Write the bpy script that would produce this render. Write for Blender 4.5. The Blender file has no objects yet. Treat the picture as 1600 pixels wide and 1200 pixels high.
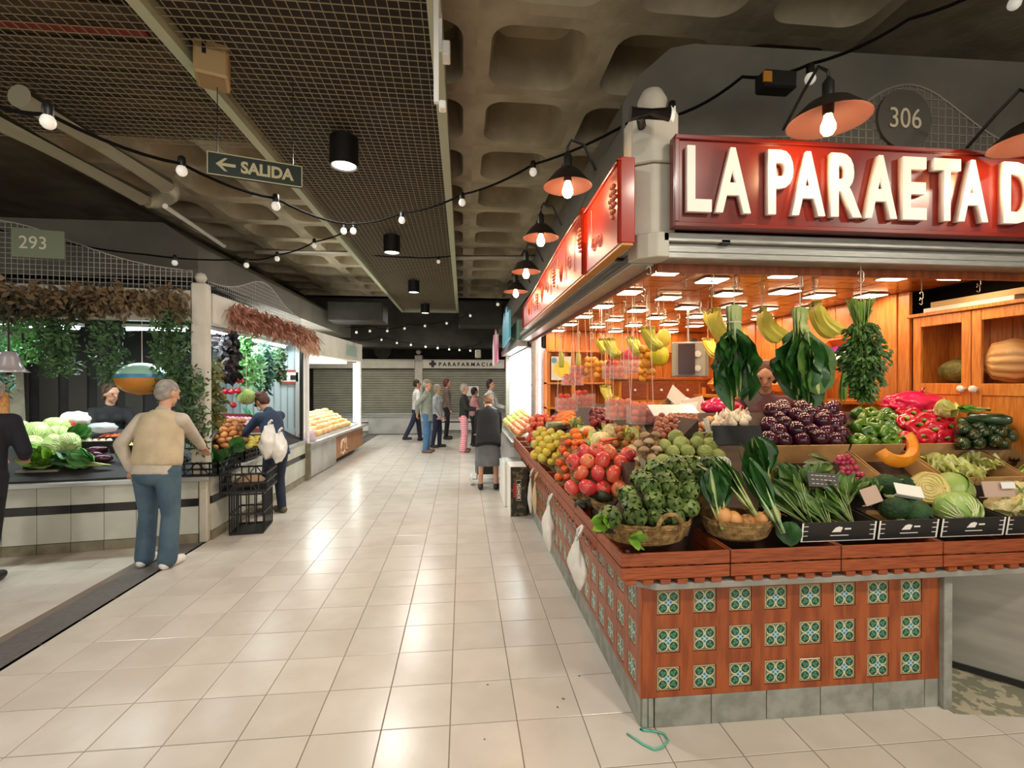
import bpy, bmesh, math, random
from mathutils import Vector as V, Matrix, noise
from mathutils.geometry import tessellate_polygon
random.seed(7)
PI = math.pi
S = bpy.context.scene
COL = S.collection
# ------------------------------------------------------------------ camera, world, exposure
CAM_H, FOC, YAW, PITCH = 1.70, 750.0, math.radians(5.85), math.radians(-0.3)
cd = bpy.data.cameras.new('camera'); cam = bpy.data.objects.new('camera', cd); COL.objects.link(cam)
cd.sensor_width = 36; cd.lens = FOC/1600*36; cd.clip_end = 100; cd.clip_start = .05
cam.location = (0, 0, CAM_H); cam.rotation_euler = (PI/2+PITCH, 0, -YAW)
S.camera = cam
w = bpy.data.worlds.new('world'); S.world = w; w.use_nodes = True
w.node_tree.nodes['Background'].inputs[0].default_value = (1.0, .96, .88, 1)
w.node_tree.nodes['Background'].inputs[1].default_value = 1.4
vs = S.view_settings
vs.view_transform = 'Standard'; vs.look = 'None'; vs.gamma = 1; vs.use_curve_mapping = False
vs.exposure = 0.35
S.cycles.use_denoising = True
S.cycles.max_bounces = 8; S.cycles.diffuse_bounces = 4; S.cycles.glossy_bounces = 3
S.cycles.transmission_bounces = 4; S.cycles.transparent_max_bounces = 8
S.cycles.sample_clamp_indirect = 4; S.cycles.caustics_reflective = False; S.cycles.caustics_refractive = False
# light levels, all lamps of the place
L_DOWN, L_LED, L_TUBE, L_PEND = 36, 25, 18, 4.5

def lamp(name, kind, loc, power, color=(1, 1, 1), size=.2, rot=(0, 0, 0), size_y=None, spread=None):
    d = bpy.data.lights.new(name, kind); d.energy = power; d.color = color
    if kind == 'AREA':
        d.size = size
        if size_y: d.shape = 'RECTANGLE'; d.size_y = size_y
        else: d.shape = 'DISK'
        if spread: d.spread = spread
    else: d.shadow_soft_size = size
    o = bpy.data.objects.new(name, d); COL.objects.link(o); o.location = loc; o.rotation_euler = rot
    return o
WARM = (1, .80, .55); COOL = (.86, 1, .98); NEUT = (1, .94, .86)
DOWN_Y = (-4.6, -1.7, 1.2, 4.2, 6.95, 10.0, 13.0, 15.3)
for y in DOWN_Y:
    lamp('downlight_lamp', 'AREA', (-1.0, y, 3.50), L_DOWN*(.6 if y < 3 else 1), NEUT, .17)
for x, y in ((1.7, .1), (4.2, .1), (-4.2, 1.6)):      # unseen lamps added over the cross aisle to lift counter and floor
    lamp('cross_fill_lamp', 'AREA', (x, y, 3.50), 46, (1, .92, .78) if x > 0 else NEUT, .35)
for x in (-3.2, 1.6): lamp('back_fill_lamp', 'AREA', (x, 14.2, 2.95), 16, NEUT, .3)  # unseen fill lamps added to brighten the back shutters
# ------------------------------------------------------------------ picking points in the place
def _ray(px, py):
    r = V((math.cos(YAW), -math.sin(YAW), 0)); f = V((math.sin(YAW)*math.cos(PITCH), math.cos(YAW)*math.cos(PITCH), math.sin(PITCH)))
    u = r.cross(f)
    return f + r*((px-800)/FOC) - u*((py-600)/FOC)
C0 = V((0, 0, CAM_H))
def PX(px, py, X=None, Y=None, Z=None, D=None, pl=None):
    d = _ray(px, py)
    if X is not None: t = X/d.x
    elif Y is not None: t = Y/d.y
    elif Z is not None: t = (Z-CAM_H)/d.z
    elif D is not None: t = D
    else: t = (pl[1]-C0).dot(pl[0])/d.dot(pl[0])
    return C0 + d*t
FP = (V((0, -.7, 1)), V((0, 2.35, .90)))        # slope of the front display
LP = (V((-.95, 0, 1)), V((.78, 0, .88)))        # slope of the aisle display
# ------------------------------------------------------------------ materials
def lin(c): return tuple(((x/255)/12.92 if x/255 <= .04045 else (((x/255)+.055)/1.055)**2.4) for x in c)
_M = {}
def mat(name, col, rough=.5, metal=0, col2=None, scale=6, lo=.4, hi=.6, bump=0, bscale=None, var=0, huev=0, stretch=None,
        emit=None, estr=0, trans=0, alpha=1, coat=0, sss=0, spec=.5, wave=None, brick=None):
    if name in _M: return _M[name]
    m = bpy.data.materials.new(name); m.use_nodes = True; _M[name] = m
    nt = m.node_tree; N = nt.nodes; Lk = nt.links.new; b = N['Principled BSDF']
    b.inputs['Base Color'].default_value = (*lin(col), 1); b.inputs['Roughness'].default_value = rough
    b.inputs['Metallic'].default_value = metal; b.inputs['Specular IOR Level'].default_value = spec
    if coat: b.inputs['Coat Weight'].default_value = coat; b.inputs['Coat Roughness'].default_value = .12
    if trans: b.inputs['Transmission Weight'].default_value = trans
    if sss: b.inputs['Subsurface Weight'].default_value = sss; b.inputs['Subsurface Scale'].default_value = .02
    if alpha < 1: b.inputs['Alpha'].default_value = alpha
    if emit: b.inputs['Emission Color'].default_value = (*lin(emit), 1); b.inputs['Emission Strength'].default_value = estr
    src = None
    if col2 or bump:
        tc = N.new('ShaderNodeTexCoord'); mp = N.new('ShaderNodeMapping'); Lk(tc.outputs['Object'], mp.inputs[0])
        if stretch: mp.inputs['Scale'].default_value = stretch
        oi = N.new('ShaderNodeObjectInfo'); ad = N.new('ShaderNodeVectorMath'); ad.operation = 'ADD'
        ml = N.new('ShaderNodeMath'); ml.operation = 'MULTIPLY'; ml.inputs[1].default_value = 37.0
        Lk(oi.outputs['Random'], ml.inputs[0]); Lk(mp.outputs[0], ad.inputs[0]); Lk(ml.outputs[0], ad.inputs[1])
    if col2:
        if wave:
            t = N.new('ShaderNodeTexWave'); t.bands_direction = wave; t.inputs['Scale'].default_value = scale; t.inputs['Distortion'].default_value = 3; t.inputs['Detail'].default_value = 2
            Lk(mp.outputs[0], t.inputs['Vector']); fac = t.outputs['Fac']
        else:
            t = N.new('ShaderNodeTexNoise'); t.inputs['Scale'].default_value = scale; t.inputs['Detail'].default_value = 4
            Lk(ad.outputs[0], t.inputs['Vector']); fac = t.outputs['Fac']
        r = N.new('ShaderNodeValToRGB'); r.color_ramp.elements[0].position = lo; r.color_ramp.elements[1].position = hi
        r.color_ramp.elements[0].color = (*lin(col), 1); r.color_ramp.elements[1].color = (*lin(col2), 1)
        Lk(fac, r.inputs[0]); src = r.outputs[0]
    if var or huev:
        oi2 = N.new('ShaderNodeObjectInfo'); h = N.new('ShaderNodeHueSaturation')
        m1 = N.new('ShaderNodeMapRange'); m1.inputs[3].default_value = 1-var; m1.inputs[4].default_value = 1+var
        Lk(oi2.outputs['Random'], m1.inputs[0]); Lk(m1.outputs[0], h.inputs['Value'])
        if huev:
            q = N.new('ShaderNodeMath'); q.operation = 'FRACT'; q2 = N.new('ShaderNodeMath'); q2.operation = 'MULTIPLY'; q2.inputs[1].default_value = 13.7
            Lk(oi2.outputs['Random'], q2.inputs[0]); Lk(q2.outputs[0], q.inputs[0])
            m2 = N.new('ShaderNodeMapRange'); m2.inputs[3].default_value = .5-huev; m2.inputs[4].default_value = .5+huev
            Lk(q.outputs[0], m2.inputs[0]); Lk(m2.outputs[0], h.inputs['Hue'])
        if src: Lk(src, h.inputs['Color'])
        else: h.inputs['Color'].default_value = (*lin(col), 1)
        src = h.outputs[0]
    if src: Lk(src, b.inputs['Base Color'])
    if bump:
        t2 = N.new('ShaderNodeTexNoise'); t2.inputs['Scale'].default_value = bscale or scale; t2.inputs['Detail'].default_value = 5
        Lk(ad.outputs[0], t2.inputs['Vector'])
        bp = N.new('ShaderNodeBump'); bp.inputs['Strength'].default_value = bump; bp.inputs['Distance'].default_value = .02
        Lk(t2.outputs['Fac'], bp.inputs['Height']); Lk(bp.outputs[0], b.inputs['Normal'])
    return m
# ------------------------------------------------------------------ mesh builder
def rotm(rx=0, ry=0, rz=0): return Matrix.Rotation(rz, 3, 'Z') @ Matrix.Rotation(ry, 3, 'Y') @ Matrix.Rotation(rx, 3, 'X')
def frame(d, up=V((0, 0, 1))):
    d = V(d).normalized()
    if abs(d.dot(up)) > .97: up = V((0, 1, 0))
    x = d.cross(up).normalized(); y = x.cross(d)
    return x, y, d
def origin(o):
    p = V((0, 0, 0))
    while o is not None: p += o.location; o = o.parent
    return p
class MB:
    def __init__(s): s.v = []; s.f = []; s.m = []; s.k = 0
    def add(s, vs, fs, M=None, c=None):
        o = len(s.v)
        for p in vs:
            p = V(p)
            if M is not None: p = M @ p
            if c is not None: p = p + V(c)
            s.v.append(p)
        for f in fs: s.f.append(tuple(i+o for i in f)); s.m.append(s.k)
        return s
    def box(s, a, b, M=None, c=None):
        x0, y0, z0 = a; x1, y1, z1 = b
        return s.add([(x0, y0, z0), (x1, y0, z0), (x1, y1, z0), (x0, y1, z0), (x0, y0, z1), (x1, y0, z1), (x1, y1, z1), (x0, y1, z1)],
                     [(0, 3, 2, 1), (4, 5, 6, 7), (0, 1, 5, 4), (1, 2, 6, 5), (2, 3, 7, 6), (3, 0, 4, 7)], M, c)
    def cbox(s, c, sx, sy, sz, M=None): return s.box((-sx/2, -sy/2, -sz/2), (sx/2, sy/2, sz/2), M, c)
    def bar(s, a, b, w, h=None, up=V((0, 0, 1))):
        a, b = V(a), V(b); h = h or w; x, y, d = frame(b-a, up); x, y = x*w/2, y*h/2
        P = [a-x-y, a+x-y, a+x+y, a-x+y, b-x-y, b+x-y, b+x+y, b-x+y]
        return s.add(P, [(0, 3, 2, 1), (4, 5, 6, 7), (0, 1, 5, 4), (1, 2, 6, 5), (2, 3, 7, 6), (3, 0, 4, 7)])
    def tube(s, pts, r, n=8, cap=True, sq=1):
        pts = [V(p) for p in pts]; R = r if isinstance(r, (list, tuple)) else [r]*len(pts)
        vs, fs = [], []; px = None
        for i, p in enumerate(pts):
            d = (pts[min(i+1, len(pts)-1)]-pts[max(i-1, 0)])
            x, y, _ = frame(d)
            if px is not None:
                x = (px-d.normalized()*px.dot(d.normalized()))
                x = x.normalized() if x.length > 1e-6 else frame(d)[0]; y = d.normalized().cross(x)
            px = x
            for k in range(n):
                a = 2*PI*k/n; vs.append(p+(x*math.cos(a)+y*math.sin(a)*sq)*R[i])
        for i in range(len(pts)-1):
            for k in range(n): fs.append((i*n+k, i*n+(k+1) % n, (i+1)*n+(k+1) % n, (i+1)*n+k))
        if cap: fs.append(tuple(range(n-1, -1, -1))); fs.append(tuple((len(pts)-1)*n+k for k in range(n)))
        return s.add(vs, fs)
    def lathe(s, prof, n=16, lob=0, amp=0, M=None, c=None, ph=0, lamp=None):
        vs, fs, rows = [], [], []
        for j, (r, z) in enumerate(prof):
            if r < 1e-5: rows.append([len(vs)]); vs.append((0, 0, z)); continue
            row = []
            for k in range(n):
                a = 2*PI*k/n; q = r*(1+amp*(abs(math.cos(lob*a/2+ph))-.6)) if lob else r
                row.append(len(vs)); vs.append((q*math.cos(a), q*math.sin(a), z))
            rows.append(row)
        for A, B in zip(rows, rows[1:]):
            for k in range(n):
                k2 = (k+1) % n
                if len(A) == 1 and len(B) == 1: break
                if len(A) == 1: fs.append((A[0], B[k2], B[k]))
                elif len(B) == 1: fs.append((A[k], A[k2], B[0]))
                else: fs.append((A[k], A[k2], B[k2], B[k]))
        return s.add(vs, fs, M, c)
    def prism(s, poly, ext):
        n = len(poly); P = [V(p) for p in poly]; e = V(ext)
        return s.add(P+[p+e for p in P], [tuple(range(n-1, -1, -1)), tuple(range(n, 2*n))]+[(i, (i+1) % n, n+(i+1) % n, n+i) for i in range(n)])
    def sheet(s, rows, closed=False):
        m = len(rows[0]); vs = [p for r in rows for p in r]; fs = []
        for i in range(len(rows)-1):
            for k in range(m if closed else m-1): fs.append((i*m+k, i*m+(k+1) % m, (i+1)*m+(k+1) % m, (i+1)*m+k))
        return s.add(vs, fs)
    def ico(s, c, r, sub=2, M=None, sc=(1, 1, 1), disp=None):
        vs, fs = ICO(sub); out = []
        for p in vs:
            q = V((p.x*sc[0]*r, p.y*sc[1]*r, p.z*sc[2]*r))
            if disp: q = q*(1+disp(p))
            out.append(q)
        return s.add(out, fs, M, c)
    def mesh(s, name, mats, smooth=False, bev=0, off=None):
        me = bpy.data.meshes.new(name); off = off or V((0, 0, 0))
        me.from_pydata([tuple(p-off) for p in s.v], [], s.f)
        for q in (mats if isinstance(mats, (list, tuple)) else [mats]): me.materials.append(q)
        if any(s.m): me.polygons.foreach_set('material_index', s.m)
        b = bmesh.new(); b.from_mesh(me)
        bmesh.ops.recalc_face_normals(b, faces=b.faces) if s.recalc else None
        if bev: bmesh.ops.bevel(b, geom=[e for e in b.edges if e.is_manifold and e.calc_face_angle(0) > .5], offset=bev, segments=1, affect='EDGES')
        b.to_mesh(me); b.free()
        if smooth:
            me.polygons.foreach_set('use_smooth', [True]*len(me.polygons))
            if smooth != 'full': me.set_sharp_from_angle(angle=math.radians(smooth if smooth > 1 else 50))
        me.update(); return me
    recalc = True
    def build(s, name, mats, parent=None, smooth=False, bev=0, local=False, kind=None, label=None):
        off = V((0, 0, 0)) if local else origin(parent)
        o = bpy.data.objects.new(name, s.mesh(name, mats, smooth, bev, off)); COL.objects.link(o); o.parent = parent
        if kind: o['kind'] = kind
        if label: o['label'] = label
        return o
_I = {}
def ICO(sub):
    if sub not in _I:
        b = bmesh.new(); bmesh.ops.create_icosphere(b, subdivisions=sub, radius=1)
        b.verts.ensure_lookup_table(); _I[sub] = ([v.co.copy() for v in b.verts], [tuple(v.index for v in f.verts) for f in b.faces]); b.free()
    return _I[sub]
def tag(o, label, cat, group=None, kind=None):
    o['label'] = label; o['category'] = cat
    if group: o['group'] = group
    if kind: o['kind'] = kind
    return o
def thing(name, label, cat, loc=(0, 0, 0), group=None, rz=0):
    o = bpy.data.objects.new(name, None); COL.objects.link(o); o.location = loc; o.rotation_euler = (0, 0, rz); o.empty_display_size = .05
    return tag(o, label, cat, group)
def inst(name, me, parent=None, loc=(0, 0, 0), rot=(0, 0, 0), sc=1):
    o = bpy.data.objects.new(name, me); COL.objects.link(o); o.parent = parent; o.location = loc; o.rotation_euler = rot
    o.scale = (sc, sc, sc) if not isinstance(sc, (tuple, list)) else sc
    return o
def kids(o): return [c for c in COL.objects if c.parent is o]
def dup(root, loc, rot=None, sc=None, label=None, group=None, ch=None):
    r = root.copy(); COL.objects.link(r); r.location = loc
    if rot is not None: r.rotation_euler = rot
    if sc is not None: r.scale = (sc, sc, sc) if not isinstance(sc, (tuple, list)) else sc
    if label: r['label'] = label
    if group: r['group'] = group
    for c, gs in (ch if ch is not None else [(c, kids(c)) for c in kids(root)]):
        k = c.copy(); COL.objects.link(k); k.parent = r
        for g in gs:
            q = g.copy(); COL.objects.link(q); q.parent = k
    return r
def struct(o): o['kind'] = 'structure'; return o
def text_mesh(name, body, size, ext, material, parent, loc, rot, bold=0, sx=1, align='LEFT'):
    c = bpy.data.curves.new(name, 'FONT'); c.body = body; c.size = size; c.extrude = ext; c.offset = bold; c.align_x = align; c.resolution_u = 4
    t = bpy.data.objects.new(name+'_tmp', c); COL.objects.link(t)
    dg = bpy.context.evaluated_depsgraph_get(); dg.update()
    me = bpy.data.meshes.new_from_object(t.evaluated_get(dg)); bpy.data.objects.remove(t)
    me.materials.clear(); me.materials.append(material)
    o = inst(name, me, parent, V(loc)-origin(parent), rot, (sx, 1, 1)); return o
# ------------------------------------------------------------------ shared materials
m_tile = mat('floor_ceramic', (205, 197, 186), .24, col2=(197, 188, 176), scale=3, var=.035, bump=.02, bscale=40)
m_grout = mat('grout', (120, 108, 96), .9)
m_strip = mat('dark_floor_ceramic', (98, 94, 92), .4, col2=(108, 104, 102), scale=30)
m_conc = mat('concrete', (190, 178, 150), .9, col2=(164, 152, 126), scale=2.2, bump=.25, bscale=14)
m_black = mat('black_metal', (18, 17, 16), .45)
m_dark = mat('dark_paint', (52, 47, 40), .8, col2=(40, 36, 31), scale=3)
m_duct = mat('grey_soffit', (118, 114, 102), .7, col2=(104, 100, 90), scale=1.6, bump=.1)
m_pale = mat('pale_green_paint', (178, 184, 154), .6)
m_wire = mat('mesh_wire', (150, 138, 108), .6)
m_cable = mat('cable_black', (16, 15, 14), .9, spec=.1)
m_wwire = mat('white_wire', (168, 166, 156), .5)
m_cream = mat('cream_paint', (196, 190, 174), .5, col2=(186, 180, 164), scale=4)
m_alu = mat('aluminium', (176, 174, 166), .38, metal=.55, col2=(160, 158, 150), scale=10, stretch=(1, 1, 12))
m_steel = mat('steel', (196, 194, 188), .34, metal=.45, col2=(176, 174, 168), scale=2, bump=.02, bscale=20)
m_wood = mat('red_wood', (160, 80, 34), .42, col2=(132, 60, 22), scale=4, stretch=(7, 7, 1), coat=.15, bump=.04, bscale=30)
m_woodh = mat('red_wood_board', (158, 80, 40), .5, col2=(128, 58, 26), scale=6, stretch=(1.5, 1.5, 26), var=.1, bump=.05, bscale=30)
m_pine = mat('orange_pine', (222, 146, 62), .4, col2=(202, 118, 44), scale=5, stretch=(12, 12, 1.2), coat=.1, var=.06)
m_ceil = mat('stall_ceiling_wood', (178, 104, 44), .3, col2=(146, 76, 28), scale=4, stretch=(1, 6, 1), var=.14, coat=.3)
m_sign = mat('sign_red', (122, 28, 14), .28, col2=(102, 20, 9), scale=3, coat=.3)
m_white = mat('white_paint', (232, 230, 224), .45)
m_paper = mat('white_card', (236, 232, 222), .7)
m_stone = mat('grey_stone', (150, 152, 142), .6, col2=(130, 132, 122), scale=12, var=.06)
m_led = mat('led_panel_light', (255, 250, 240), .5, emit=(255, 226, 186), estr=L_LED)
m_bulb = mat('lit_bulb', (255, 240, 220), .4, emit=(255, 206, 150), estr=40)
m_fbulb = mat('festoon_bulb', (236, 234, 226), .35, emit=(255, 246, 228), estr=.25)
m_tube = mat('tube_light', (255, 255, 255), .5, emit=(224, 244, 255), estr=L_TUBE)
m_disc = mat('downlight_disc', (255, 255, 255), .5, emit=(255, 244, 224), estr=9)
ORD = 'first second third fourth fifth sixth seventh eighth ninth tenth eleventh twelfth thirteenth fourteenth fifteenth sixteenth seventeenth eighteenth nineteenth twentieth'.split()
# ================================================================== FLOOR
T = .3335; FX0, FY0 = -.0634, 2.385
floor = struct(MB().box((-14, -8, -.12), (9, 22, -.003)).build('floor', m_grout))
def tile_mesh():
    h = T/2-.0022; b = .002
    m = MB(); m.add([(-h, -h, -.02), (h, -h, -.02), (h, h, -.02), (-h, h, -.02), (-h, -h, -b), (h, -h, -b), (h, h, -b), (-h, h, -b),
                     (-h+b, -h+b, 0), (h-b, -h+b, 0), (h-b, h-b, 0), (-h+b, h-b, 0)],
                    [(0, 1, 5, 4), (1, 2, 6, 5), (2, 3, 7, 6), (3, 0, 4, 7), (4, 5, 9, 8), (5, 6, 10, 9), (6, 7, 11, 10), (7, 4, 8, 11), (8, 9, 10, 11)])
    return m
tm = tile_mesh().mesh('floor_tile', m_tile)
cells = []
for i in range(-30, 14):
    for j in range(-8, 44):
        x, y = FX0+(i+.5)*T, FY0+(j+.5)*T
        if -2.96 < x < -2.70: continue
        fx = math.cos(YAW)*x-math.sin(YAW)*y; fy = math.sin(YAW)*x+math.cos(YAW)*y
        px = 800+FOC*fx/fy if fy > .3 else 9e9; py = 596+FOC*CAM_H/fy if fy > .3 else 9e9
        see = 0 <= px <= 1640 and 596 < py < 1260 and not (x > .95 and y > 2.35 and x < 2.6) and not (x < -2.75 and y > 5.4)
        cells.append((0 if see else 1, fy, x, y))
cells.sort()
rest = MB()
for n, (q, d, x, y) in enumerate(cells):
    if q == 0 and n < 298: inst('floor_tile', tm, floor, (x, y, 0), (0, 0, PI/2*random.randint(0, 3)))
    else: rest.add(*[(t.v, t.f) for t in [tile_mesh()]][0], c=(x, y, 0)) if n < 298 or True else None
rest.build('floor_tile', m_tile, floor, kind='stuff')
MB().box((-2.985, -8, -.02), (-2.70, 20, 0)).build('dark_strip', m_strip, floor, label='dark grey tile strip')
# patterned patch of older floor by the steel box
mp_ = mat('old_patterned_floor', (184, 176, 150), .5, col2=(136, 134, 114), scale=16, lo=.47, hi=.5)
MB().prism([(2.50, 2.20, .001), (2.86, 2.14, .001), (3.4, 2.1, .001), (3.4, 3.2, .001), (2.50, 3.2, .001)], (0, 0, .003)).build('patterned_floor', mp_, floor, label='worn patterned floor patch')
# stains on the light tiles
st = mat('floor_stain', (118, 104, 84), .7)
b = MB()
for px, py, r in ((762, 1070, .008), (880, 1092, .009), (871, 1105, .008), (905, 1056, .008), (1035, 1105, .006), (757, 1155, .006), (830, 915, .006)):
    c = PX(px, py, Z=.0006); b.prism([(c.x+r*random.uniform(.6, 1.2)*math.cos(a*.9), c.y+r*random.uniform(.6, 1.2)*math.sin(a*.9), .0004) for a in range(7)], (0, 0, .0006))
b.build('floor_stain', st, floor, kind='stuff')
# ================================================================== CEILING
ceil = struct(MB().box((-14, -8, 4.70), (9, 22, 4.9)).build('ceiling', m_conc))
def coffer(p=.95, h=.37, r=.17, dep=.40):
    m = MB(); q = p/2; ring = []
    for k in range(4):
        cx, cy = (h-r)*(1, -1, -1, 1)[k], (h-r)*(1, 1, -1, -1)[k]
        for a in range(6):
            t = PI/2*k+PI/2*a/5; ring.append((cx+r*math.cos(t), cy+r*math.sin(t)))
    n = len(ring)
    out = []
    for x, y in ring:
        s = q/max(abs(x), abs(y)); out.append((x*s, y*s))
    vs = [(x, y, 0) for x, y in out]+[(x, y, 0) for x, y in ring]+[(x*.95, y*.95, .05) for x, y in ring]+[(x*.84, y*.84, dep) for x, y in ring]+[(x*.7, y*.7, dep+.03) for x, y in ring]
    fs = []
    for L in range(4):
        for k in range(n):
            fs.append((L*n+k, L*n+(k+1) % n, (L+1)*n+(k+1) % n, (L+1)*n+k))
    fs.append(tuple(4*n+k for k in range(n)))
    for k, (sx, sy) in enumerate(((1, 1), (-1, 1), (-1, -1), (1, -1))):      # square corners of the rib face
        vs.append((q*sx, q*sy, 0)); fs.append((6*k+2, 6*k+3, len(vs)-1))
    return m.add(vs, fs)
cm = coffer(); cm.recalc = True
cme = cm.mesh('coffer', m_conc, smooth=35)
for i in range(-5, 3):
    for j in range(-1, 15):
        inst('coffer', cme, ceil, (.11+.95*(i+.5), 4.27+.95*(j-4+.5), 4.25))
# dark soffits over the two rows of stalls
struct(MB().prism([(1.02, 3.0, 3.05), (1.02, 3.0, 3.48), (1.12, 3.0, 3.66), (1.34, 3.0, 3.86), (1.5, 3.0, 3.9), (6, 3.0, 3.98), (6, 3.0, 3.05)], (0, 11, 0)).build('ceiling_soffit', m_duct, smooth=40))
struct(MB().prism([(-3.2, 6.2, 2.96), (-3.2, 6.2, 3.35), (-3.6, 6.2, 3.62), (-12, 6.2, 3.62), (-12, 6.2, 2.96)], (0, 8, 0)).build('ceiling_soffit', m_duct, smooth=40))
struct(MB().box((-12, 14.8, 2.75), (9, 17.5, 4.2)).build('ceiling_soffit', m_dark))
# hung wire-mesh panels with their pale rails and added dark sheets behind
MZ = 3.80
def mesh_panel(name, x0, x1, y0, y1, z, cell, label, rails):
    t = thing(name, label, 'ceiling panel', ((x0+x1)/2, (y0+y1)/2, z))
    b = MB(); r = .0045
    for i in range(int((x1-x0)/cell)+1): b.box((x0+i*cell-r/2, y0, z), (x0+i*cell+r/2, y1, z+r))
    for j in range(int((y1-y0)/cell)+1): b.box((x0, y0+j*cell-r/2, z-r), (x1, y0+j*cell+r/2, z))
    b.build('wire_mesh', m_wire, t, kind='stuff')
    b = MB().box((x0, y0, z+.05), (x1, y1, z+.07))
    for j in range(int((y1-y0)/.16)): b.box((x0, y0+j*.16, z+.035), (x1, y0+j*.16+.05, z+.05)) if rails == 'ribs' else None
    b.build('backing_board', mat('void_shade_sheet', (40, 35, 28), .9, col2=(50, 43, 34), scale=3) if rails != 'ribs' else mat('panel_lining_brown', (74, 62, 46), .9, col2=(54, 46, 36), scale=3), t)  # plain sheet's dark colour stands in for the unlit space above
    return t
cp = mesh_panel('mesh_ceiling_panel', -1.72, -.17, -3, 14.4, MZ, .062, 'long dark wire-mesh ceiling panel between the two pale rails', 'plain')
for nm, x in (('rail', -1.76), ('rail', -.15)):
    MB().box((x-.045, -3, MZ-.05), (x+.03, 14.5, MZ+.12)).build(nm, m_pale, cp)
MB().box((-1.76, 14.4, MZ-.05), (-.12, 14.5, MZ+.12)).build('rail', m_pale, cp)
lp_ = mesh_panel('mesh_ceiling_panel', -7, -1.82, 2.75, 4.5, 3.78, .062, 'see-through brown wire-mesh ceiling panel left of the exit sign', 'ribs')
MB().box((-7, 2.58, 3.73), (-1.8, 2.68, 3.86)).build('rail', m_pale, lp_)
MB().box((-7, 3.1, 3.80), (-1.9, 3.16, 3.83)).build('pipe', mat('red_pipe', (120, 34, 26), .5), lp_, label='thin red pipe')
lp2 = mesh_panel('mesh_ceiling_panel', -7, -1.82, .2, 2.55, 3.78, .062, 'wire-mesh ceiling panel in the upper left corner, before the cross rail', 'ribs')
# downlights
dl = thing('downlight', 'black cylinder downlight hanging under the mesh ceiling panel, largest and first in view', 'ceiling light', (-1.0, 4.2, 3.52))
b = MB().lathe([(.105, 0), (.118, 0), (.118, .24), (.0, .24)], 24); b.lathe([(.105, 0), (.10, .06), (0, .061)], 24); b.build('housing', m_black, dl, 40, local=True)
MB().lathe([(.098, .012), (0, .013)], 24).build('lens', m_disc, dl, local=True)
MB().tube([(0, 0, .24), (0, 0, .285)], .012, 6).build('stem', m_black, dl, local=True)
lab = {1.2: None, 6.95: 'second black cylinder downlight along the mesh ceiling panel', 10.0: 'third black cylinder downlight along the mesh ceiling panel', 13.0: 'fourth black cylinder downlight, small in the distance', 15.3: None}
for y, l in lab.items():
    if l: dup(dl, (-1.0, y, 3.52), label=l)
# exit sign
t = thing('exit_sign', 'dark green exit sign with a pale arrow hanging from the ceiling rail', 'sign', (-1.39, 3.42, 3.06))
a, b_ = V((-1.665, 3.335, 0)), V((-1.12, 3.51, 0)); dx = (b_-a).normalized(); ang = math.atan2(dx.y, dx.x); nrm = V((dx.y, -dx.x, 0))
Ms = Matrix.Rotation(ang, 3, 'Z'); W = (b_-a).length
def sg(x, z, o=0): return a+dx*x+nrm*o+V((0, 0, z))
MB().box((0, 0, 3.06), (W, .025, 3.21), Ms, a).build('sign_board', mat('exit_green', (24, 40, 26), .5), t)
b = MB()
for x0, z0, x1, z1 in ((0, 3.06, W, 3.066), (0, 3.204, W, 3.21), (0, 3.06, .006, 3.21), (W-.006, 3.06, W, 3.21)): b.box((x0, -.004, z0), (x1, 0, z1), Ms, a)
mi = mat('exit_ivory', (196, 190, 150), .6)
b.build('border', mi, t)
b = MB(); b.prism([sg(.05, 3.135, .003), sg(.10, 3.178, .003), sg(.118, 3.178, .003), sg(.085, 3.145, .003), sg(.165, 3.145, .003), sg(.165, 3.125, .003), sg(.085, 3.125, .003), sg(.118, 3.092, .003), sg(.10, 3.092, .003)], nrm*.003)
b.build('arrow', mi, t)
text_mesh('lettering', 'SALIDA', .105, .002, mi, t, sg(.195, 3.10, .004), (PI/2, 0, ang), bold=.004, sx=.92)
b = MB()
for x in (.06, W-.06): b.tube([sg(x, 3.21), V((sg(x, 0).x, sg(x, 0).y, MZ))], .003, 5)
b.build('hanging_wire', m_black, t)
# loudspeaker box
c = PX(332, 100, X=-1.62); t = thing('loudspeaker', 'beige box loudspeaker hanging under the ceiling rail', 'speaker', c)
m_beige = mat('beige_plastic', (186, 158, 112), .5)
Mr = rotm(0, 0, .35)
MB().cbox((0, 0, 0), .19, .20, .24, Mr).build('cabinet', m_beige, t, bev=.012, local=True)
MB().cbox((0, 0, -.122), .15, .16, .012, Mr).build('grille', mat('beige_grille', (150, 124, 84), .7), t, local=True)
MB().cbox((0, -.104, .06), .022, .012, .12, Mr).cbox((0, -.0, .15), .02, .02, .09, Mr).build('bracket', m_black, t, local=True)
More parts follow.
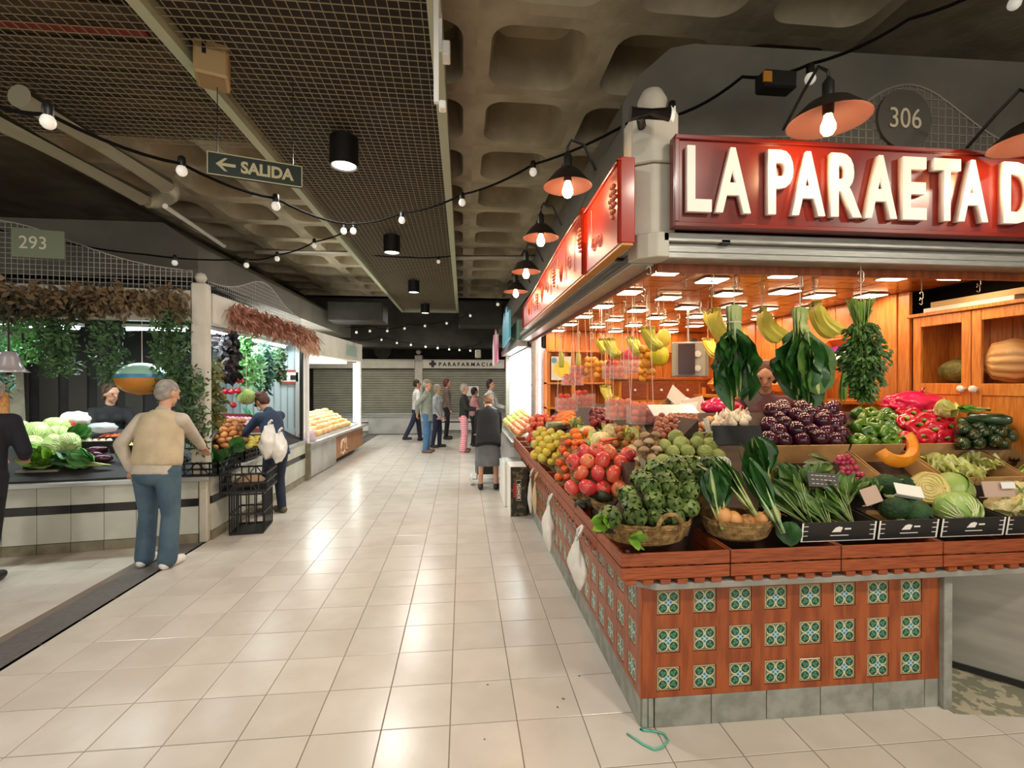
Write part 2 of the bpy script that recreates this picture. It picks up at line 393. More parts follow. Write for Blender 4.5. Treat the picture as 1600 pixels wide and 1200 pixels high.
# ventilation ducts at left
t = thing('ventilation_pipe', 'pair of silver ventilation pipes joined by an elbow under the ceiling', 'pipe', PX(150, 250, Z=3.55))
p0, p1 = PX(-60, 160, Z=3.5), PX(222, 308, Z=3.5); q0, q1 = PX(30, 150, Z=3.55), PX(258, 288, Z=3.55)
m_gal = mat('galvanised', (186, 180, 156), .32, metal=.3)
MB().tube([p0, p1], .075, 14).build('pipe', m_gal, t, 40); MB().tube([q0, q1], .075, 14).build('pipe', m_gal, t, 40)
e = []; mid = (p1+q1)/2; dd = (p1-p0).normalized()
for k in range(9):
    a_ = PI*k/8; e.append(mid+(p1-mid)*math.cos(a_)+dd*.17*math.sin(a_))
MB().tube(e, [.078+.006*(k % 2) for k in range(9)], 14).build('elbow', m_gal, t, 30)
t = tag(MB().tube([PX(258, 322, Z=3.3), PX(350, 384, Z=3.3)], .025, 8).build('conduit', m_white, None, 40), 'thin pale conduit running on from the pipe elbow', 'pipe')
t = tag(MB().tube([PX(710, 402, Y=9.2), PX(842, 402, Y=9.2)], .06, 10).build('duct', m_cream, None, 40), 'pale horizontal duct crossing under the coffered ceiling', 'pipe')
t = tag(MB().tube([PX(400, 392, Y=8.9), PX(585, 396, Y=8.9)], .055, 10).build('duct', m_cream, None, 40), 'pale horizontal duct left of the mesh ceiling panel', 'pipe')
t = tag(MB().box((-3.1, 11.4, 3.1), (-1.85, 12.2, 3.55)).build('air_duct', m_dark, None, bev=.02), 'wide dark air duct over the far left stall', 'duct')
t = tag(MB().box((-.1, 12.0, 3.1), (1.0, 12.8, 3.7)).build('air_duct', m_dark, None, bev=.02), 'wide dark air duct over the far right stalls', 'duct')
t = tag(MB().tube([PX(1085, 44, D=3.6), PX(1140, -16, D=3.4)], .09, 12).build('duct', m_gal, None, 40), 'grey pipe above the red shop sign at the top edge', 'pipe')
# small white boxes clipped to the right rail
for (px, py, s_, l) in ((698, 85, 1, 'white junction box clipped to the ceiling rail, nearest one'), (694, 168, .5, 'small white sensor on the ceiling rail beside a coffer'), (716, 350, .6, 'tiny white sensor far along the ceiling rail')):
    c = PX(px, py, X=-.09); o = tag(MB().box((-.025, -.05*s_, -.03*s_), (.02*s_, .05*s_, .05*s_), None, c).build('junction_box', m_white, bev=.006), l, 'box'); MB().box((c.x-.05, c.y-.012, c.z+.02), (c.x-.026, c.y+.012, max(c.z+.06, 3.78))).build('bracket', m_white, o)
# ---- string lights
bulb_me = MB().lathe([(0, -.052), (.016, -.048), (.027, -.036), (.031, -.02), (.027, -.004), (.019, .01)], 12).mesh('bulb', m_fbulb, 'full')
sock_me = MB().lathe([(.021, .006), (.023, .03), (.021, .062), (.008, .072), (0, .073)], 10).mesh('socket', m_black, 50)
def festoon(label, pts, bulbs, sag=.03):
    P = [PX(x, y, D=d) for x, y, d in pts]; t = thing('string_light', label, 'string lights', P[0])
    path = []
    for a, b in zip(P, P[1:]):
        for k in range(6): path.append(a.lerp(b, k/6)-V((0, 0, sag*4*(k/6)*(1-k/6))))
    path.append(P[-1])
    MB().tube(path, .009, 6).build('cable', m_cable, t)
    for x, y, d in bulbs:
        c = PX(x, y, D=d)-t.location; inst('socket', sock_me, t, c); inst('bulb', bulb_me, t, c)
festoon('string lights looping from the upper left across the aisle to the grey corner post', [(-60, 140, 2.0), (75, 178, 2.2), (284, 256, 2.9), (431, 310, 3.5), (540, 350, 4.4), (628, 333, 4.5), (722, 304, 4.2), (833, 257, 3.8), (1000, 182, 3.0)],
        [(75, 184, 2.2), (284, 262, 2.9), (431, 318, 3.5), (537, 358, 4.6), (552, 358, 4.6), (628, 341, 4.5), (722, 313, 4.2), (833, 265, 3.8)])
festoon('string lights drooping along the left stalls to the back', [(-20, 352, 5), (48, 366, 5.2), (230, 398, 5.4), (385, 405, 5.8), (433, 398, 6.0), (491, 378, 6.3), (560, 352, 6.6), (640, 330, 7)],
        [(48, 372, 5.2), (273, 408, 5.4), (385, 412, 5.8), (433, 402, 6.0), (491, 381, 6.3)])
festoon('row of string lights high over the far stalls', [(540, 511, 11.5), (578, 508, 11.8), (605, 514, 12), (640, 506, 12), (664, 506, 12), (700, 500, 12), (735, 490, 11), (778, 470, 9)],
        [(557, 518, 11.5), (578, 516, 11.8), (605, 516, 12), (632, 512, 12), (664, 508, 12), (698, 504, 12), (735, 492, 11), (778, 474, 9)])
festoon('short string light with one bulb across the mesh ceiling panel', [(575, 398, 8.0), (640, 402, 8.0), (685, 402, 8.0), (713, 398, 8.0)], [(685, 407, 8.0)], .01)
festoon('lowest row of tiny string lights before the back shutters', [(545, 533, 14.75), (596, 526, 13.5), (642, 536, 13.5), (690, 540, 13.5), (735, 541, 13.5), (752, 534, 14.75)],
        [(560, 538, 13.5), (596, 530, 13.5), (620, 535, 13.5), (642, 538, 13.5), (665, 541, 13.5), (684, 543, 13.5), (702, 545, 13.5), (718, 546, 13.5), (735, 547, 13.5)])
festoon('string lights over the red shop sign to the upper right', [(1050, 182, 3.0), (1160, 120, 2.9), (1266, 100, 2.8), (1420, 30, 2.7), (1620, -60, 2.6)], [(1050, 176, 2.9), (1266, 118, 2.8), (1585, 0, 2.6)])
# ================================================================== BACK ROW
BY = 15.9
struct(MB().box((-14, BY+.5, 0), (9, BY+.7, 4.7)).build('wall_back', m_dark))
struct(MB().box((8.8, -8, 0), (9, 22, 4.7)).build('wall_right', m_dark))
struct(MB().box((-14, -8, 0), (-13.8, 22, 4.7)).build('wall_left', m_dark))
m_shut = mat('shutter_grey', (146, 144, 126), .5, metal=.1, col2=(136, 134, 118), scale=3)
def shutter(name, x0, x1, y, z0, z1, label):
    b = MB(); n = int((z1-z0)/.075); h = (z1-z0)/n; rows = []
    for k in range(n):
        z = z0+k*h
        for dz, dy in ((0, .02), (.15*h, .0), (.8*h, .0), (.95*h, .02)): rows.append([V((x0, y+dy, z+dz)), V((x1, y+dy, z+dz))])
    rows.append([V((x0, y+.02, z1)), V((x1, y+.02, z1))])
    b.recalc = False
    t = thing(name, label, 'shutter', ((x0+x1)/2, y, z0))
    b.sheet(rows).build('curtain', m_shut, t)
    MB().box((x0, y-.01, z0), (x1, y+.03, z0+.06)).build('bottom_bar', m_alu, t)
    return t
shutter('roller_shutter', -4.75, -1.55, BY, .62, 2.10, 'closed grey roller shutter left of the middle post')
shutter('roller_shutter', -1.30, 2.6, BY, .62, 2.10, 'closed grey roller shutter under the parafarmacia sign')
t = thing('closed_stall', 'closed market stall front with white counter and cream fascia', 'stall', (-1.43, BY, 0))
MB().box((-1.55, BY-.12, 0), (-1.30, BY+.2, 2.55)).build('post', m_cream, t, bev=.01)
MB().lathe([(0, .09), (.06, .06), (.09, 0), (.06, -.06), (0, -.09)], 14, c=(-1.43, BY-.05, 2.66)).build('post_ball', m_cream, t, 'full')
MB().box((-4.9, BY-.16, 2.12), (-1.55, BY, 2.42)).build('fascia', m_cream, t, bev=.01)
MB().box((-1.30, BY-.16, 2.12), (2.6, BY, 2.42)).build('fascia', m_cream, t, bev=.01)
MB().box((-4.95, BY-.25, .56), (2.6, BY-.02, .62)).build('counter_top', m_alu, t, bev=.01)
MB().box((-4.9, BY-.15, .12), (-3.0, BY-.02, .56)).build('counter_panel', m_white, t)
MB().box((-4.9, BY-.156, .36), (-3.0, BY-.15, .40)).build('black_band', m_black, t)
MB().box((-3.0, BY-.2, .02), (-1.2, BY-.02, .56)).build('counter_panel', m_steel, t, label='steel counter panel')
MB().box((-1.2, BY-.15, .12), (2.6, BY-.02, .56)).build('counter_panel', m_white, t)
MB().box((-1.2, BY-.156, .36), (2.6, BY-.15, .40)).build('black_band', m_black, t)
MB().box((-4.9, BY-.12, 0), (2.6, BY-.02, .12)).build('plinth', m_stone, t)
t = thing('shop_sign', 'cream sign with black cross and parafarmacia lettering on the back fascia', 'sign', (-.1, BY-.17, 2.13))
MB().box((-1.25, BY-.19, 2.13), (1.35, BY-.165, 2.41)).build('sign_board', mat('sign_cream', (206, 200, 184), .5), t)
m_ink = mat('black_ink', (24, 20, 20), .6)
b = MB(); c = V((-.97, BY-.195, 2.27))
b.cbox(c, .22, .01, .09).cbox(c, .09, .012, .22); b.build('cross', m_ink, t)
text_mesh('lettering', 'P A R A F A R M A C I A', .17, .003, m_ink, t, (-.78, BY-.193, 2.20), (PI/2, 0, 0), bold=.006, sx=1.0)
t = tag(MB().box((1.36, BY-.2, 2.13), (1.80, BY-.17, 2.41)).build('shop_sign', mat('maroon', (112, 20, 36), .5)), 'small maroon sign right of the parafarmacia sign', 'sign')
c = PX(736, 611, Y=BY-.03); t = tag(MB().cbox(c, .5, .012, .32).build('notice_paper', m_paper), 'white paper notice taped on the right shutter', 'paper')
c = PX(567, 607, Y=14.9); 
t = thing('stall_number', 'round number plate above the left end of the far fascia', 'sign', PX(598, 547, Y=BY-.1))
MB().lathe([(0, -.015), (.28, -.012), (.28, .012), (0, .015)], 20, M=rotm(PI/2)).build('plate', m_dark, t, 30, local=True)
t = tag(MB().cbox(PX(747, 553, Y=13), .16, .06, .22).build('wall_lantern', m_cream, bev=.02), 'small pale hanging sign box before the far right stalls', 'sign')
# ================================================================== RIGHT FRUIT STALL
m_ctile = bpy.data.materials.new('painted_ceramic_tile'); m_ctile.use_nodes = True
def _ctile():
    nt = m_ctile.node_tree; N = nt.nodes; Lk = nt.links.new; bs = N['Principled BSDF']; bs.inputs['Roughness'].default_value = .18
    tc = N.new('ShaderNodeTexCoord'); sp = N.new('ShaderNodeSeparateXYZ'); Lk(tc.outputs['Object'], sp.inputs[0])
    def mt(op, a, b=None, c=None):
        n = N.new('ShaderNodeMath'); n.operation = op
        for k, q in enumerate((a, b, c)):
            if q is None: continue
            if isinstance(q, (int, float)): n.inputs[k].default_value = q
            else: Lk(q, n.inputs[k])
        return n.outputs[0]
    h = .0565
    u = mt('ABSOLUTE', mt('DIVIDE', sp.outputs[0], h)); v = mt('ABSOLUTE', mt('DIVIDE', sp.outputs[2], h))
    def dist(cx, cy): return mt('SQRT', mt('ADD', mt('POWER', mt('SUBTRACT', u, cx), 2), mt('POWER', mt('SUBTRACT', v, cy), 2)))
    d = dist(.48, .48); mx = mt('MAXIMUM', u, v); sm = mt('ADD', u, v)
    petal = mt('LESS_THAN', d, .40); ring = mt('MULTIPLY', mt('LESS_THAN', mt('ABSOLUTE', mt('SUBTRACT', d, .42)), .055), mt('GREATER_THAN', sm, .44))
    cen = mt('LESS_THAN', sm, .42); cen2 = mt('LESS_THAN', mt('ABSOLUTE', mt('SUBTRACT', sm, .42)), .05)
    leaf = mt('MINIMUM', dist(.50, .32), mt('MINIMUM', dist(.32, .50), dist(.58, .58))); lf = mt('LESS_THAN', leaf, .13)
    bord = mt('GREATER_THAN', mx, .93); bd2 = mt('LESS_THAN', mt('ABSOLUTE', mt('SUBTRACT', mx, .88)), .025)
    diag = mt('LESS_THAN', mt('ABSOLUTE', mt('SUBTRACT', u, v)), .05); diag = mt('MULTIPLY', diag, mt('LESS_THAN', sm, .4))
    col = None
    def mix(prev, fac, c):
        m = N.new('ShaderNodeMix'); m.data_type = 'RGBA'; Lk(fac, m.inputs[0])
        if prev is None: m.inputs[6].default_value = (*lin((96, 122, 112)), 1)
        else: Lk(prev, m.inputs[6])
        m.inputs[7].default_value = (*lin(c), 1); return m.outputs[2]
    for fac, c in ((petal, (18, 64, 58)), (lf, (62, 128, 92)), (ring, (206, 190, 140)), (cen, (70, 130, 150)), (diag, (190, 214, 210)), (cen2, (186, 200, 180)), (bd2, (40, 70, 64)), (bord, (190, 176, 132))): col = mix(col, fac, c)
    Lk(col, bs.inputs['Base Color'])
_ctile()
cnt = thing('market_counter', 'red wooden counter with rows of painted green tiles under the fruit stall', 'counter', (.87, 2.27, 0))
tme = MB().box((-.0565, -.006, -.0565), (.0565, .006, .0565)).mesh('ceramic_tile', m_ctile, bev=.002)
ROWS = (.613, .425, .237); XA = PX(1044, 1003, Y=2.265).x; XB = PX(1423, 1003, Y=2.265).x
def lattice(name, us, u0, u1, z0, z1, to):     # backing board with proud bars round square recesses
    b = MB(); h = .060
    b.box((u0, .012, z0), (u1, .03, z1))
    ez = [z0]+[q for z in sorted(ROWS) for q in (z-h, z+h)]+[z1]
    for k in range(0, len(ez), 2): b.box((u0, 0, ez[k]), (u1, .012, ez[k+1]))
    eu = [u0]+[q for u in us for q in (u-h, u+h)]+[u1]
    for r in range(3):
        for k in range(0, len(eu), 2): b.box((eu[k], .0, ez[2*r+1]), (eu[k+1], .012, ez[2*r+2]))
    b.v = [to(p) for p in b.v]
    return b.build(name, m_wood, cnt)
us = [XA+(XB-XA)*k/7 for k in range(8)]
fpn = lattice('front_panel', us, .872, 2.475, .148, .705, lambda p: V((p.x, 2.262+p.y, p.z)))
for u in us:
    for z in ROWS: inst('ceramic_tile', tme, fpn, V((u, 2.270, z))-origin(fpn), (0, random.choice((0, PI/2, PI, -PI/2)), 0))
ys = [2.385+.182*k for k in range(25)]
spn = lattice('side_panel', ys, 2.264, 7.0, .148, .705, lambda p: V((.862+p.y, p.x, p.z)))
for u in ys:
    for z in ROWS: inst('ceramic_tile', tme, spn, V((.870, u, z))-origin(spn), (0, random.choice((0, PI/2, PI, -PI/2)), PI/2))
def strip_pieces(name, x0, x1, step, f, m, par, gap=.004):
    x = x0
    while x < x1-.01:
        e = min(x+step, x1); b = MB(); f(b, x+gap/2, e-gap/2); b.build(name, m, par, bev=.002); x = e
strip_pieces('plinth_tile', .935, 2.475, .292, lambda b, p, q: b.box((p, 2.262, 0), (q, 2.285, .146)), m_stone, cnt)
strip_pieces('plinth_tile', .872, .934, .03, lambda b, p, q: b.box((p, 2.263, 0), (q, 2.285, .146)), m_stone, cnt)
strip_pieces('plinth_tile', 2.28, 7.0, .32, lambda b, p, q: b.box((.864, p, 0), (.885, q, .146)), m_stone, cnt)
MB().box((2.478, 2.235, 0), (2.525, 2.42, .705)).build('end_post', m_stone, cnt, bev=.003, label='grey stone end post')
m_lip = mat('grey_stone_ledge', (150, 146, 138), .5, col2=(134, 130, 122), scale=10)
MB().prism([(.80, 2.27, .70), (.80, 2.27, .738), (.86, 2.19, .738), (.86, 2.19, .70)], (0, 0, 0)) if False else None
MB().prism([(.915, 2.195, .705), (3.9, 2.195, .705), (3.9, 2.4, .705), (.80, 2.4, .705), (.80, 2.27, .705)], (0, 0, .03)).build('ledge', m_lip, cnt, bev=.003)
MB().box((.80, 2.401, .705), (1.0, 7.0, .735)).build('ledge', m_lip, cnt, bev=.003)
m_core = mat('counter_core', (44, 34, 28), .8)
MB().box((.892, 2.292, .01), (2.475, 2.95, .704)).build('counter_body', m_core, cnt)
MB().box((.892, 2.951, .01), (1.5, 6.78, .704)).build('counter_body', m_core, cnt)
# sloping boards the produce lies on
m_bed = mat('dark_display_board', (70, 46, 30), .7, col2=(54, 36, 24), scale=5, stretch=(1, 12, 1))  # dark tone painted in for the shade in gaps between fruit
def fz(y): return .90+.7*(y-2.35)
def lz(x): return .88+.95*(x-.78)
MB().prism([(1.0, 2.55, .738), (1.0, 2.55, fz(2.55)-.13), (1.0, 2.95, fz(2.95)-.13), (1.0, 2.95, .738)], (2.65, 0, 0)).build('display_board', m_bed, cnt)
MB().prism([(1.52, 2.951, .738), (1.52, 2.951, fz(2.95)-.13), (1.52, 3.35, fz(3.35)-.13), (1.52, 3.35, .738)], (2.13, 0, 0)).build('display_board', m_bed, cnt)
MB().prism([(.86, 2.951, .738), (.86, 2.951, lz(.86)-.12), (1.51, 2.951, lz(1.51)-.12), (1.51, 2.951, .738)], (0, 3.82, 0)).build('display_board', m_bed, cnt)
# steel box right of the counter
t = thing('steel_cabinet', 'brushed steel cabinet at the right edge beside the tiled counter', 'cabinet', (2.95, 2.5, 0))
MB().prism([(2.60, 2.88, .01), (2.885, 2.56, .01), (3.15, 2.26, .01), (3.5, 2.6, .01), (2.9, 3.2, .01)], (0, 0, .69)).build('cabinet_body', mat('scratched_steel', (172, 168, 158), .42, metal=.35, col2=(150, 146, 136), scale=2, stretch=(1, 1, 6), lo=.3, hi=.7, bump=.04, bscale=40), t, bev=.006)
MB().bar((2.60, 2.87, .03), (3.15, 2.25, .03), .01, .03).build('base_rail', m_black, t)
# wooden crates forming the counter edge
def crate(L, Wd, H=.125):
    t = thing('wooden_crate', '', 'crate')
    for z0, z1 in ((.022, .078), (.086, .148)):
        MB().box((0, 0, z0), (L, .012, z1)).build('slat', m_woodh, t, bev=.002, local=True)
        MB().box((0, Wd-.012, z0), (L, Wd, z1)).build('slat', m_woodh, t, local=True)
        for x in (0, L-.012): MB().box((x, .0125, z0), (x+.012, Wd-.0125, z1)).build('slat', m_woodh, t, local=True)
    n = int(L/.085)
    for k in range(n): MB().box((.02+k*(L-.03)/n, -.004, 0), (.02+k*(L-.03)/n+.05, Wd, .021)).build('base_slat', m_woodh, t, local=True)
    return t
cx = [(.745, 1.284), (1.290, 1.864), (1.870, 2.424), (2.430, 2.99)]
cl = ['red slatted crate at the stall corner, under the artichoke basket', 'red slatted crate on the ledge, under the leek basket and spinach box', 'red slatted crate on the ledge, under the broccoli and cabbage boxes', 'red slatted crate on the ledge, under the cauliflower at the right edge']
for (a, b), l in zip(cx, cl):
    t = crate(b-a, .42); t.location = (a, 2.196, .7365); t['label'] = l; t['group'] = 'slatted crates along the front ledge'
ref = crate(.54, .36); sy = [2.625+.55*k for k in range(8)]
sl = ['red slatted crate on the aisle ledge beside the avocados, nearest of its row', 'red slatted crate on the aisle ledge below the tomato heap', 'red slatted crate on the aisle ledge above the plastic bags', 'red slatted crate on the aisle ledge below the yellow apples', 'red slatted crate on the aisle ledge below the red apples', 'red slatted crate on the aisle ledge, sixth along its row', 'red slatted crate on the aisle ledge, next to last of its row', 'red slatted crate on the aisle ledge, farthest of its row']
for k, (y, l) in enumerate(zip(sy, sl)):
    t = ref if k == 0 else dup(ref, (0, 0, 0))
    t.location = (.745, y+.54, .7365); t.rotation_euler = (0, 0, -PI/2); t['label'] = l; t['group'] = 'slatted crates along the aisle ledge'
# ---- frame, fascia, signs
fr = thing('stall_facade', 'grey metal frame and fascia of the fruit stall with its corner pillar', 'stall frame', (.92, 2.3, 0))
b = MB().box((.99, 2.24, 2.30), (3.8, 2.36, 2.33)).box((.99, 2.25, 2.33), (3.8, 2.36, 2.375)).box((.96, 2.22, 2.375), (3.8, 2.36, 2.418)); b.build('front_fascia', m_alu, fr, bev=.004)
b = MB().box((.85, 2.36, 2.29), (.97, 7.0, 2.32)).box((.865, 2.36, 2.32), (.97, 7.0, 2.365)).box((.83, 2.36, 2.365), (.97, 7.0, 2.41)); b.build('side_fascia', m_alu, fr, bev=.004)
MB().prism([(.83, 2.36, 2.30), (.85, 2.28, 2.30), (.93, 2.22, 2.30), (.988, 2.22, 2.30), (.988, 2.359, 2.30)], (0, 0, .12)).build('corner_block', m_cream, fr, bev=.004)
MB().prism([(.84, 2.40, 2.42), (.84, 2.30, 2.42), (.92, 2.25, 2.42), (1.03, 2.25, 2.42), (1.03, 2.40, 2.42)], (0, 0, .34)).build('pillar', m_cream, fr, bev=.004)
MB().prism([(.825, 2.41, 2.762), (.825, 2.29, 2.762), (.91, 2.235, 2.762), (1.04, 2.235, 2.762), (1.04, 2.41, 2.762)], (0, 0, .24)).build('pillar_head', m_cream, fr, bev=.006)
MB().lathe([(0, .08), (.05, .06), (.075, .01), (.06, -.05), (.03, -.08)], 16, c=PX(1019, 163, Y=2.38)).build('pillar_ball', m_cream, fr, 'full')
for x, y in ((1.03, 6.97), (3.9, 2.3)): MB().box((x-.03, y-.03, .735), (x+.03, y+.03, 2.29)).build('post', m_alu, fr)
MB().box((1.10, 6.9, .74), (1.13, 6.92, 2.40)).build('light_strip', mat('strip_led', (255, 255, 255), .5, emit=(255, 224, 224), estr=7), fr, label='thin lit strip')
b = MB(); b.box((.99, 2.365, 2.26), (3.8, 2.385, 2.46)).box((.972, 2.39, 2.26), (.99, 7.0, 2.46)); b.build('inner_trim', m_wood, fr)
for px, py, l in ((1132, 379, ''), (968, 404, '')):
    c = PX(px, py, Y=2.235) if px > 1000 else PX(px, py, X=.845); MB().cbox(c, .05, .03, .025).build('latch', m_black, fr, bev=.004)
# front sign
t = thing('shop_sign', 'long red shop sign with big white letters over the front of the stall', 'sign', (.985, 2.2, 2.42))
MB().box((.985, 2.165, 2.425), (3.9, 2.215, 2.855)).build('sign_board', m_sign, t, bev=.004)
b = MB()
for z0, z1 in ((2.425, 2.447), (2.833, 2.855)): b.box((.985, 2.150, z0), (3.9, 2.165, z1))
b.box((.985, 2.150, 2.447), (1.005, 2.165, 2.833)); b.build('sign_border', m_sign, t, bev=.003)
m_let = mat('white_letter', (244, 232, 222), .4)
def letter(ch, p0, p1, z0=2.49, z1=2.795):
    x0, x1 = PX(p0, 300, Y=2.14).x, PX(p1, 300, Y=2.14).x
    o = text_mesh('letter', ch, 1, .012, m_let, t, (0, 0, 0), (0, 0, 0), bold=.025)
    xs = [v.co.x for v in o.data.vertices]; ys_ = [v.co.y for v in o.data.vertices]
    sx = (x1-x0)/(max(xs)-min(xs)); sy_ = (z1-z0)/(max(ys_)-min(ys_)); og = origin(t)
    for v in o.data.vertices:
        p = v.co.copy(); v.co = V((x0+(p.x-min(xs))*sx, 2.148-p.z*1.3, z0+(p.y-min(ys_))*sy_))-og
    o.data.flip_normals(); o.location = (0, 0, 0); o.scale = (1, 1, 1)
    b = bmesh.new(); b.from_mesh(o.data); bmesh.ops.remove_doubles(b, verts=b.verts, dist=1e-5); bmesh.ops.recalc_face_normals(b, faces=b.faces); b.to_mesh(o.data); b.free()
for ch, a, b_ in (('L', 1073, 1111), ('A', 1117, 1172), ('P', 1199, 1238), ('A', 1236, 1288), ('R', 1297, 1345), ('A', 1350, 1400), ('E', 1409, 1446), ('T', 1457, 1499), ('A', 1495, 1542), ('D', 1566, 1616)): letter(ch, a, b_)
# side sign boards
m_gold = mat('gold_edge', (190, 128, 40), .4); m_pnk = mat('carved_line', (214, 130, 100), .4)
m_sideb = mat('side_board_red', (176, 46, 22), .32, spec=.25, col2=(156, 36, 16), scale=2, coat=.25)
def side_board(y0, y1, z0, za, zb, label, art):
    t = thing('sign_board', label, 'sign', (.76, y0, z0)); n = 14
    top = [(.74, y0+(y1-y0)*k/n, za+(zb-za)*(3*(k/n)**2-2*(k/n)**3)) for k in range(n+1)]
    MB().prism([(.74, y1, z0), (.74, y0, z0)]+top, (.07, 0, 0)).build('board', m_sideb, t, bev=.004)
    b = MB(); b.tube([(p[0]-.004, p[1], p[2]-.012) for p in top], .010, 6); b.tube([(.736, y0+.01, za-.01), (.736, y0+.01, z0)], .010, 6); b.tube([(.736, y1-.01, zb-.01), (.736, y1-.01, z0)], .010, 6); b.build('border', m_sideb, t, 'full')
    MB().box((.745, y0, z0-.012), (.80, y1, z0-.001)).build('lower_edge', m_gold, t)
    b = MB(); art(b); b.build('carving', m_pnk, t, 'full', kind='stuff')
def grapes(b, y, z, s=1):
    for r in range(6):
        for k in range(max(1, 4-abs(r-2))): b.ico((.736, y+(k-(4-abs(r-2))/2)*.028*s, z-r*.030*s), .013*s, 1)
def swirl(b, y, z, s, turns=2):
    b.tube([(.737, y+s*(1-k/26)*math.cos(k*.5*turns/2), z+s*(1-k/26)*math.sin(k*.5*turns/2)) for k in range(22)], .0025, 5)
def stemline(b, y0, y1, z0, z1): b.tube([(.735, y0+(y1-y0)*k/14, z0+(z1-z0)*k/14+.02*math.sin(k*.9)) for k in range(15)], .0028, 5)
def art1(b):
    grapes(b, 2.33, 2.66); swirl(b, 2.55, 2.46, .045); swirl(b, 2.66, 2.47, .05); stemline(b, 2.70, 2.68, 2.68, 2.45)
def art2(b):
    for k in range(9):
        y = 3.0+k*.29; zt = 2.70-.016*k
        if k % 3 == 0: grapes(b, y, zt-.04, .9)
        elif k % 3 == 1: swirl(b, y, 2.52, .06)
        else:
            for q in range(5): b.tube([(.735, y, 2.44), (.735, y+(q-2)*.03, 2.44+.16-abs(q-2)*.02)], .003, 5)
        stemline(b, y+.1, y+.14, zt-.02, 2.43)
side_board(2.20, 2.86, 2.355, 2.76, 2.735, 'glossy red sign board with carved grapes, nearest on the aisle side', art1)
side_board(2.89, 5.85, 2.36, 2.77, 2.62, 'long glossy red sign board with curved top, farther along the aisle side', art2)
# pendants
m_cop = mat('copper_inside', (78, 44, 36), .5, metal=.2); m_shade = mat('black_shade', (28, 22, 20), .4)
def pendant(c, r, label, arm):
    t = thing('pendant_lamp', label, 'lamp', c, 'pendant lamps over the red signs')
    b = MB().lathe([(r, .0), (r*.97, .006), (r*.55, .075), (.045, .10), (.0, .105)], 26); b.build('shade', m_shade, t, 40, local=True)
    MB().lathe([(r*.985, .002), (r*.55, .066), (.04, .09), (0, .092)], 26).build('shade_lining', m_cop, t, 40, local=True)
    MB().lathe([(.0, -.062), (.018, -.056), (.03, -.036), (.03, -.018), (.02, .008), (.015, .03)], 14).build('bulb', m_bulb, t, 'full', local=True)
    MB().lathe([(.022, .03), (.024, .09), (.024, .17), (.01, .19), (0, .19)], 12).build('socket', m_black, t, 40, local=True)
    MB().tube([V((0, 0, .18)), V((0, 0, .22))]+[V(a) for a in arm], .008, 6).build('cable', m_black, t, local=True)
    lamp('pendant_light', 'POINT', V(c)+V((0, 0, -.075)), L_PEND, (1, .62, .32), .028)
for k, (px, py, l) in enumerate(((887, 292, 'copper-lined pendant lamp over the near end of the aisle sign, largest of its row'), (845, 372, 'second copper-lined pendant lamp along the aisle sign'), (822, 425, 'third copper-lined pendant lamp along the aisle sign'), (806, 456, 'farthest lit pendant lamp along the aisle sign'))):
    c = PX(px, py, X=.58); pendant(c, .135, l, [(.02, .0, .26), (.09, .0, .24), (.16, 0, .10)])
pendant(PX(1294, 190, Y=1.96), .165, 'copper-lined pendant lamp over the front sign below the arch', [(0, .06, .28), (0, .16, .22), (0, .3, .12)])
pendant((2.62, 1.96, 2.80), .165, 'second pendant lamp over the front sign, at the right edge', [(0, .06, .28), (0, .16, .22), (0, .3, .12)])
# wire arch and number disc
def arch(t, f, n, zf, z0, cell, m):
    b = MB()
    for k in range(n+1):
        u = k/n; b.bar(f(u, z0), f(u, zf(u)), .004)
    for j in range(40):
        z = z0+j*cell; seg = []
        for k in range(n+1):
            ok = zf(k/n) >= z
            if ok: seg.append(k/n)
            if (not ok or k == n) and len(seg) > 1: b.bar(f(seg[0], z), f(seg[-1], z), .004)
            if not ok: seg = []
    b.build('wire_grid', m, t, kind='stuff'); MB().tube([f(k/40, zf(k/40)) for k in range(41)], .006, 6).build('arch_rim', m, t)
t = thing('wire_arch', 'white wire-grid arch standing over the red front sign', 'wire arch', (2.0, 2.33, 2.86))
def zf(u):
    x = 1.06+2.1*u; g = math.exp(-((x-2.35)/.42)**2); return 2.93+.36*g+.02*math.sin(u*9)
arch(t, lambda u, z: V((1.06+2.1*u, 2.33, z)), 50, zf, 2.80, .045, mat('arch_wire', (120, 114, 104), .5))
c = PX(1412, 187, Y=2.31); t = thing('number_disc', 'dark round disc numbered 306 on the wire arch', 'sign', c)
MB().lathe([(0, -.012), (.155, -.008), (.155, .008), (0, .012)], 30, M=rotm(PI/2)).build('disc', mat('disc_dark', (62, 58, 50), .6), t, 30, local=True)
text_mesh('digits', '306', .15, .002, mat('disc_digits', (176, 166, 140), .6), t, c+V((-.10, -.014, -.05)), (PI/2, 0, 0), sx=.85)
# spotlights and camera on the pillar
t = thing('spot_lamp', 'black twin spotlight clamped on the grey corner pillar', 'spotlight', PX(1000, 178, Y=2.1))
MB().tube([PX(985, 178, Y=2.1), PX(1046, 178, Y=2.08)], .032, 12).build('body', m_black, t, 40)
MB().tube([PX(1047, 178, Y=2.078), PX(1053, 178, Y=2.075)], .033, 12).build('lens', m_fbulb, t, 40)
MB().tube([PX(1000, 180, Y=2.1), PX(1003, 200, Y=2.28)], .02, 8).build('clamp', m_black, t)
c = PX(1212, 130, Y=2.6); t = thing('spot_lamp', 'small dark spotlight box above the front wire arch', 'spotlight', c)
MB().cbox((0, 0, 0), .2, .1, .10).build('body', m_black, t, bev=.01, local=True)
MB().cbox((-.085, -.052, 0), .05, .01, .06).build('lens', m_gold, t, local=True)
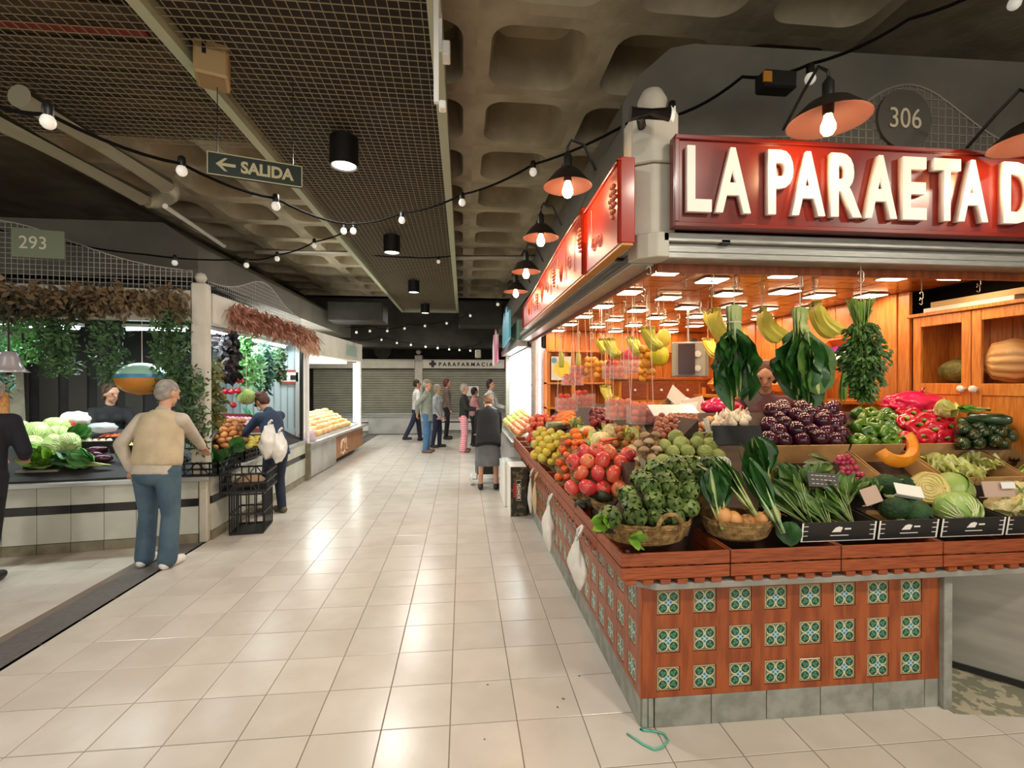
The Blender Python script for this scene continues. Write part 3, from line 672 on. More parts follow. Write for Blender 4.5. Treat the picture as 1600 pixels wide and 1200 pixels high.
# ---- inside: ceiling, walls, lights
inn = thing('stall_ceiling', 'brown board ceiling of the fruit stall full of square lights', 'ceiling', (1.9, 4, 2.45))
cb = MB().box((-.152, -.099, 0), (.152, .099, .016)).mesh('ceiling_board', m_ceil, bev=.004)
for i in range(9):
    for j in range(23): inst('ceiling_board', cb, inn, (1.15+.31*i-1.9, 2.49+.202*j+(.06 if i % 2 else 0)-4, random.uniform(0, .004)))
MB().box((.995, 2.39, 2.475), (4.1, 7.2, 2.495)).build('backing_board', m_core, inn)
lg = thing('ceiling_light', '', 'ceiling light', (1.1, 2.5, 2.44), 'panel lights in the stall ceiling')
MB().box((-.095, -.095, -.004), (.095, .095, .004)).build('frame', m_alu, lg, local=True)
MB().box((-.084, -.084, -.008), (.084, .084, -.0045)).build('lens', m_led, lg, local=True)
LED = [(x*1.25, (y0+.6*k)*1.25, c_, k) for c_, (x, y0, n) in enumerate(((1.1, 2.5, 6), (1.45, 2.68, 5), (1.79, 2.5, 6), (2.12, 2.38, 6), (2.46, 2.5, 6), (2.80, 2.45, 5))) for k in range(n)]
ch = [(c_, []) for c_ in kids(lg)]
for q, (x, y, c_, k) in enumerate(LED):
    t = lg if q == 0 else dup(lg, (0, 0, 0), ch=ch)
    t.location = (x, y, 2.442); t['label'] = 'lit ceiling panel of the fruit stall, %s column from the aisle, %s from front' % (ORD[c_], ORD[k])
wl = struct(MB().box((4.1, 2.0, 0), (4.14, 7.2, 2.8)).build('wall_side', m_core))
struct(MB().box((1.2, 7.16, .0), (4.1, 7.2, 2.8)).build('wall_rear', m_core))
x = 2.96
wb = thing('plank_wall', 'orange plank wall along the right side of the fruit stall', 'wall', (3.72, 4, 0))
y = 3.64; k = 0
while y < 7.05:
    wd = (.11, .16, .13)[k % 3]; MB().box((3.70-(.012 if k % 3 == 1 else 0), y+.003, .1), (3.73, y+wd-.003, 2.45)).build('plank', m_pine, wb, bev=.003); y += wd; k += 1
wb2 = thing('plank_wall', 'orange plank wall at the far end of the fruit stall', 'wall', (1.9, 7.12, 0)); x = 1.24; k = 0
while x < 3.68:
    wd = (.14, .12)[k % 2]; MB().box((x+.003, 7.105, .1), (x+wd-.003, 7.13, 2.45)).build('plank', m_pine, wb2, bev=.003); x += wd; k += 1
# wall cabinet with two framed doors
cb_ = thing('wall_cabinet', 'orange pine cabinet with two glazed doors and white knobs', 'cabinet', (3.85, 3.1, 1.0))
MB().box((4.03, 2.66, .9), (4.07, 3.62, 2.24)).build('back_panel', m_pine, cb_)
for k in range(6): MB().box((4.015, 2.67+.155*k, .9), (4.029, 2.82+.155*k, 2.22)).build('back_plank', m_pine, cb_, bev=.004)
for y in (2.66, 3.60): MB().box((3.72, y, .9), (4.03, y+.02, 2.24)).build('side_panel', m_pine, cb_)
MB().box((3.67, 2.64, 2.222), (4.07, 3.64, 2.25)).build('top', m_pine, cb_, bev=.004)
for z in (1.685, 1.0): MB().box((3.725, 2.68, z-.02), (4.015, 3.60, z)).build('shelf', m_pine, cb_)
m_glass = mat('cabinet_glass', (30, 30, 30), .03, alpha=.05)
for y0, y1, kn in ((2.69, 3.142, 3.105), (3.150, 3.60, 3.19)):
    d = MB(); d.box((3.69, y0, .9), (3.715, y0+.065, 2.218)).box((3.69, y1-.065, .9), (3.715, y1, 2.218))
    for z0, z1 in ((2.14, 2.218), (1.60, 1.685), (.9, .96)): d.box((3.69, y0+.066, z0), (3.715, y1-.066, z1))
    d = d.build('door', m_pine, cb_, bev=.003)
    MB().box((3.70, y0+.066, .961), (3.71, y1-.066, 1.599)).build('door_panel', m_pine, d)
    MB().box((3.702, y0+.066, 1.686), (3.704, y1-.066, 2.139)).build('pane', m_glass, d)
    MB().lathe([(0, .0), (.014, .0), (.012, .016), (.026, .026), (.026, .04), (.014, .05), (0, .052)], 14, M=rotm(0, -PI/2), c=(3.69, kn, 1.645)).build('knob', m_white, d, 'full')
tag(MB().box((3.73, 2.9, 2.252), (4.03, 3.55, 2.29)).build('flat_carton', m_paper, bev=.003), 'flat pale carton lying on top of the pine cabinet', 'carton')
tag(MB().box((3.74, 2.75, 2.291), (4.02, 3.50, 2.335)).build('flat_carton', mat('tan_card', (196, 168, 120), .7), bev=.003), 'flat tan carton on top of the pale one on the cabinet', 'carton')
# cabinet at the far left end, with poster
t = thing('display_cabinet', 'orange wooden display cabinet at the far left end of the stall', 'cabinet', (1.5, 6.95, 0))
for x in (1.20, 1.56, 2.05): MB().box((x, 6.8, .75), (x+.05, 7.08, 2.12)).build('post', m_pine, t, bev=.003)
for z in (2.12, 1.66, 1.30): MB().box((1.20, 6.79, z), (3.6, 7.08, z+.03)).build('shelf', m_pine, t, bev=.003)
t = thing('poster', 'white poster with a yellow disc on the far left cabinet', 'poster', (1.42, 6.78, 1.8))
MB().box((1.26, 6.780, 1.72), (1.55, 6.786, 2.06)).build('sheet', m_paper, t)
MB().lathe([(0, 0), (.12, 0)], 24, M=rotm(PI/2), c=(1.42, 6.777, 1.88)).build('yellow_disc', mat('poster_yellow', (240, 220, 60), .6), t)
MB().lathe([(0, 0), (.04, 0)], 16, M=rotm(PI/2), c=(1.30, 6.777, 2.0)).build('blue_disc', mat('poster_blue', (110, 180, 200), .6), t)
t = thing('drawer_unit', 'low wooden drawer unit with red fronts at the rear of the stall', 'drawers', (2.8, 6.4, 1.0))
MB().box((2.1, 6.3, .2), (3.62, 6.62, 1.72)).build('body', m_pine, t)
MB().box((2.06, 6.25, 1.72), (3.66, 6.63, 1.75)).build('top', m_woodh, t, bev=.003)
for k in range(4):
    d = MB().box((2.14+.37*k, 6.285, 1.46), (2.48+.37*k, 6.299, 1.69)).build('drawer', m_woodh, t, bev=.003)
    MB().lathe([(0, 0), (.012, 0), (.02, .014), (0, .024)], 10, M=rotm(PI/2), c=(2.31+.37*k, 6.284, 1.58)).build('knob', m_white, d, 'full')
c = PX(1075, 562, Y=4.6); t = thing('microwave_oven', 'small grey appliance with dark window and knobs hanging in the stall', 'appliance', c)
Mr = rotm(0, 0, -.42); m_case = mat('grey_case', (176, 170, 156), .4)
MB().cbox((0, 0, 0), .31, .22, .34, Mr).build('case', m_case, t, bev=.008, local=True)
MB().cbox((-.07, -.113, 0), .155, .008, .30, Mr).build('window', mat('dark_window', (64, 38, 36), .2), t, local=True)
MB().cbox((.085, -.113, 0), .125, .008, .335, Mr).build('control_panel', mat('panel_grey', (150, 146, 132), .4), t, local=True)
for z in (-.09, .05): MB().lathe([(0, .016), (.03, .014), (.032, 0)], 16, M=Mr @ rotm(PI/2), c=Mr @ V((.085, -.117, z))).build('knob', m_white, t, 40, local=True)
MB().tube([(0, 0, .17), (0, 0, 2.44-c.z)], .012, 6).build('hanging_rod', m_alu, t, local=True)
MB().cbox((.07, .02, .19), .05, .05, .05).build('plug', m_black, t, local=True)
# ================================================================== PRODUCE
m_stem = mat('green_stem', (110, 140, 60), .5); m_dryst = mat('dry_stem', (150, 130, 80), .7)
def veg(name, label, cat, group, mb, m, smooth='full', extra=()):
    o = mb.build(name, m, None, smooth, local=True); tag(o, label, cat, group)
    for nm, b, mm in extra: b.build(nm, mm, o, 'full', local=True)
    return o
def Q(pl, *px): return [PX(x, y, pl=pl) for x, y in px]
NM = V((-.45, -.9, .8)).normalized()
def QM(*px):     # a mound in its basket: rests on the sloping board, leans back from the customer
    c = PX((px[0][0]+px[1][0])/2, (px[0][1]+px[1][1])/2, pl=LP)
    return [PX(x, y, pl=(NM, c)) for x, y in px]
def bed_sheet(q, nrm, off, bulge, n=8):
    rows = []
    for j in range(n+1):
        r = []
        for i in range(n+1):
            u, v = -.03+1.06*i/n, -.03+1.06*j/n; p = (q[0]*(1-u)+q[1]*u)*(1-v)+(q[3]*(1-u)+q[2]*u)*v
            r.append(p+nrm*(bulge*max(0, math.sin(PI*min(max(u, 0), 1)))*max(0, math.sin(PI*min(max(v, 0), 1)))-off))
        rows.append(r)
    return rows
def heap(o, q, d, bulge=.04, rot=None, jit=.12, sv=.08, bed=True, bedm=None, drop=0, owner=None, dv=None, skip=None, bname='display_board', lb=None):
    ch = [(c, []) for c in kids(o)]
    nrm = (q[1]-q[0]).cross(q[3]-q[0]).normalized()
    if nrm.z < 0: nrm = -nrm
    dv = dv or d*.87
    nr = max(1, round(((q[3]-q[0]).length+(q[2]-q[1]).length)/2/dv)); first = True
    for j in range(nr):
        v = (j+.5)/nr; L = q[0].lerp(q[3], v); R = q[1].lerp(q[2], v); nc = max(1, int((R-L).length/d+.3))
        for i in range(nc):
            u = (i+.5+(.25 if j % 2 else -.25))/nc
            if skip and skip(u, v): continue
            p = L.lerp(R, u)+nrm*(bulge*math.sin(PI*min(max(u, .02), .98))*math.sin(PI*v)+random.uniform(-.1, .1)*d)
            p += V((random.uniform(-jit, jit)*d, random.uniform(-jit, jit)*d, 0))
            e = rot() if rot else (random.uniform(-.5, .5), random.uniform(-.5, .5), random.uniform(0, 6.28)); s = 1+random.uniform(-sv, sv)
            lab_ = '%s, %s row from the bottom, %s from the left' % (lb, ORD[j], ORD[i]) if lb else None
            if lab_ and first: o['label'] = lab_
            if first: o.location = p; o.rotation_euler = e; o.scale = (s, s, s); first = False
            else: dup(o, p, e, s, label=lab_, ch=ch)
    if bed:
        b = MB(); off = d*.48+drop; r1 = bed_sheet(q, nrm, off, bulge); b.sheet(r1); b.build(bname, bedm or m_bed, owner or cnt, 'full')
# ---- shapes
def b_tomato(r=.05, lob=5): return MB().lathe([(0, -r*.78), (r*.5, -r*.74), (r*.9, -r*.4), (r, 0), (r*.88, r*.45), (r*.5, r*.72), (r*.15, r*.68), (0, r*.62)], 18, lob, .10)
def b_calyx(r, z, n=5):
    b = MB()
    for k in range(n):
        a = 2*PI*k/n; c, s = math.cos(a), math.sin(a); b.add([(0, 0, z), (c*r*.5-s*r*.14, s*r*.5+c*r*.14, z+.004), (c*r, s*r, z-.002), (c*r*.5+s*r*.14, s*r*.5-c*r*.14, z+.004)], [(0, 1, 2), (0, 2, 3)])
    b.tube([(0, 0, z), (0, 0, z+r*.4)], r*.12, 5); return b
def b_apple(r=.038): return MB().lathe([(0, -r*.72), (r*.35, -r*.86), (r*.78, -r*.55), (r, .05*r), (r*.86, r*.6), (r*.45, r*.85), (r*.12, r*.66), (0, r*.6)], 14)
def b_sph(r, sy=1, n=14): return MB().lathe([(r*math.sin(PI*k/8), -r*sy*math.cos(PI*k/8)) for k in range(9)], n)
def b_pepper(r=.045, h=.09): return MB().lathe([(0, -h*.5), (r*.35, -h*.52), (r*.7, -h*.38), (r*.9, 0), (r, h*.28), (r*.8, h*.45), (r*.4, h*.44), (0, h*.36)], 20, 4, .22)
def b_aub(r=.05, L=.15): return MB().lathe([(0, -L*.45), (r*.5, -L*.43), (r*.88, -L*.28), (r, -.05*L), (r*.85, L*.25), (r*.5, L*.45), (0, L*.5)], 18)
def b_zuc(r=.024, L=.2): return MB().lathe([(0, -L/2), (r*.7, -L*.49), (r, -L*.42), (r*.95, L*.3), (r*.6, L*.45), (r*.45, L*.5), (0, L*.5)], 12)
def b_potato(r=.04): return MB().ico((0, 0, 0), r, 2, sc=(1.25, .9, .8), disp=lambda p: .10*noise.noise(p*1.7))
def b_pumpkin(r, h, n=40, lob=14): return MB().lathe([(0, -h*.40), (r*.35, -h*.48), (r*.8, -h*.36), (r, 0), (r*.82, h*.36), (r*.4, h*.46), (r*.12, h*.38), (0, h*.35)], n*2, lob, .13)
def b_bumpy(r, seedv, amp=.16, f=3.2, sub=4, sc=(1, 1, .75)):
    def dz(p):
        d = noise.voronoi(p*f+V((seedv, 0, 0)))[0]; d2 = noise.voronoi(p*f*2.6+V((0, seedv, 0)))[0]
        return amp*(.5-d[0])*1.4+amp*.35*(.5-d2[0])-.1
    return MB().ico((0, 0, 0), r, sub, sc=sc, disp=dz)
def leaf(b, base, d, nrm, L, W, curl=.3, wav=.12, stem=.25, seg=7, sw=.10, rib=False):
    """one leaf: a pale stalk widening into a waved blade"""
    d = V(d).normalized(); x = d.cross(V(nrm)).normalized(); n = x.cross(d); rows = []; ph = random.uniform(0, 6)
    for i in range(seg+1):
        t = i/seg; c = V(base)+d*L*t*(1-.15*curl*t)+n*(-curl*L*.5*t*t)
        if t < stem: hw = W*sw
        else:
            q = (t-stem)/(1-stem); hw = W*(sw+(1-sw)*(math.sin(PI/2*q/.5)**.8 if q < .5 else math.sqrt(max(.003, 1-((q-.5)/.502)**2)))) if rib else (W*(sw+(1-sw)*math.sin(PI*min(q*.92+.08, 1))**.7*(1-.25*q)) if q < .99 else W*.05)
        r = []
        for k in ((-1, -.8, -.5, -RB, RB, .5, .8, 1) if rib else (-1, -.5, 0, .5, 1)):
            z = wav*hw*(abs(k)*.9+.5*math.sin(ph+t*11+k*3)*abs(k)) if t >= stem else .25*hw*abs(k)
            if rib and t >= stem: z += .22*wav*hw*math.sin(ph*3+t*26+k*7)*abs(k)
            kk = k if not rib or abs(k) > .1 else k*(1 if t < stem else 1.25-t)*(W*.35/max(hw, W*.35))
            r.append(c+x*hw*kk+n*z)
        rows.append(r)
    if rib:
        n0 = len(b.f); b.sheet(rows)
        for q in range(n0, len(b.f)):
            if (q-n0) % 7 == 3 or (q-n0)//7 < seg*stem-1: b.m[q] = 1
    else: b.sheet(rows)
RB = .13
def leafbunch(name, label, cat, at, d, n, L, W, spread, ml, ms=None, stem=.3, curl=.3, group=None, nrm=(0, 0, 1), string=None, parts=True, wav=.14, wr=.5, sw=.1, rib=False, seg=7, lv=.8):
    at = V(at); t = thing(name, label, cat, at, group); d = V(d).normalized(); x, y, _ = frame(d)
    allb = MB(); allb.recalc = False; sb = MB()
    for k in range(n):
        a = 2*PI*k/n+random.uniform(-.3, .3); s = spread*(random.uniform(.35, 1) if n > 4 else .7)
        o = x*math.cos(a)+y*math.sin(a); dd = d+o*s; b = MB() if parts else allb; b.recalc = False
        l = L*random.uniform(lv, 1.05); bs = at+o*W*.16*random.uniform(.4, 1)
        leaf(b, bs, dd, o if random.random() < .75 else V(nrm), l, W*random.uniform(.8, 1.15), curl*random.uniform(.6, 1.3), wav, stem, seg, sw, rib)
        if ms: sb.tube([bs-d*.004, bs+dd.normalized()*l*.22, bs+dd.normalized()*l*(stem+.28)], [W*wr*.20, W*wr*.16, W*.035], 6)
        if parts: b.build('leaf', [ml, ms] if rib else ml, t, 'full')
    if not parts: allb.build('leaves', [ml, ms] if rib else ml, t, 'full', kind='stuff')
    if ms: sb.build('stalks', ms, t, 'full', kind='stuff')
    if string: 
        MB().tube([at-d*.0, at+V((0, 0, string))], .0025, 5).build('hanging_string', m_str, t)
        hook(MB(), at+V((0, 0, .03))).build('hook', m_hook, t)
    return t
m_str = mat('white_string', (226, 214, 196), .7); m_hook = mat('hook_steel', (222, 214, 200), .25, metal=.7)
def hook(b, c, s=.035):
    return b.tube([V(c)+V((s*.55*math.cos(a), 0, s*.5+s*.5*math.sin(a))) for a in [PI*1.1-k*.42 for k in range(8)]]+[V(c)+V((-s*.55*math.cos(a), 0, -s*.5+s*.5*math.sin(a))) for a in [PI*1.0+k*.42 for k in range(8)]], .003, 5)
# materials
m_tom = mat('tomato_pink', (206, 64, 50), .3, col2=(214, 104, 76), scale=9, var=.1, huev=.015, coat=.2)
m_art = mat('artichoke_green', (72, 96, 44), .5, col2=(108, 128, 66), scale=20, var=.28)
m_che = mat('custard_apple', (164, 172, 96), .6, col2=(140, 150, 78), scale=12, var=.1, bump=.5, bscale=55)
m_yap = mat('yellow_apple', (208, 178, 60), .35, col2=(196, 190, 84), scale=14, var=.1, coat=.2)
m_rap = mat('red_apple', (176, 40, 34), .3, col2=(206, 96, 60), scale=14, var=.12, coat=.3)
m_ort = mat('orange_tomato', (220, 98, 22), .3, col2=(200, 70, 20), scale=12, var=.12, coat=.3)
m_aub = mat('aubergine', (58, 20, 38), .16, col2=(74, 28, 48), scale=10, var=.2, coat=.25)
m_gpep = mat('green_pepper', (50, 92, 18), .2, col2=(84, 124, 32), scale=10, var=.18, coat=.5)
m_rpep = mat('red_pepper', (188, 14, 40), .2, col2=(206, 26, 56), scale=8, var=.12, coat=.5)
m_zuc = mat('courgette', (22, 42, 20), .25, col2=(40, 66, 30), scale=16, stretch=(6, 6, .6), var=.2, coat=.3)
m_avo = mat('avocado', (34, 44, 22), .5, col2=(50, 58, 30), scale=20, bump=.3, bscale=60, var=.15)
m_chard = mat('chard_leaf', (26, 66, 22), .38, col2=(44, 92, 32), scale=12, var=.18)
m_chst = mat('chard_stalk', (176, 186, 122), .4, col2=(150, 168, 96), scale=20)
m_spin = mat('spinach_leaf', (50, 88, 30), .42, col2=(84, 116, 44), scale=12, var=.2)
m_lime = mat('fresh_leaf', (120, 160, 52), .45, col2=(92, 138, 40), scale=12, var=.15)
m_lett = mat('lettuce_leaf', (204, 212, 108), .5, col2=(232, 230, 172), scale=14, var=.12)
m_cab = mat('cabbage_leaf', (136, 168, 84), .4, col2=(160, 184, 104), scale=9, var=.08, bump=.12, bscale=16)
m_broc = mat('broccoli_green', (30, 62, 30), .7, col2=(44, 82, 38), scale=18, var=.15, bump=.6, bscale=110)
m_cauli = mat('cauliflower_curd', (222, 208, 158), .7, col2=(206, 186, 124), scale=16, var=.06, bump=.5, bscale=90)
m_rad = mat('radish_red', (160, 34, 66), .3, col2=(176, 60, 86), scale=20, var=.15, coat=.3)
m_egg = mat('orange_squash', (206, 142, 78), .45, col2=(216, 160, 98), scale=10, var=.06)
m_pump = mat('pumpkin_skin', (222, 166, 100), .5, col2=(230, 184, 124), scale=8, var=.05)
m_pflesh = mat('pumpkin_flesh', (236, 150, 30), .5, col2=(228, 134, 20), scale=14)
m_ban = mat('banana', (240, 222, 92), .4, col2=(230, 208, 84), scale=12, var=.07)
m_pers = mat('orange_fruit', (232, 128, 28), .35, col2=(222, 108, 18), scale=10, var=.1, coat=.2)
m_onion = mat('onion_skin', (206, 158, 92), .35, col2=(180, 118, 60), scale=8, stretch=(6, 6, 1), var=.12)
m_garlic = mat('garlic', (232, 222, 196), .5, col2=(210, 190, 170), scale=14, var=.06)
m_esp = mat('esparto', (166, 132, 78), .8, col2=(118, 88, 48), scale=26, bump=.9, bscale=60)
m_card = mat('black_carton', (34, 32, 30), .5); m_brown = mat('brown_carton', (190, 150, 96), .7, col2=(176, 136, 84), scale=8)
m_net = mat('foam_net', (232, 230, 220), .6)
m_plastic = mat('clear_plastic', (255, 236, 226), .08, alpha=.16)
# ---- baskets
def basket(name, label, c, rx, ry, h, rz=0, handles=True, tilt=0, fl=1.25):
    t = thing(name, label, 'basket', c); M = rotm(tilt, 0, rz); b = MB(); n = 36; rows = []
    def ring(s, z, wob=0): return [M @ V((rx*s*math.cos(2*PI*k/n), ry*s*math.sin(2*PI*k/n), z+wob*math.sin(k*2.1))) for k in range(n)]
    for s, z in ((.02, 0), (.72, 0), (.80, .012)): rows.append(ring(s, z))
    for k in range(9):
        z = .012+h*(k+1)/9; s = .80+.2*((k+1)/9)**.8
        rows += [ring(s*1.012, z-h/9*.75), ring(s*1.012, z-h/9*.35), ring(s*.992, z)]
    rows += [ring(1.02, h+.03, .003), ring(.985, h+.03, .003), ring(.93, h*.6), ring(.7, .022), ring(.02, .022)]
    b.sheet([[tuple(p) for p in r] for r in rows], True); b.build('bowl', m_esp, t, 40, local=True)
    if handles:
        for sg_ in (-1, 1):
            if handles == 'front' and sg_ > 0: continue
            pts = [M @ V((.065*math.cos(a)*(1 if True else 1)+.05, sg_*ry*1.0, h+.01+.075*math.sin(a))) for a in [PI*k/10 for k in range(11)]]
            hb = MB()
            hb.tube(pts, .011, 8); hb.build('handle', m_esp, t, 'full', local=True)
    return t
bc = PX(1012, 868, Y=2.36); bc.z = .885
basket('esparto_basket', 'shallow esparto basket heaped with artichokes at the counter corner', V((bc.x, 2.40, .888)), .235, .18, .085, .05, 'front')
basket('esparto_basket', 'second esparto basket tilted behind the artichoke one, handle up', V((1.215, 2.66, .97)), .20, .16, .13, .3, 'front', tilt=.25)
b2 = V((PX(1158, 850, Y=2.36).x, 2.40, .888))
basket('esparto_basket', 'shallow esparto basket with small orange squashes under the leeks', b2, .185, .15, .075, 0, False)
# artichokes
def artichoke(r=.049):
    b = MB(); b.recalc = False; b.lathe([(0, -r), (r*.7, -r*.8), (r*.92, -r*.1), (r*.75, r*.6), (r*.3, r*1.0), (0, r*1.05)], 8)
    for row in range(5):
        z0 = -r*.85+row*r*.42; rr = r*(.66, .95, 1.0, .86, .56)[row]; nn = (6, 7, 7, 6, 5)[row]
        for k in range(nn):
            a = 2*PI*(k+.5*(row % 2))/nn; ca, sa = math.cos(a), math.sin(a); W = r*.46
            def p(rad, z, w): return (ca*rad-sa*w, sa*rad+ca*w, z)
            tip = rr*(.98, .96, .84, .62, .34)[row]
            b.add([p(rr*.9, z0, -W*.8), p(rr*.9, z0, W*.8), p(rr*1.02, z0+r*.40, W*1.05), p(rr*1.02, z0+r*.40, -W*1.05), p(tip, z0+r*.90, 0), p(rr*1.15, z0+r*.38, 0)], [(0, 1, 2, 5), (0, 5, 3), (3, 5, 4), (5, 2, 4)])
    return b
g = 'artichokes heaped in the corner basket'
o = veg('artichoke', 'green artichoke in the heaped esparto basket at the counter corner', 'artichoke', g, artichoke(), m_art, 60, [('stem', MB().tube([(0, 0, -.046), (.004, 0, -.08)], .010, 7), m_stem)])
ra = lambda: (PI/2*.75+random.uniform(-.5, .5), random.uniform(-.4, .4), -.45+random.uniform(-.7, .7))
aq = [V((.80, 2.28, 1.0)), V((1.16, 2.27, 1.0)), V((1.33, 2.62, 1.25)), V((1.02, 2.66, 1.25))]
aq = [PX(942, 818, Y=2.27), PX(1078, 822, Y=2.29), PX(1112, 718, Y=2.62), PX(1006, 728, Y=2.62)]
heap(o, aq, .104, .06, ra, .08, .08, bedm=m_bed, dv=.088, drop=.01, lb='artichoke in the corner basket heap')
def single_leaves(name, label, c, n, L, W, ml, sp=1.2, d=(0, -.6, .2)):
    return leafbunch(name, label, 'leaves', c, d, n, L, W, sp, ml, None, .1, .3)
single_leaves('artichoke_leaf', 'loose bright green leaves at the left rim of the artichoke basket', PX(950, 815, Y=2.25), 5, .10, .04, m_lime, .9, (-.8, -.5, .1))
single_leaves('artichoke_leaf', 'loose green leaves over the front rim of the artichoke basket', PX(985, 838, Y=2.22), 4, .09, .03, m_lime, 1.0, (.5, -.5, -.1))
# squashes and leeks / chard bundles in the second basket
o = veg('small_squash', 'small round orange squash in the shallow esparto basket', 'squash', 'squashes in the basket', b_sph(.043, 1.1), m_egg, extra=[('stem', MB().tube([(0, 0, .043), (.004, 0, .058)], .006, 5), m_dryst)])
ch = [(c, []) for c in kids(o)]
for k, (px, py) in enumerate(((1146, 812), (1166, 817), (1188, 813), (1206, 805), (1130, 806))):
    p = PX(px, py, Y=2.33+.02*(k % 2)); e = (random.uniform(-.6, .6), random.uniform(-.6, .6), 0)
    l = 'orange squash in the shallow basket, %s from the left' % ORD[(1, 2, 3, 4, 0)[k]]
    if k == 0: o.location = p; o.rotation_euler = e; o['label'] = l
    else: dup(o, p, e, label=l, ch=ch)
U = V((0, 0, 1))
leafbunch('chard_bunch', 'chard bunch with white stalks down, standing left in the squash basket', 'chard', PX(1128, 826, Y=2.31), (-.02, .30, .95), 8, .34, .06, .30, m_chard, m_chst, .35, .3, wr=.7, rib=True, wav=.35, seg=9)
leafbunch('leek_bunch', 'leek bunch lying roots forward over the squash basket', 'leeks', PX(1180, 805, Y=2.28), (-.35, .5, .85), 7, .38, .042, .22, m_chard, m_chst, .4, .25, wr=1.0, rib=True, wav=.3)
leafbunch('leek_bunch', 'big leek with cut pale leaf end hanging over the basket rim', 'leeks', PX(1222, 832, Y=2.25), (-.25, .35, .9), 6, .48, .06, .2, m_chard, mat('leek_pale', (166, 194, 140), .45), .4, .3, wr=.9)
leafbunch('chard_bunch', 'tall dark chard bunch standing behind the leeks', 'chard', PX(1200, 760, Y=2.55), (-.1, .25, .95), 11, .30, .065, .35, m_chard, m_chst, .3, .4, wr=.5, rib=True, wav=.35, seg=9)
leafbunch('chard_leaf', 'dark green leaf hanging down between basket and black box', 'leaves', PX(1232, 815, Y=2.27), (.0, -.25, -1), 3, .14, .07, .25, m_chard, None, .05, .1)
# black produce boxes on the front edge
def carton(name, label, x0, x1, y0, y1, z0, h, out, group=None, tilt=.14, lid=None, mark=True, yb=None):
    t = thing(name, label, 'box', ((x0+x1)/2, y0, z0), group); t.rotation_euler = (tilt, 0, 0); L = x1-x0; D = y1-y0; k = .005
    ins = m_brown
    for nm, a, b in (('front', (-L/2, 0, 0), (L/2, k, h)), ('back', (-L/2, D-k, 0), (L/2, D, h*1.35)), ('side', (-L/2, k, 0), (-L/2+k, D-k, h)), ('side', (L/2-k, k, 0), (L/2, D-k, h)), ('bottom', (-L/2+k, k, 0), (L/2-k, D-k, .006))):
        MB().box(a, b).build(nm, out if nm != 'bottom' else ins, t, local=True)
    if mark:
        b = MB(); mw = .0045
        for sx in (-1, 1):
            b.box((sx*L/2-mw, -.0012, 0), (sx*L/2+mw, -.0002, h))
            for q in (.3, .55, .8): b.box((sx*(L/2-.016)-.014, -.0012, h*q), (sx*(L/2-.016)+.014, -.0002, h*q+.003))
        b.box((-L/2, -.0012, 0), (L/2, -.0002, .003)); b.box((-.045, -.0012, h*.28), (.055, -.0002, h*.32))
        b.add([(-.04, -.001, h*.48), (.01, -.001, h*.48), (.02, -.001, h*.72), (.0, -.001, h*.78), (-.02, -.001, h*.72)], [(0, 1, 2, 3, 4)])
        b.box((.03, -.0012, h*.6), (.065, -.0002, h*.68)).build('print', m_paper, t, local=True)
    return t
bx = [(1252, 1365), (1372, 1462), (1470, 1566), (1572, 1680)]
bl = ['black printed produce box with spinach and radishes on the front edge', 'black printed produce box with broccoli on the front edge', 'black printed produce box with cabbages on the front edge', 'black printed produce box with cauliflower at the right edge']
BX = []
for (a, b), l in zip(bx, bl):
    x0, x1 = PX(a, 845, Y=2.26).x, PX(b, 845, Y=2.26).x; BX.append((x0, x1)); carton('produce_box', l, x0, x1, 2.26, 2.62, .888, .10, m_card)
# brown cartons of the second row
for a, b, l in ((1212, 1350, 'brown carton tray behind the radishes'), (1354, 1440, 'brown carton tray holding the pumpkin slice'), (1446, 1560, 'brown carton tray behind the lettuce'), (1566, 1618, 'brown carton tray behind the celery at the right edge')):
    x0, x1 = PX(a, 720, Y=2.75).x, PX(b, 720, Y=2.75).x; carton('carton_tray', l, x0, x1, 2.66, 2.97, 1.0, .13, m_brown, tilt=.45, mark=False)
# spinach and herbs in the first box
for k, (px, py, yy, d, L, W, l) in enumerate(((1268, 822, 2.32, (-.5, .5, .7), .30, .045, 'spinach bunch with pale stalks forward, left end of the first black box'), (1300, 832, 2.30, (-.25, .5, .55), .26, .04, 'spinach bunch in the first black box, second from its left end'), (1335, 825, 2.30, (-.35, .55, .55), .26, .038, 'spinach bunch with root end at the right of the first black box'), (1262, 790, 2.50, (-.3, .4, .8), .28, .05, 'leafy greens bunch heaped at the back of the first black box'), (1320, 795, 2.47, (.2, .3, .7), .22, .045, 'leafy greens bunch below the radishes in the first black box'), (1360, 790, 2.50, (.1, .3, .8), .17, .04, 'small herb bunch beside the broccoli in the first black box'))):
    leafbunch('spinach_bunch', l, 'spinach', PX(px, py, Y=yy), d, 30, L, W*.8, .75, m_spin, m_chst, .5, .6, wr=.3, wav=.55, parts=False, seg=8)
for px, py, l in ((1320, 726, 'radish bunch with green tops, upper one'), (1340, 752, 'radish bunch lower right beside the broccoli')):
    c = PX(px, py, Y=2.58); t = thing('radish_bunch', l, 'radishes', c)
    me = b_sph(.017, 1.15, 10).mesh('radish', m_rad, 'full')
    for k in range(15):
        q = V(((k % 4-1.5)*.029+random.uniform(-.006, .006), (k//8)*.03-.03+random.uniform(-.01, .01), ((k//4) % 4-1.5)*.028+random.uniform(-.006, .006)))
        inst('radish', me, t, q, (random.uniform(-1, 1), random.uniform(-1, 1), 0))
    lb = MB(); lb.recalc = False
    for k in range(9): leaf(lb, c+V((-.05, .02, 0)), (-1, random.uniform(-.5, .5), random.uniform(-.35, .7)), (0, -.5, 1), .17, .035, .4, .2)
    lb.build('leaves', m_spin, t, 'full', kind='stuff')
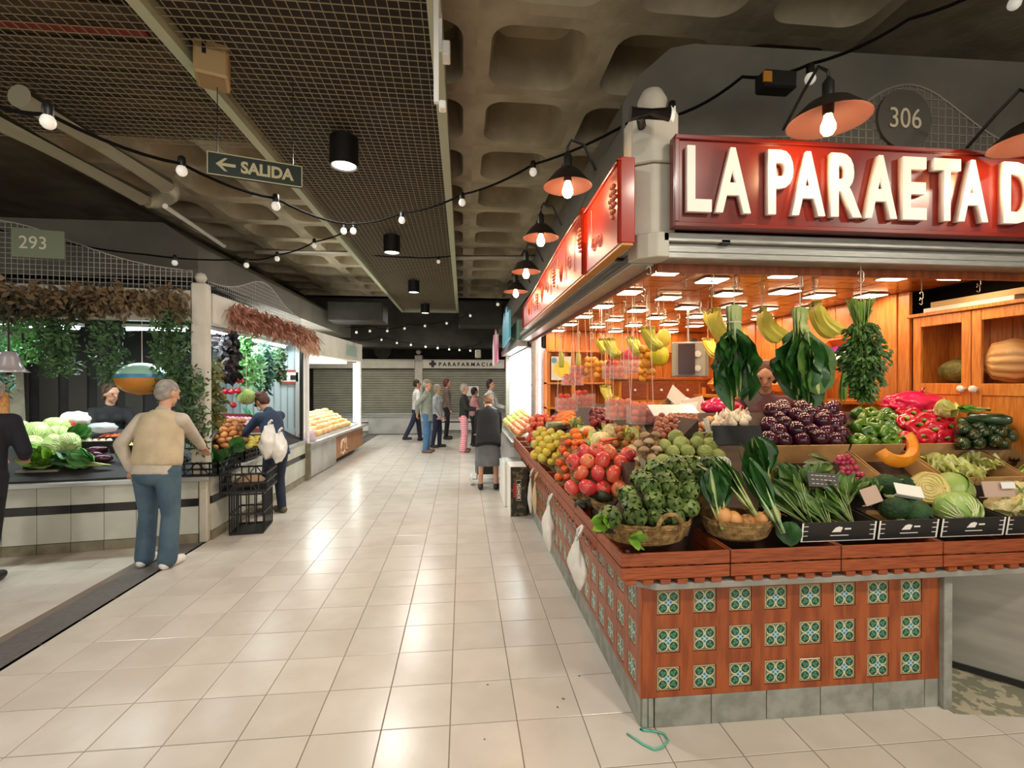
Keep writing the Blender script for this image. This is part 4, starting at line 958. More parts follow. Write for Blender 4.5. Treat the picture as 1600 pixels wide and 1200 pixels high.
# broccoli, cabbages, cauliflower
def dome(name, label, cat, c, r, m, seedv, sc=(1, 1, .75), rz=0, amp=.16, tilt=.5, leaves=None, f=3.2):
    o = veg(name, label, cat, None, b_bumpy(r, seedv, amp, f, sc=sc), m); o.location = c; o.rotation_euler = (tilt, 0, rz)
    MB().tube([(0, 0, -r*.3), (0, 0, -r*.9)], [r*.4, r*.3], 8).build('stalk', m_chst, o, 'full', local=True)
    if leaves:
        for k in range(6):
            a = 2*PI*k/6; b = MB(); b.recalc = False; leaf(b, V((0, 0, -r*.8)), (math.cos(a), math.sin(a), .9), (math.cos(a), math.sin(a), 0), r*1.75, r*.55, -.2, .15, .1); b.build('leaf', leaves, o, 'full', local=True)
    return o
for px, py, yy, r, l in ((1398, 795, 2.38, .082, 'broad dark broccoli head, front left of its box'), (1432, 802, 2.36, .085, 'broad dark broccoli head, front right of its box'), (1385, 758, 2.58, .085, 'dark broccoli head behind the pink card'), (1415, 757, 2.63, .07, 'dark broccoli head at the back of its box')):
    dome('broccoli', l, 'broccoli', PX(px, py, Y=yy), r, m_broc, px, (1, 1, .8), px, .10, .6, f=5)
def cabbage(name, label, c, r, sc=(1.15, 1, .9), m=m_cab, tilt=(0, 0, 0)):
    o = veg(name, label, 'cabbage', None, MB().ico((0, 0, 0), r, 3, sc=sc, disp=lambda p: .04*noise.noise(p*2.2+V((c.x*9, 0, 0)))), m); o.location = c; o.rotation_euler = tilt
    for k in range(5):
        a = 2*PI*k/5+.4; rows = []; b = MB(); b.recalc = False
        for i in range(8):
            th = .25+i*.21; row = []
            for j in range(9):
                ph = a+(j-4)*.19*math.sin(min(1, .35+i*.12)*PI/2)*1.2; q = r*(1.035+.05*(i/7)**2+(.045 if abs(j-4) == 4 else 0)+.018*math.sin(j*2.4+i*1.1+k)+(.014 if j == 4 else 0))
                row.append(V((q*sc[0]*math.sin(PI-th)*math.cos(ph), q*sc[1]*math.sin(PI-th)*math.sin(ph), q*sc[2]*math.cos(PI-th))))
            rows.append(row)
        b.sheet(rows); b.build('outer_leaf', m, o, 'full', local=True)
    b = MB()
    for k in range(5):
        a = 2*PI*k/5+.4
        for s_ in (-.42, -.2, 0, .2, .42):
            b.tube([V((r*1.07*sc[0]*math.sin(PI-th)*math.cos(a+s_*u), r*1.07*sc[1]*math.sin(PI-th)*math.sin(a+s_*u), r*1.07*sc[2]*math.cos(PI-th))) for th, u in ((.3, .2), (.6, .5), (.95, .85), (1.3, 1.15), (1.6, 1.4))], [.006, .005, .004, .003, .0015], 4)
    b.build('leaf_veins', m_vein, o, 'full', local=True, kind='stuff')
    return o
m_vein = mat('pale_vein', (206, 214, 160), .5)
cabbage('cabbage', 'pale green pointed cabbage at the front of the third black box', PX(1494, 798, Y=2.37), .105, (1.25, 1, .85), tilt=(-1.0, .5, .3))
cabbage('cabbage', 'pale green cabbage behind the front one', PX(1486, 765, Y=2.58), .10, (1.2, 1, .9), tilt=(-.8, -.4, 1))
def cutcab():
    b = MB().lathe([(0, 0), (.05, .003), (.085, .0), (.096, -.01), (.085, -.035), (.05, -.05), (0, -.055)], 26, 7, .05); 
    for k in range(5): b.tube([V((r_*math.cos(a)*(1+.12*math.sin(3*a+k)), r_*math.sin(a)*(1+.12*math.cos(2*a+k)), .003)) for r_ in (.018+.015*k,) for a in [2*PI*j/20 for j in range(21)]], .0035, 5)
    M = rotm(0, 0, -.7) @ rotm(1.2); b.v = [M @ p for p in b.v]; return b
o = veg('cut_cabbage', 'cut cream-coloured cabbage half facing forward beside the white card', 'cabbage', None, cutcab(), mat('cut_cabbage', (224, 206, 138), .55, col2=(204, 190, 110), scale=16)); o.location = PX(1452, 762, Y=2.53)
for px, py, yy, r, l in ((1562, 796, 2.40, .095, 'cauliflower head in the last black box, left one'), (1603, 798, 2.36, .095, 'cauliflower head cut by the right edge of the picture'), (1592, 768, 2.55, .08, 'cauliflower behind the pink price card')):
    dome('cauliflower', l, 'cauliflower', PX(px, py, Y=yy), r, m_cauli, px, (1, 1, .8), px, .2, .6, m_cab)
# lettuce and celery
for px, py, yy, l in ((1470, 728, 2.80, 'curly yellow-green lettuce at the left of its carton'), (1505, 740, 2.74, 'pale curly lettuce with cut stem forward'), (1530, 722, 2.86, 'pale curly lettuce at the back of its carton')):
    t = leafbunch('lettuce', l, 'lettuce', PX(px, py+12, Y=yy-.02), (-.1, -.1, .9), 26, .15, .055, 1.5, m_lett, m_vein, .1, .6, wav=.7, rib=True, seg=8, wr=.2)
for px, py, d, l in ((1575, 752, (.9, .25, .25), 'celery head lying in the carton at the right edge'), (1560, 768, (.95, .2, .2), 'pale celery head lying in front of the other')):
    leafbunch('celery', l, 'celery', PX(px, py, Y=2.66), d, 8, .34, .022, .12, m_lime, mat('celery', (206, 214, 110), .4), .75, .1, wr=1.6, sw=.5)
leafbunch('red_lettuce', 'dark red lettuce in the shade at the right edge', 'lettuce', PX(1592, 728, Y=2.86), (0, -.1, 1), 9, .09, .05, 1.0, mat('red_leaf', (60, 24, 24), .5, col2=(80, 50, 30)), None, .05, .5, wav=.5)
# pumpkin slice
b = MB(); n = 18; rows = []
for k in range(n+1):
    a = PI*1.06+PI*.98*k/n; wgt = math.sin(PI*(.08+.84*k/n))**.5
    rows.append([V((r_*math.cos(a), y, r_*math.sin(a)*.92)) for r_, y in ((.165, 0), (.168, .035*wgt), (.12-.03*wgt+.02, .05*wgt), (.092, .0), (.12, -.035*wgt))])
b.sheet(rows, True); b.f += [tuple(range(5)), tuple(n*5+k for k in (4, 3, 2, 1, 0))]; b.m += [0, 0]
o = veg('pumpkin_slice', 'orange crescent slice of pumpkin lying in the brown carton', 'pumpkin', None, b, m_pflesh, 60); o.location = PX(1398, 690, Y=2.70); o.rotation_euler = (-.5, -.25, .15)
# upper tier
def hq(Y0, Y1, *px): return [PX(px[0][0], px[0][1], Y=Y0), PX(px[1][0], px[1][1], Y=Y0), PX(px[2][0], px[2][1], Y=Y1), PX(px[3][0], px[3][1], Y=Y1)]
rf = lambda: (-PI/2+random.uniform(-.35, .35), random.uniform(-.5, .5), -.55+random.uniform(-.5, .5))
o = veg('aubergine', 'glossy dark aubergine in the big heap below the hanging chard', 'aubergine', 'heap of aubergines', b_aub(.057, .15), m_aub, extra=[('calyx', MB().lathe([(.03, .050), (.026, .066), (.01, .08), (0, .081)], 10), m_stem)])
heap(o, hq(2.98, 3.36, (1192, 695), (1325, 695), (1308, 630), (1202, 630)), .118, .05, rf, .1, .1, drop=.01, dv=.088, lb='glossy aubergine in the dark heap')
o = veg('green_pepper', 'green bell pepper in the heap between aubergines and red peppers', 'pepper', 'heap of green peppers', b_pepper(.055, .11), m_gpep, extra=[('stem', MB().tube([(0, 0, .036), (.006, 0, .076)], .010, 6), m_stem)])
heap(o, hq(3.0, 3.34, (1335, 700), (1410, 700), (1396, 648), (1330, 646)), .116, .04, lambda: (random.uniform(.5, 1.5), random.uniform(-.5, .5), -.65+random.uniform(-.7, .7)), drop=.01, dv=.09, lb='green pepper in its heap')
o = veg('red_pepper', 'red bell pepper with green stem in the heap beside the courgettes', 'pepper', 'heap of red peppers', b_pepper(.064, .115), m_rpep, extra=[('stem', MB().tube([(0, 0, .038), (.006, 0, .08)], .013, 6), m_lime)])
heap(o, hq(2.98, 3.36, (1414, 694), (1490, 694), (1472, 638), (1404, 640)), .128, .04, lambda: (random.uniform(.8, 1.5), random.uniform(-.4, .4), -.75+random.uniform(-.5, .5)), drop=.01, dv=.1, lb='red pepper in its heap')
o = veg('courgette', 'dark green courgette end-on in the pile right of the red peppers', 'courgette', 'pile of courgettes', b_zuc(.042, .22), m_zuc)
heap(o, hq(2.80, 2.92, (1502, 696), (1586, 696), (1582, 662), (1500, 664)), .088, .01, lambda: (PI/2+random.uniform(-.12, .12), 0, -.85+random.uniform(-.12, .12)), .06, .05, dv=.075, lb='courgette end-on in the dark pile')
for k, (px, py) in enumerate(((1545, 655), (1530, 662))): dup(o, PX(px, py, Y=2.86+.05*k), (0, PI/2, -.85+.1*k), 1.0, label=('courgette lying lengthwise on top of the pile', 'second courgette lying lengthwise on the pile')[k], group='courgettes lying across')
leafbunch('endive', 'curly green lettuce behind the courgettes', 'lettuce', PX(1478, 652, Y=3.1), (.1, 0, 1), 12, .14, .05, 1.2, m_lett, None, .1, .5, wav=.4)
leafbunch('leek', 'leek lying behind the courgettes with cut end to the right', 'leeks', PX(1545, 640, Y=2.95), (-1, 0, .05), 5, .26, .03, .12, m_lime, m_chst, .5, .1, wr=1.4)
t = thing('pepper_bag', 'crumpled pink net bag of peppers behind the red pepper heap', 'bag', PX(1428, 630, Y=3.35))
mb_ = MB().ico((0, 0, 0), .16, 4, sc=(1.5, .7, .55), disp=lambda p: .22*noise.noise(p*2.4)+.06*noise.noise(p*9)); mb_.build('bag', mat('magenta_bag', (214, 16, 70), .2, coat=.4, col2=(230, 40, 96), scale=10), t, 'full', local=True)
MB().tube([(.05, 0, .05), (.07, -.01, .12)], [.03, .012], 8).build('tied_neck', mat('magenta_bag', (0, 0, 0)), t, 'full', local=True)
o = tag(MB().ico((0, 0, 0), .13, 3, sc=(1.2, .7, .55), disp=lambda p: .2*noise.noise(p*2.6)).build('net_bag', mat('magenta_bag', (0, 0, 0)), None, 'full', local=True), 'pink net bag behind the garlic left of the aubergines', 'bag'); o.location = PX(1128, 636, Y=3.5)
# custard apples with foam nets
o = veg('custard_apple', 'pale green custard apple in the box behind the artichokes', 'custard apple', 'custard apples', b_sph(.05, .95), m_che)
heap(o, hq(2.75, 3.02, (1030, 730), (1132, 735), (1120, 680), (1035, 678)), .104, .03, None, .1, .1, drop=.01, dv=.085, lb='custard apple in its box')
for px, py, l in ((1098, 727, 'custard apple wrapped in a white foam net, left one'), (1128, 726, 'custard apple wrapped in a white foam net, right one')):
    o = veg('custard_apple', l, 'custard apple', None, b_sph(.048, .95), m_che); o.location = PX(px, py, Y=2.66)
    b = MB()
    for k in range(10):
        for s_ in (-1, 1): b.tube([V((.05*math.sin(PI*(j+1)/9)*math.cos(2*PI*k/10+s_*j*.25), .05*math.sin(PI*(j+1)/9)*math.sin(2*PI*k/10+s_*j*.25), -.048*math.cos(PI*(j+1)/9))) for j in range(8)], .0025, 4, False)
    b.build('foam_net', m_net, o, 'full', local=True)
m_wcard = mat('price_card_black', (26, 24, 24), .5)
def card(label, px, py, Y, w_, h_, m, rz=0, tilt=-.25, name='price_card', ry=0, lines=0, foot=True):
    t = thing(name, label, 'price card', PX(px, py, Y=Y)); M = rotm(tilt, 0, rz) @ rotm(0, ry, 0)
    MB().cbox((0, 0, 0), w_, .004, h_, M).build('card', m, t, local=True)
    if foot: MB().cbox(M @ V((0, .015, -h_/2)), w_, .03, .004, M).build('foot', m, t, local=True)
    if lines:
        b = MB()
        for k in range(lines):
            for q in range(6): b.cbox(M @ V((-w_*.4+q*w_*.14+.01, -.0032, h_*(.3-.6*k/max(1, lines-1)))), w_*random.uniform(.05, .12), .001, h_*.05, M)
        b.build('writing', mat('chalk', (206, 200, 190), .8), t, local=True)
    return t
card('black price board on the custard apple box', 1152, 680, 2.85, .30, .12, m_wcard, -.15, -.25, 'price_board')
card('black board crate edge left of the aubergines', 1175, 622, 3.25, .24, .09, m_wcard, .45, -.5, 'price_board', ry=-.35)
card('handwritten dark slate card in front of the radishes', 1286, 750, 2.42, .17, .075, mat('slate', (78, 74, 70), .7), -.05, -.35, ry=.08, lines=3)
card('pinkish blank price card leaning on the broccoli', 1361, 774, 2.33, .105, .085, mat('pink_card', (186, 160, 142), .6), 0, -.3, ry=-.25)
card('blank white price card between broccoli and cut cabbage', 1420, 766, 2.40, .15, .065, m_paper, 0, -.6, ry=.2)
t = card('greyish pink price card with a white sticker at the right edge', 1560, 764, 2.36, .19, .085, mat('pink_card', (0, 0, 0)), 0, -.25)
MB().cbox((.045, -.012, .022), .085, .002, .035, rotm(-.25)).build('sticker', m_white, t, local=True)
card('grey board leaning between tomatoes and custard apples', 1012, 742, 2.62, .24, .09, mat('grey_board', (112, 104, 90), .7), .9, -.6, 'price_board', ry=-.9)
card('second grey board at the left end of the custard apple box', 1012, 690, 2.95, .20, .07, mat('grey_board', (0, 0, 0)), 1.1, -.3, 'price_board', ry=-1.1)
card('small white card above the custard apples', 1105, 664, 2.95, .06, .09, m_paper, .6, -.2)
card('big pale price card leaning among the apples', 920, 712, 3.55, .15, .11, mat('tan_paper', (206, 186, 150), .7), .6, -.3)
card('brown paper card standing in the apples', 882, 694, 4.2, .12, .12, mat('tan_paper2', (176, 128, 82), .7), .6, -.2)
# aisle-side heaps
o = veg('tomato', 'large pink-red tomato in the heap left of the artichokes', 'tomato', 'heap of big tomatoes', b_tomato(.057), m_tom, extra=[('calyx', b_calyx(.022, .040), m_stem)])
heap(o, QM((890, 772), (992, 778), (984, 704), (894, 698)), .104, .07, lambda: (random.uniform(0, 2), random.uniform(-.8, .8), random.uniform(0, 6)), dv=.08, lb='large pink-red tomato in its heap', bedm=m_esp)
o = veg('avocado', 'dark avocado in the basket below the tomatoes', 'avocado', 'avocados by the crate edge', MB().lathe([(0, -.05), (.028, -.042), (.038, -.015), (.03, .025), (.014, .05), (0, .055)], 14), m_avo)
for k, (px, py) in enumerate(((908, 790), (930, 786), (944, 776), (952, 800))):
    p = PX(px, py, pl=LP)+V((0, 0, .0))
    l = ('leftmost dark avocado by the crate edge', 'second dark avocado from the left by the crate edge', 'upper right dark avocado below the tomatoes', 'lower right dark avocado touching the artichoke basket')[k]
    if k == 0: o.location = p; o.rotation_euler = (PI/2, .4, .3); o['label'] = l
    else: dup(o, p, (PI/2+.2*k, .3*k, k), label=l)
o = veg('orange_tomato', 'small orange tomato between the big tomatoes and the apples', 'tomato', 'orange tomatoes', b_tomato(.036), m_ort, extra=[('calyx', b_calyx(.014, .024), m_stem)])
heap(o, QM((866, 750), (898, 754), (916, 688), (878, 688)), .074, .03, dv=.06, lb='small orange tomato in its strip', bedm=m_esp)
o = veg('yellow_apple', 'yellow-green apple in the basket on the aisle side', 'apple', 'yellow apples', b_apple(.046), m_yap, extra=[('stalk', MB().tube([(0, 0, .030), (.004, 0, .052)], .002, 4), m_dryst)])
heap(o, QM((832, 714), (886, 738), (894, 680), (838, 668)), .086, .07, dv=.066, lb='yellow apple in its heap', bedm=m_esp)
o = veg('red_apple', 'red and orange apple in the basket beyond the yellow apples', 'apple', 'red apples', b_apple(.047), m_rap, extra=[('stalk', MB().tube([(0, 0, .030), (.004, 0, .052)], .002, 4), m_dryst)])
heap(o, QM((822, 690), (854, 698), (886, 650), (832, 648)), .092, .05, dv=.074, lb='red apple in the far heap', bedm=m_esp)
o = veg('peach', 'orange-yellow peach heaped right of the apples', 'peach', 'peaches', b_apple(.044), m_pers)
heap(o, QM((878, 722), (914, 720), (934, 674), (894, 670)), .086, .03, dv=.07, lb='orange-yellow peach in its heap', bedm=m_esp)
for k, (px, py, yy, L) in enumerate(((840, 752, 3.35, .36), (866, 772, 2.95, .30), (820, 722, 4.1, .34))):
    c = PX(px, py, Y=yy); c.x = max(c.x, .80); basket('esparto_basket', ('low esparto basket of apples along the aisle crates', 'low esparto basket in front of the orange tomatoes', 'low esparto basket farther along the aisle crates')[k], V((.93, c.y, .887)), .13, .22, .05, 0, False)
for px, py, yy, r, l, mm in ((940, 690, 3.7, .10, 'white cauliflower behind the tomatoes', m_cauli), (918, 678, 4.3, .095, 'white cauliflower behind the pale price card', m_cauli), (956, 674, 3.8, .08, 'white cauliflower beside the carrot pack', m_cauli), (990, 706, 3.25, .07, 'green-white wrapped cauliflower beside the grey board', m_cauli)):
    dome('cauliflower', l, 'cauliflower', PX(px, py, Y=yy), r, mm, px, (1, 1, .8), 0, .2, .5, m_cab)
for px, py, l in ((925, 742, 'green leaves tucked between the tomatoes and the artichokes'), (940, 704, 'curly green leaves behind the tomato heap'), (985, 690, 'pale leaves beside the brown fruit tray'), (905, 688, 'pale lettuce in clear wrap among the apples'), (900, 668, 'pale lettuce at the far side of the apples')):
    leafbunch('lettuce', l, 'lettuce', PX(px, py, pl=LP), (.0, -.2, 1), 12, .13, .06, .9, m_lett, None, .1, .5, wav=.4)
t = thing('carrot_pack', 'pack of orange-pink carrots beside the cauliflowers', 'carrots', PX(958, 693, Y=3.35))
for k in range(6): MB().tube([(-.10+.01*(k % 2), (k % 3-1)*.028, .02*(k//3)), (.10, (k % 3-1)*.02+.02, .03+.02*(k//3))], [.016, .006], 8).build('carrot', mat('carrot', (222, 104, 62), .45, var=.06), t, 'full', local=True)
o = veg('brown_tomato', 'small brown-orange fruit in the tray above the carrots', 'fruit', 'brown-orange fruits', b_sph(.03), mat('brown_fruit', (176, 104, 50), .4, col2=(146, 96, 40), var=.12))
heap(o, QM((958, 700), (1004, 700), (1004, 666), (964, 666)), .062, .02, lb='brown-orange fruit in the small tray', bedm=m_esp)
o = veg('mushroom', 'brown mushroom in the tray left of the custard apples', 'mushroom', 'brown mushrooms', MB().lathe([(0, -.02), (.014, -.02), (.013, .0), (.034, .002), (.034, .012), (.022, .028), (0, .034)], 14), mat('mushroom', (176, 150, 118), .6, col2=(150, 120, 88), var=.1))
heap(o, QM((992, 728), (1032, 722), (1028, 676), (996, 680)), .062, .02, lb='brown mushroom in its tray', bedm=m_esp)
o = veg('persimmon', 'bright orange persimmon in the far left tray', 'persimmon', 'persimmons', b_tomato(.038, 4), m_pers, extra=[('calyx', b_calyx(.02, .026, 4), m_dryst)])
heap(o, hq(5.4, 6.2, (868, 664), (922, 660), (914, 640), (874, 640)), .088, .03, lb='bright persimmon in the far tray')
o = veg('plum', 'dark red plum in the far tray behind the cauliflowers', 'plum', 'red plums', b_sph(.036), mat('plum', (150, 24, 34), .3, col2=(104, 16, 36), var=.2, coat=.3))
heap(o, hq(4.3, 4.9, (924, 664), (982, 665), (968, 640), (922, 640)), .08, .03, lb='red plum in the far tray')
o = veg('courgette', 'striped pale squash at the far end by the post', 'squash', None, b_zuc(.04, .22), mat('striped_squash', (196, 196, 160), .4, col2=(70, 90, 50), scale=14, stretch=(9, 9, .5))); o.location = PX(868, 664, Y=5.0); o.rotation_euler = (0, PI/2, .4)
o = veg('onion', 'reddish shallot in the clear bag behind the custard apples', 'onion', 'bagged shallots', b_sph(.024, 1.1), mat('shallot', (150, 74, 50), .35, col2=(176, 110, 76), var=.15))
heap(o, hq(3.04, 3.36, (1022, 684), (1096, 682), (1088, 648), (1026, 650)), .056, .02, lb='shallot in the clear bag')
tag(MB().box((0, 0, 0), (.36, .16, .012), rotm(.5, 0, 0), PX(1022, 652, Y=3.36)).build('plastic_tray', mat('clear_tray', (232, 226, 222), .2), bev=.004), 'pale plastic bag top over the shallots', 'tray')
o = veg('garlic', 'white garlic bulb in the crate left of the aubergines', 'garlic', 'garlic bulbs', MB().lathe([(0, -.024), (.024, -.018), (.032, 0), (.022, .02), (.008, .034), (.004, .055), (0, .056)], 14, 7, .12), m_garlic)
heap(o, hq(3.15, 3.35, (1112, 668), (1172, 664), (1168, 644), (1120, 648)), .064, .02, lb='garlic bulb in its crate')
o = veg('onion', 'golden onion beside the garlic', 'onion', 'golden onions', b_sph(.036), m_onion)
heap(o, hq(3.2, 3.3, (1092, 672), (1114, 672), (1116, 652), (1094, 652)), .072, .0, lb='golden onion beside the garlic')
t = thing('paper_parcel', 'open white paper and carton flaps behind the shallots', 'carton', PX(1060, 635, Y=3.7))
for k, (x, z, a, e) in enumerate(((-.08, 0, .5, -.5), (.05, .03, -.3, .4), (.14, 0, .2, -.2), (0, .06, .1, .7))): MB().cbox((x, 0, z), .20, .004, .14, rotm(-.5+a, e, a)).build('flap', m_paper if k else m_brown, t, local=True)
o = tag(b_pumpkin(.155, .31).build('pumpkin', m_pump, None, 'full', local=True), 'big ribbed pale orange pumpkin inside the right cabinet door', 'pumpkin'); o.location = (3.86, 3.0, 1.845); o.rotation_euler = (PI/2, 0, .67)
MB().tube([(0, 0, .11), (.005, 0, .15)], [.025, .018], 8).build('stem', m_dryst, o, 'full', local=True)
o = tag(MB().ico((0, 0, 0), .11, 3, sc=(1.45, 1, .85), disp=lambda p: .02*noise.noise(p*5)).build('melon', mat('melon_skin', (132, 124, 60), .6, col2=(96, 100, 48), scale=20, bump=.5, bscale=50), None, 'full', local=True), 'green melon lying inside the left cabinet door', 'melon'); o.location = (3.86, 3.38, 1.78); o.rotation_euler = (0, 0, 1.3)
MB().tube([(.0, .0, .088), (.02, .01, .105)], .01, 6).build('stem', m_dryst, o, 'full', local=True)
o = tag(b_sph(.05).build('pomegranate', mat('pomegranate', (206, 70, 60), .35), None, 'full', local=True), 'pink-red pomegranate beside the pumpkin in the cabinet', 'pomegranate'); o.location = (3.78, 2.73, 1.735)
# ================================================================== HANGING THINGS IN THE FRUIT STALL
ZC = 2.44
def string_to_ceiling(t, top, par=None, off=0):
    top = V(top)
    MB().tube([top, V((top.x, top.y, ZC))], .0028, 5).build('hanging_string', m_str, par or t)
    hook(MB(), V((top.x, top.y, top.z+(ZC-top.z)*.45)), .03).build('hook', m_hook, par or t, 'full')
def banana_mesh(L=.2, r=.023):
    R = L*.75; pts, rad = [], []
    for k in range(11):
        a = -.15+1.3*k/10; pts.append((R*(1-math.cos(a))*1.0, 0, -R*math.sin(a))); u = k/10
        rad.append(r*(.35 if u < .12 else .32 if u > .97 else min(1, .6+2.2*min(u-.1, 1-u))))
    return MB().tube(pts, rad, 6).mesh('banana', m_ban, 50)
bme = banana_mesh()
def bananas(label, px, py, D, n=6, s=1, rz=0, mt=None):
    c = PX(px, py, D=D); t = thing('banana_bunch', label, 'bananas', c, 'bananas hanging in the stall', rz-1.2); n += 3
    me = bme
    if mt: me = bme.copy(); me.materials[0] = mt
    for k in range(n):
        u = k/(n-1)-.5; inst('banana', me, t, (.008*(k % 2), .12*u*s, -.012*abs(u)), (-1.1*u, .12-.22*(k % 2), .9*u), s*1.15)
    MB().tube([(0, -.03*s, -.012), (0, 0, .012), (0, .03*s, -.012)], [.014, .018, .014], 7).build('crown', m_dryst, t, 'full', local=True)
    MB().tube([(0, 0, .01), (0, 0, ZC-c.z)], .0028, 5).build('hanging_string', m_str, t, local=True); hook(MB(), (0, 0, (ZC-c.z)*.45), .03).build('hook', m_hook, t, 'full', local=True)
m_gban = mat('greenish_banana', (186, 190, 70), .4, col2=(200, 190, 84), scale=8)
bananas('ripe banana bunch between the two chard bunches', 1190, 488, 2.95, 7, 1.1, .9)
bananas('ripe banana bunch hanging right of the second chard bunch', 1272, 478, 2.80, 7, 1.1, .9)
bananas('brightly lit banana bunch behind the first chard bunch', 1112, 488, 3.15, 6, 1.1, 1.4)
bananas('small banana bunch right of the grey appliance', 1106, 532, 4.4, 5, .95)
bananas('yellow-green banana bunch hanging in the middle of the stall', 1012, 515, 3.9, 6, 1.05, mt=m_gban)
bananas('yellow banana bunch left of the middle one', 988, 530, 4.2, 5, .9, mt=m_gban)
bananas('pale green banana bunch over the orange punnets', 952, 532, 4.3, 6, .95, mt=m_gban)
bananas('yellow banana bunch over the left punnets', 937, 532, 4.7, 5, .8)
# chard and parsley
def hang_bunch(name, label, px, py, D, n, L, W, spread, ml, ms, stem, parts=True, curl=.2, wr=.5, up=.0, wav=.2, sw=.1, rib=False, seg=7, lv=.8):
    c = PX(px, py, D=D); t = leafbunch(name, label, 'chard' if 'chard' in name else 'herbs', c, (.02, 0, -1), n, L, W, spread, ml, ms, stem, curl, None, parts=parts, wr=wr, wav=wav, sw=sw, rib=rib, seg=seg, lv=lv)
    string_to_ceiling(t, c+V((0, 0, -.03))); return t, c
t, c = hang_bunch('chard_bunch', 'big dark chard bunch hanging upside down, left one, pale cut stalks up', 1147, 478, 2.62, 19, .56, .085, .15, m_chard, m_chst, .36, curl=.1, wr=.75, wav=.55, rib=True, seg=14, lv=.6)
b = MB()
for k in range(9): a = 2*PI*k/9; b.tube([c+V((.030*math.cos(a), .02*math.sin(a), .0)), c+V((.024*math.cos(a), .018*math.sin(a), -.20))], [.016, .013], 7)
b.build('cut_stalks', m_chst, t, 40, kind='stuff'); MB().tube([c+V((.038*math.cos(2*PI*k/12), .028*math.sin(2*PI*k/12), -.09)) for k in range(13)], .004, 5).build('tie', m_str, t)
t, c = hang_bunch('chard_bunch', 'big chard bunch hanging upside down, right one, broad leaf in front', 1250, 482, 2.55, 17, .52, .088, .16, m_chard, m_chst, .32, curl=.1, wr=.75, wav=.55, rib=True, seg=14, lv=.6)
b = MB()
for k in range(8): a = 2*PI*k/8; b.tube([c+V((.028*math.cos(a), .02*math.sin(a), .0)), c+V((.022*math.cos(a), .018*math.sin(a), -.16))], [.015, .012], 7)
b.build('cut_stalks', m_chst, t, 40, kind='stuff')
bl = MB(); bl.recalc = False; leaf(bl, c+V((.0, -.05, -.10)), (.14, -.10, -1), (0, -1, 0), .36, .11, .05, .2, .12, 12, rib=True); bl.build('leaf', [m_spin, m_chst], t, 'full', label='broad lighter leaf in front')
m_pars = mat('parsley', (40, 74, 26), .45, col2=(74, 112, 44), scale=20)
c = PX(1345, 480, D=2.5); t = thing('parsley_bunch', 'bushy parsley bunch hanging upside down at the right, stalks fanned up', 'herbs', c)
b = MB(); b.recalc = False
for k in range(1150):
    u = random.random(); a = random.uniform(0, 6.28); rr = (.03+.095*math.sin(PI*min(1, u*.85+.1)))*random.uniform(.15, 1)
    rr *= .85+.5*noise.noise(V((math.cos(a)*1.5, math.sin(a)*1.5, u*5))); p = c+V((rr*math.cos(a)+.015, rr*.8*math.sin(a), -.08-u*.36-.05*random.random()*u))
    for q in range(2): leaf(b, p, (math.cos(a)*.6+random.uniform(-.5, .5), math.sin(a)*.6+random.uniform(-.5, .5), -random.uniform(.2, 1)), (0, -1, .2), random.uniform(.022, .042), .0095, .2, .3, .05, 2)
b.build('leaves', m_pars, t, 'full', kind='stuff')
b = MB()
for k in range(40):
    a = random.uniform(0, 6.28); r1, r2 = random.uniform(.015, .075), random.uniform(.005, .03); b.tube([c+V((r1*math.cos(a)-.01, r1*.7*math.sin(a), random.uniform(-.03, .05))), c+V((r2*math.cos(a), r2*math.sin(a), -.10)), c+V((r2*2.2*math.cos(a)+.01, r2*2*math.sin(a), -.30))], [.006, .004, .0025], 5)
b.build('stalks', m_stem, t, 'full', kind='stuff'); b = MB()
for k in range(4): leaf(b, c+V((0, 0, -.08)), (-.5+.15*k, -.1, 1), (0, -1, 0), .12, .022, .1, .05, .02)
b.build('celery_tops', m_lime, t, 'full', kind='stuff'); string_to_ceiling(t, c)
leafbunch('spring_onion_bunch', 'thin spring onion bunch hanging behind the parsley', 'onions', PX(1322, 560, D=2.9), (-.1, 0, -1), 16, .30, .008, .22, m_lime, m_chst, .1, .1, parts=False, wr=1.2)
# fruit punnets, hanging nets and small fruit in the far half
def punnet(label, px, py, D, m, n=14, w_=.22, h_=.11, r=.03, hang=True):
    c = PX(px, py, D=D); t = thing('fruit_punnet', label, 'punnet', c)
    b = MB(); b.box((-w_/2, -.07, 0), (w_/2, -.068, h_)); b.box((-w_/2, .068, 0), (w_/2, .07, h_)); b.box((-w_/2, -.067, 0), (-w_/2+.002, .067, h_)); b.box((w_/2-.002, -.067, 0), (w_/2, .067, h_)); b.box((-w_/2, -.067, 0), (w_/2, .067, .003))
    b.build('clear_box', m_plastic, t, local=True)
    me = b_sph(r, 1, 10).mesh('fruit', m, 'full'); nx = int(w_*.92/(2*r))
    for k in range(n):
        i = k % nx; j = (k//nx) % 2; l = k//(2*nx); inst('fruit', me, t, ((i-(nx-1)/2)*2*r, (j-.5)*2*r, r+.004+l*1.8*r), (random.random(), random.random(), 0))
    b = MB().box((-w_/2-.004, -.074, h_), (w_/2+.004, .074, h_+.004)); b.build('rim', m_plastic, t, local=True)
    if hang:
        b = MB()
        for x in (-w_/2+.01, w_/2-.01): b.tube([c+V((x, 0, 0)), c+V((x, 0, h_)), c+V((x*.6, 0, ZC-c.z))], .0025, 5)
        b.build('hanging_string', m_str, t)
    return t
m_straw = mat('red_orange_fruit', (222, 70, 36), .35, col2=(204, 44, 28), scale=10, var=.12, coat=.2)
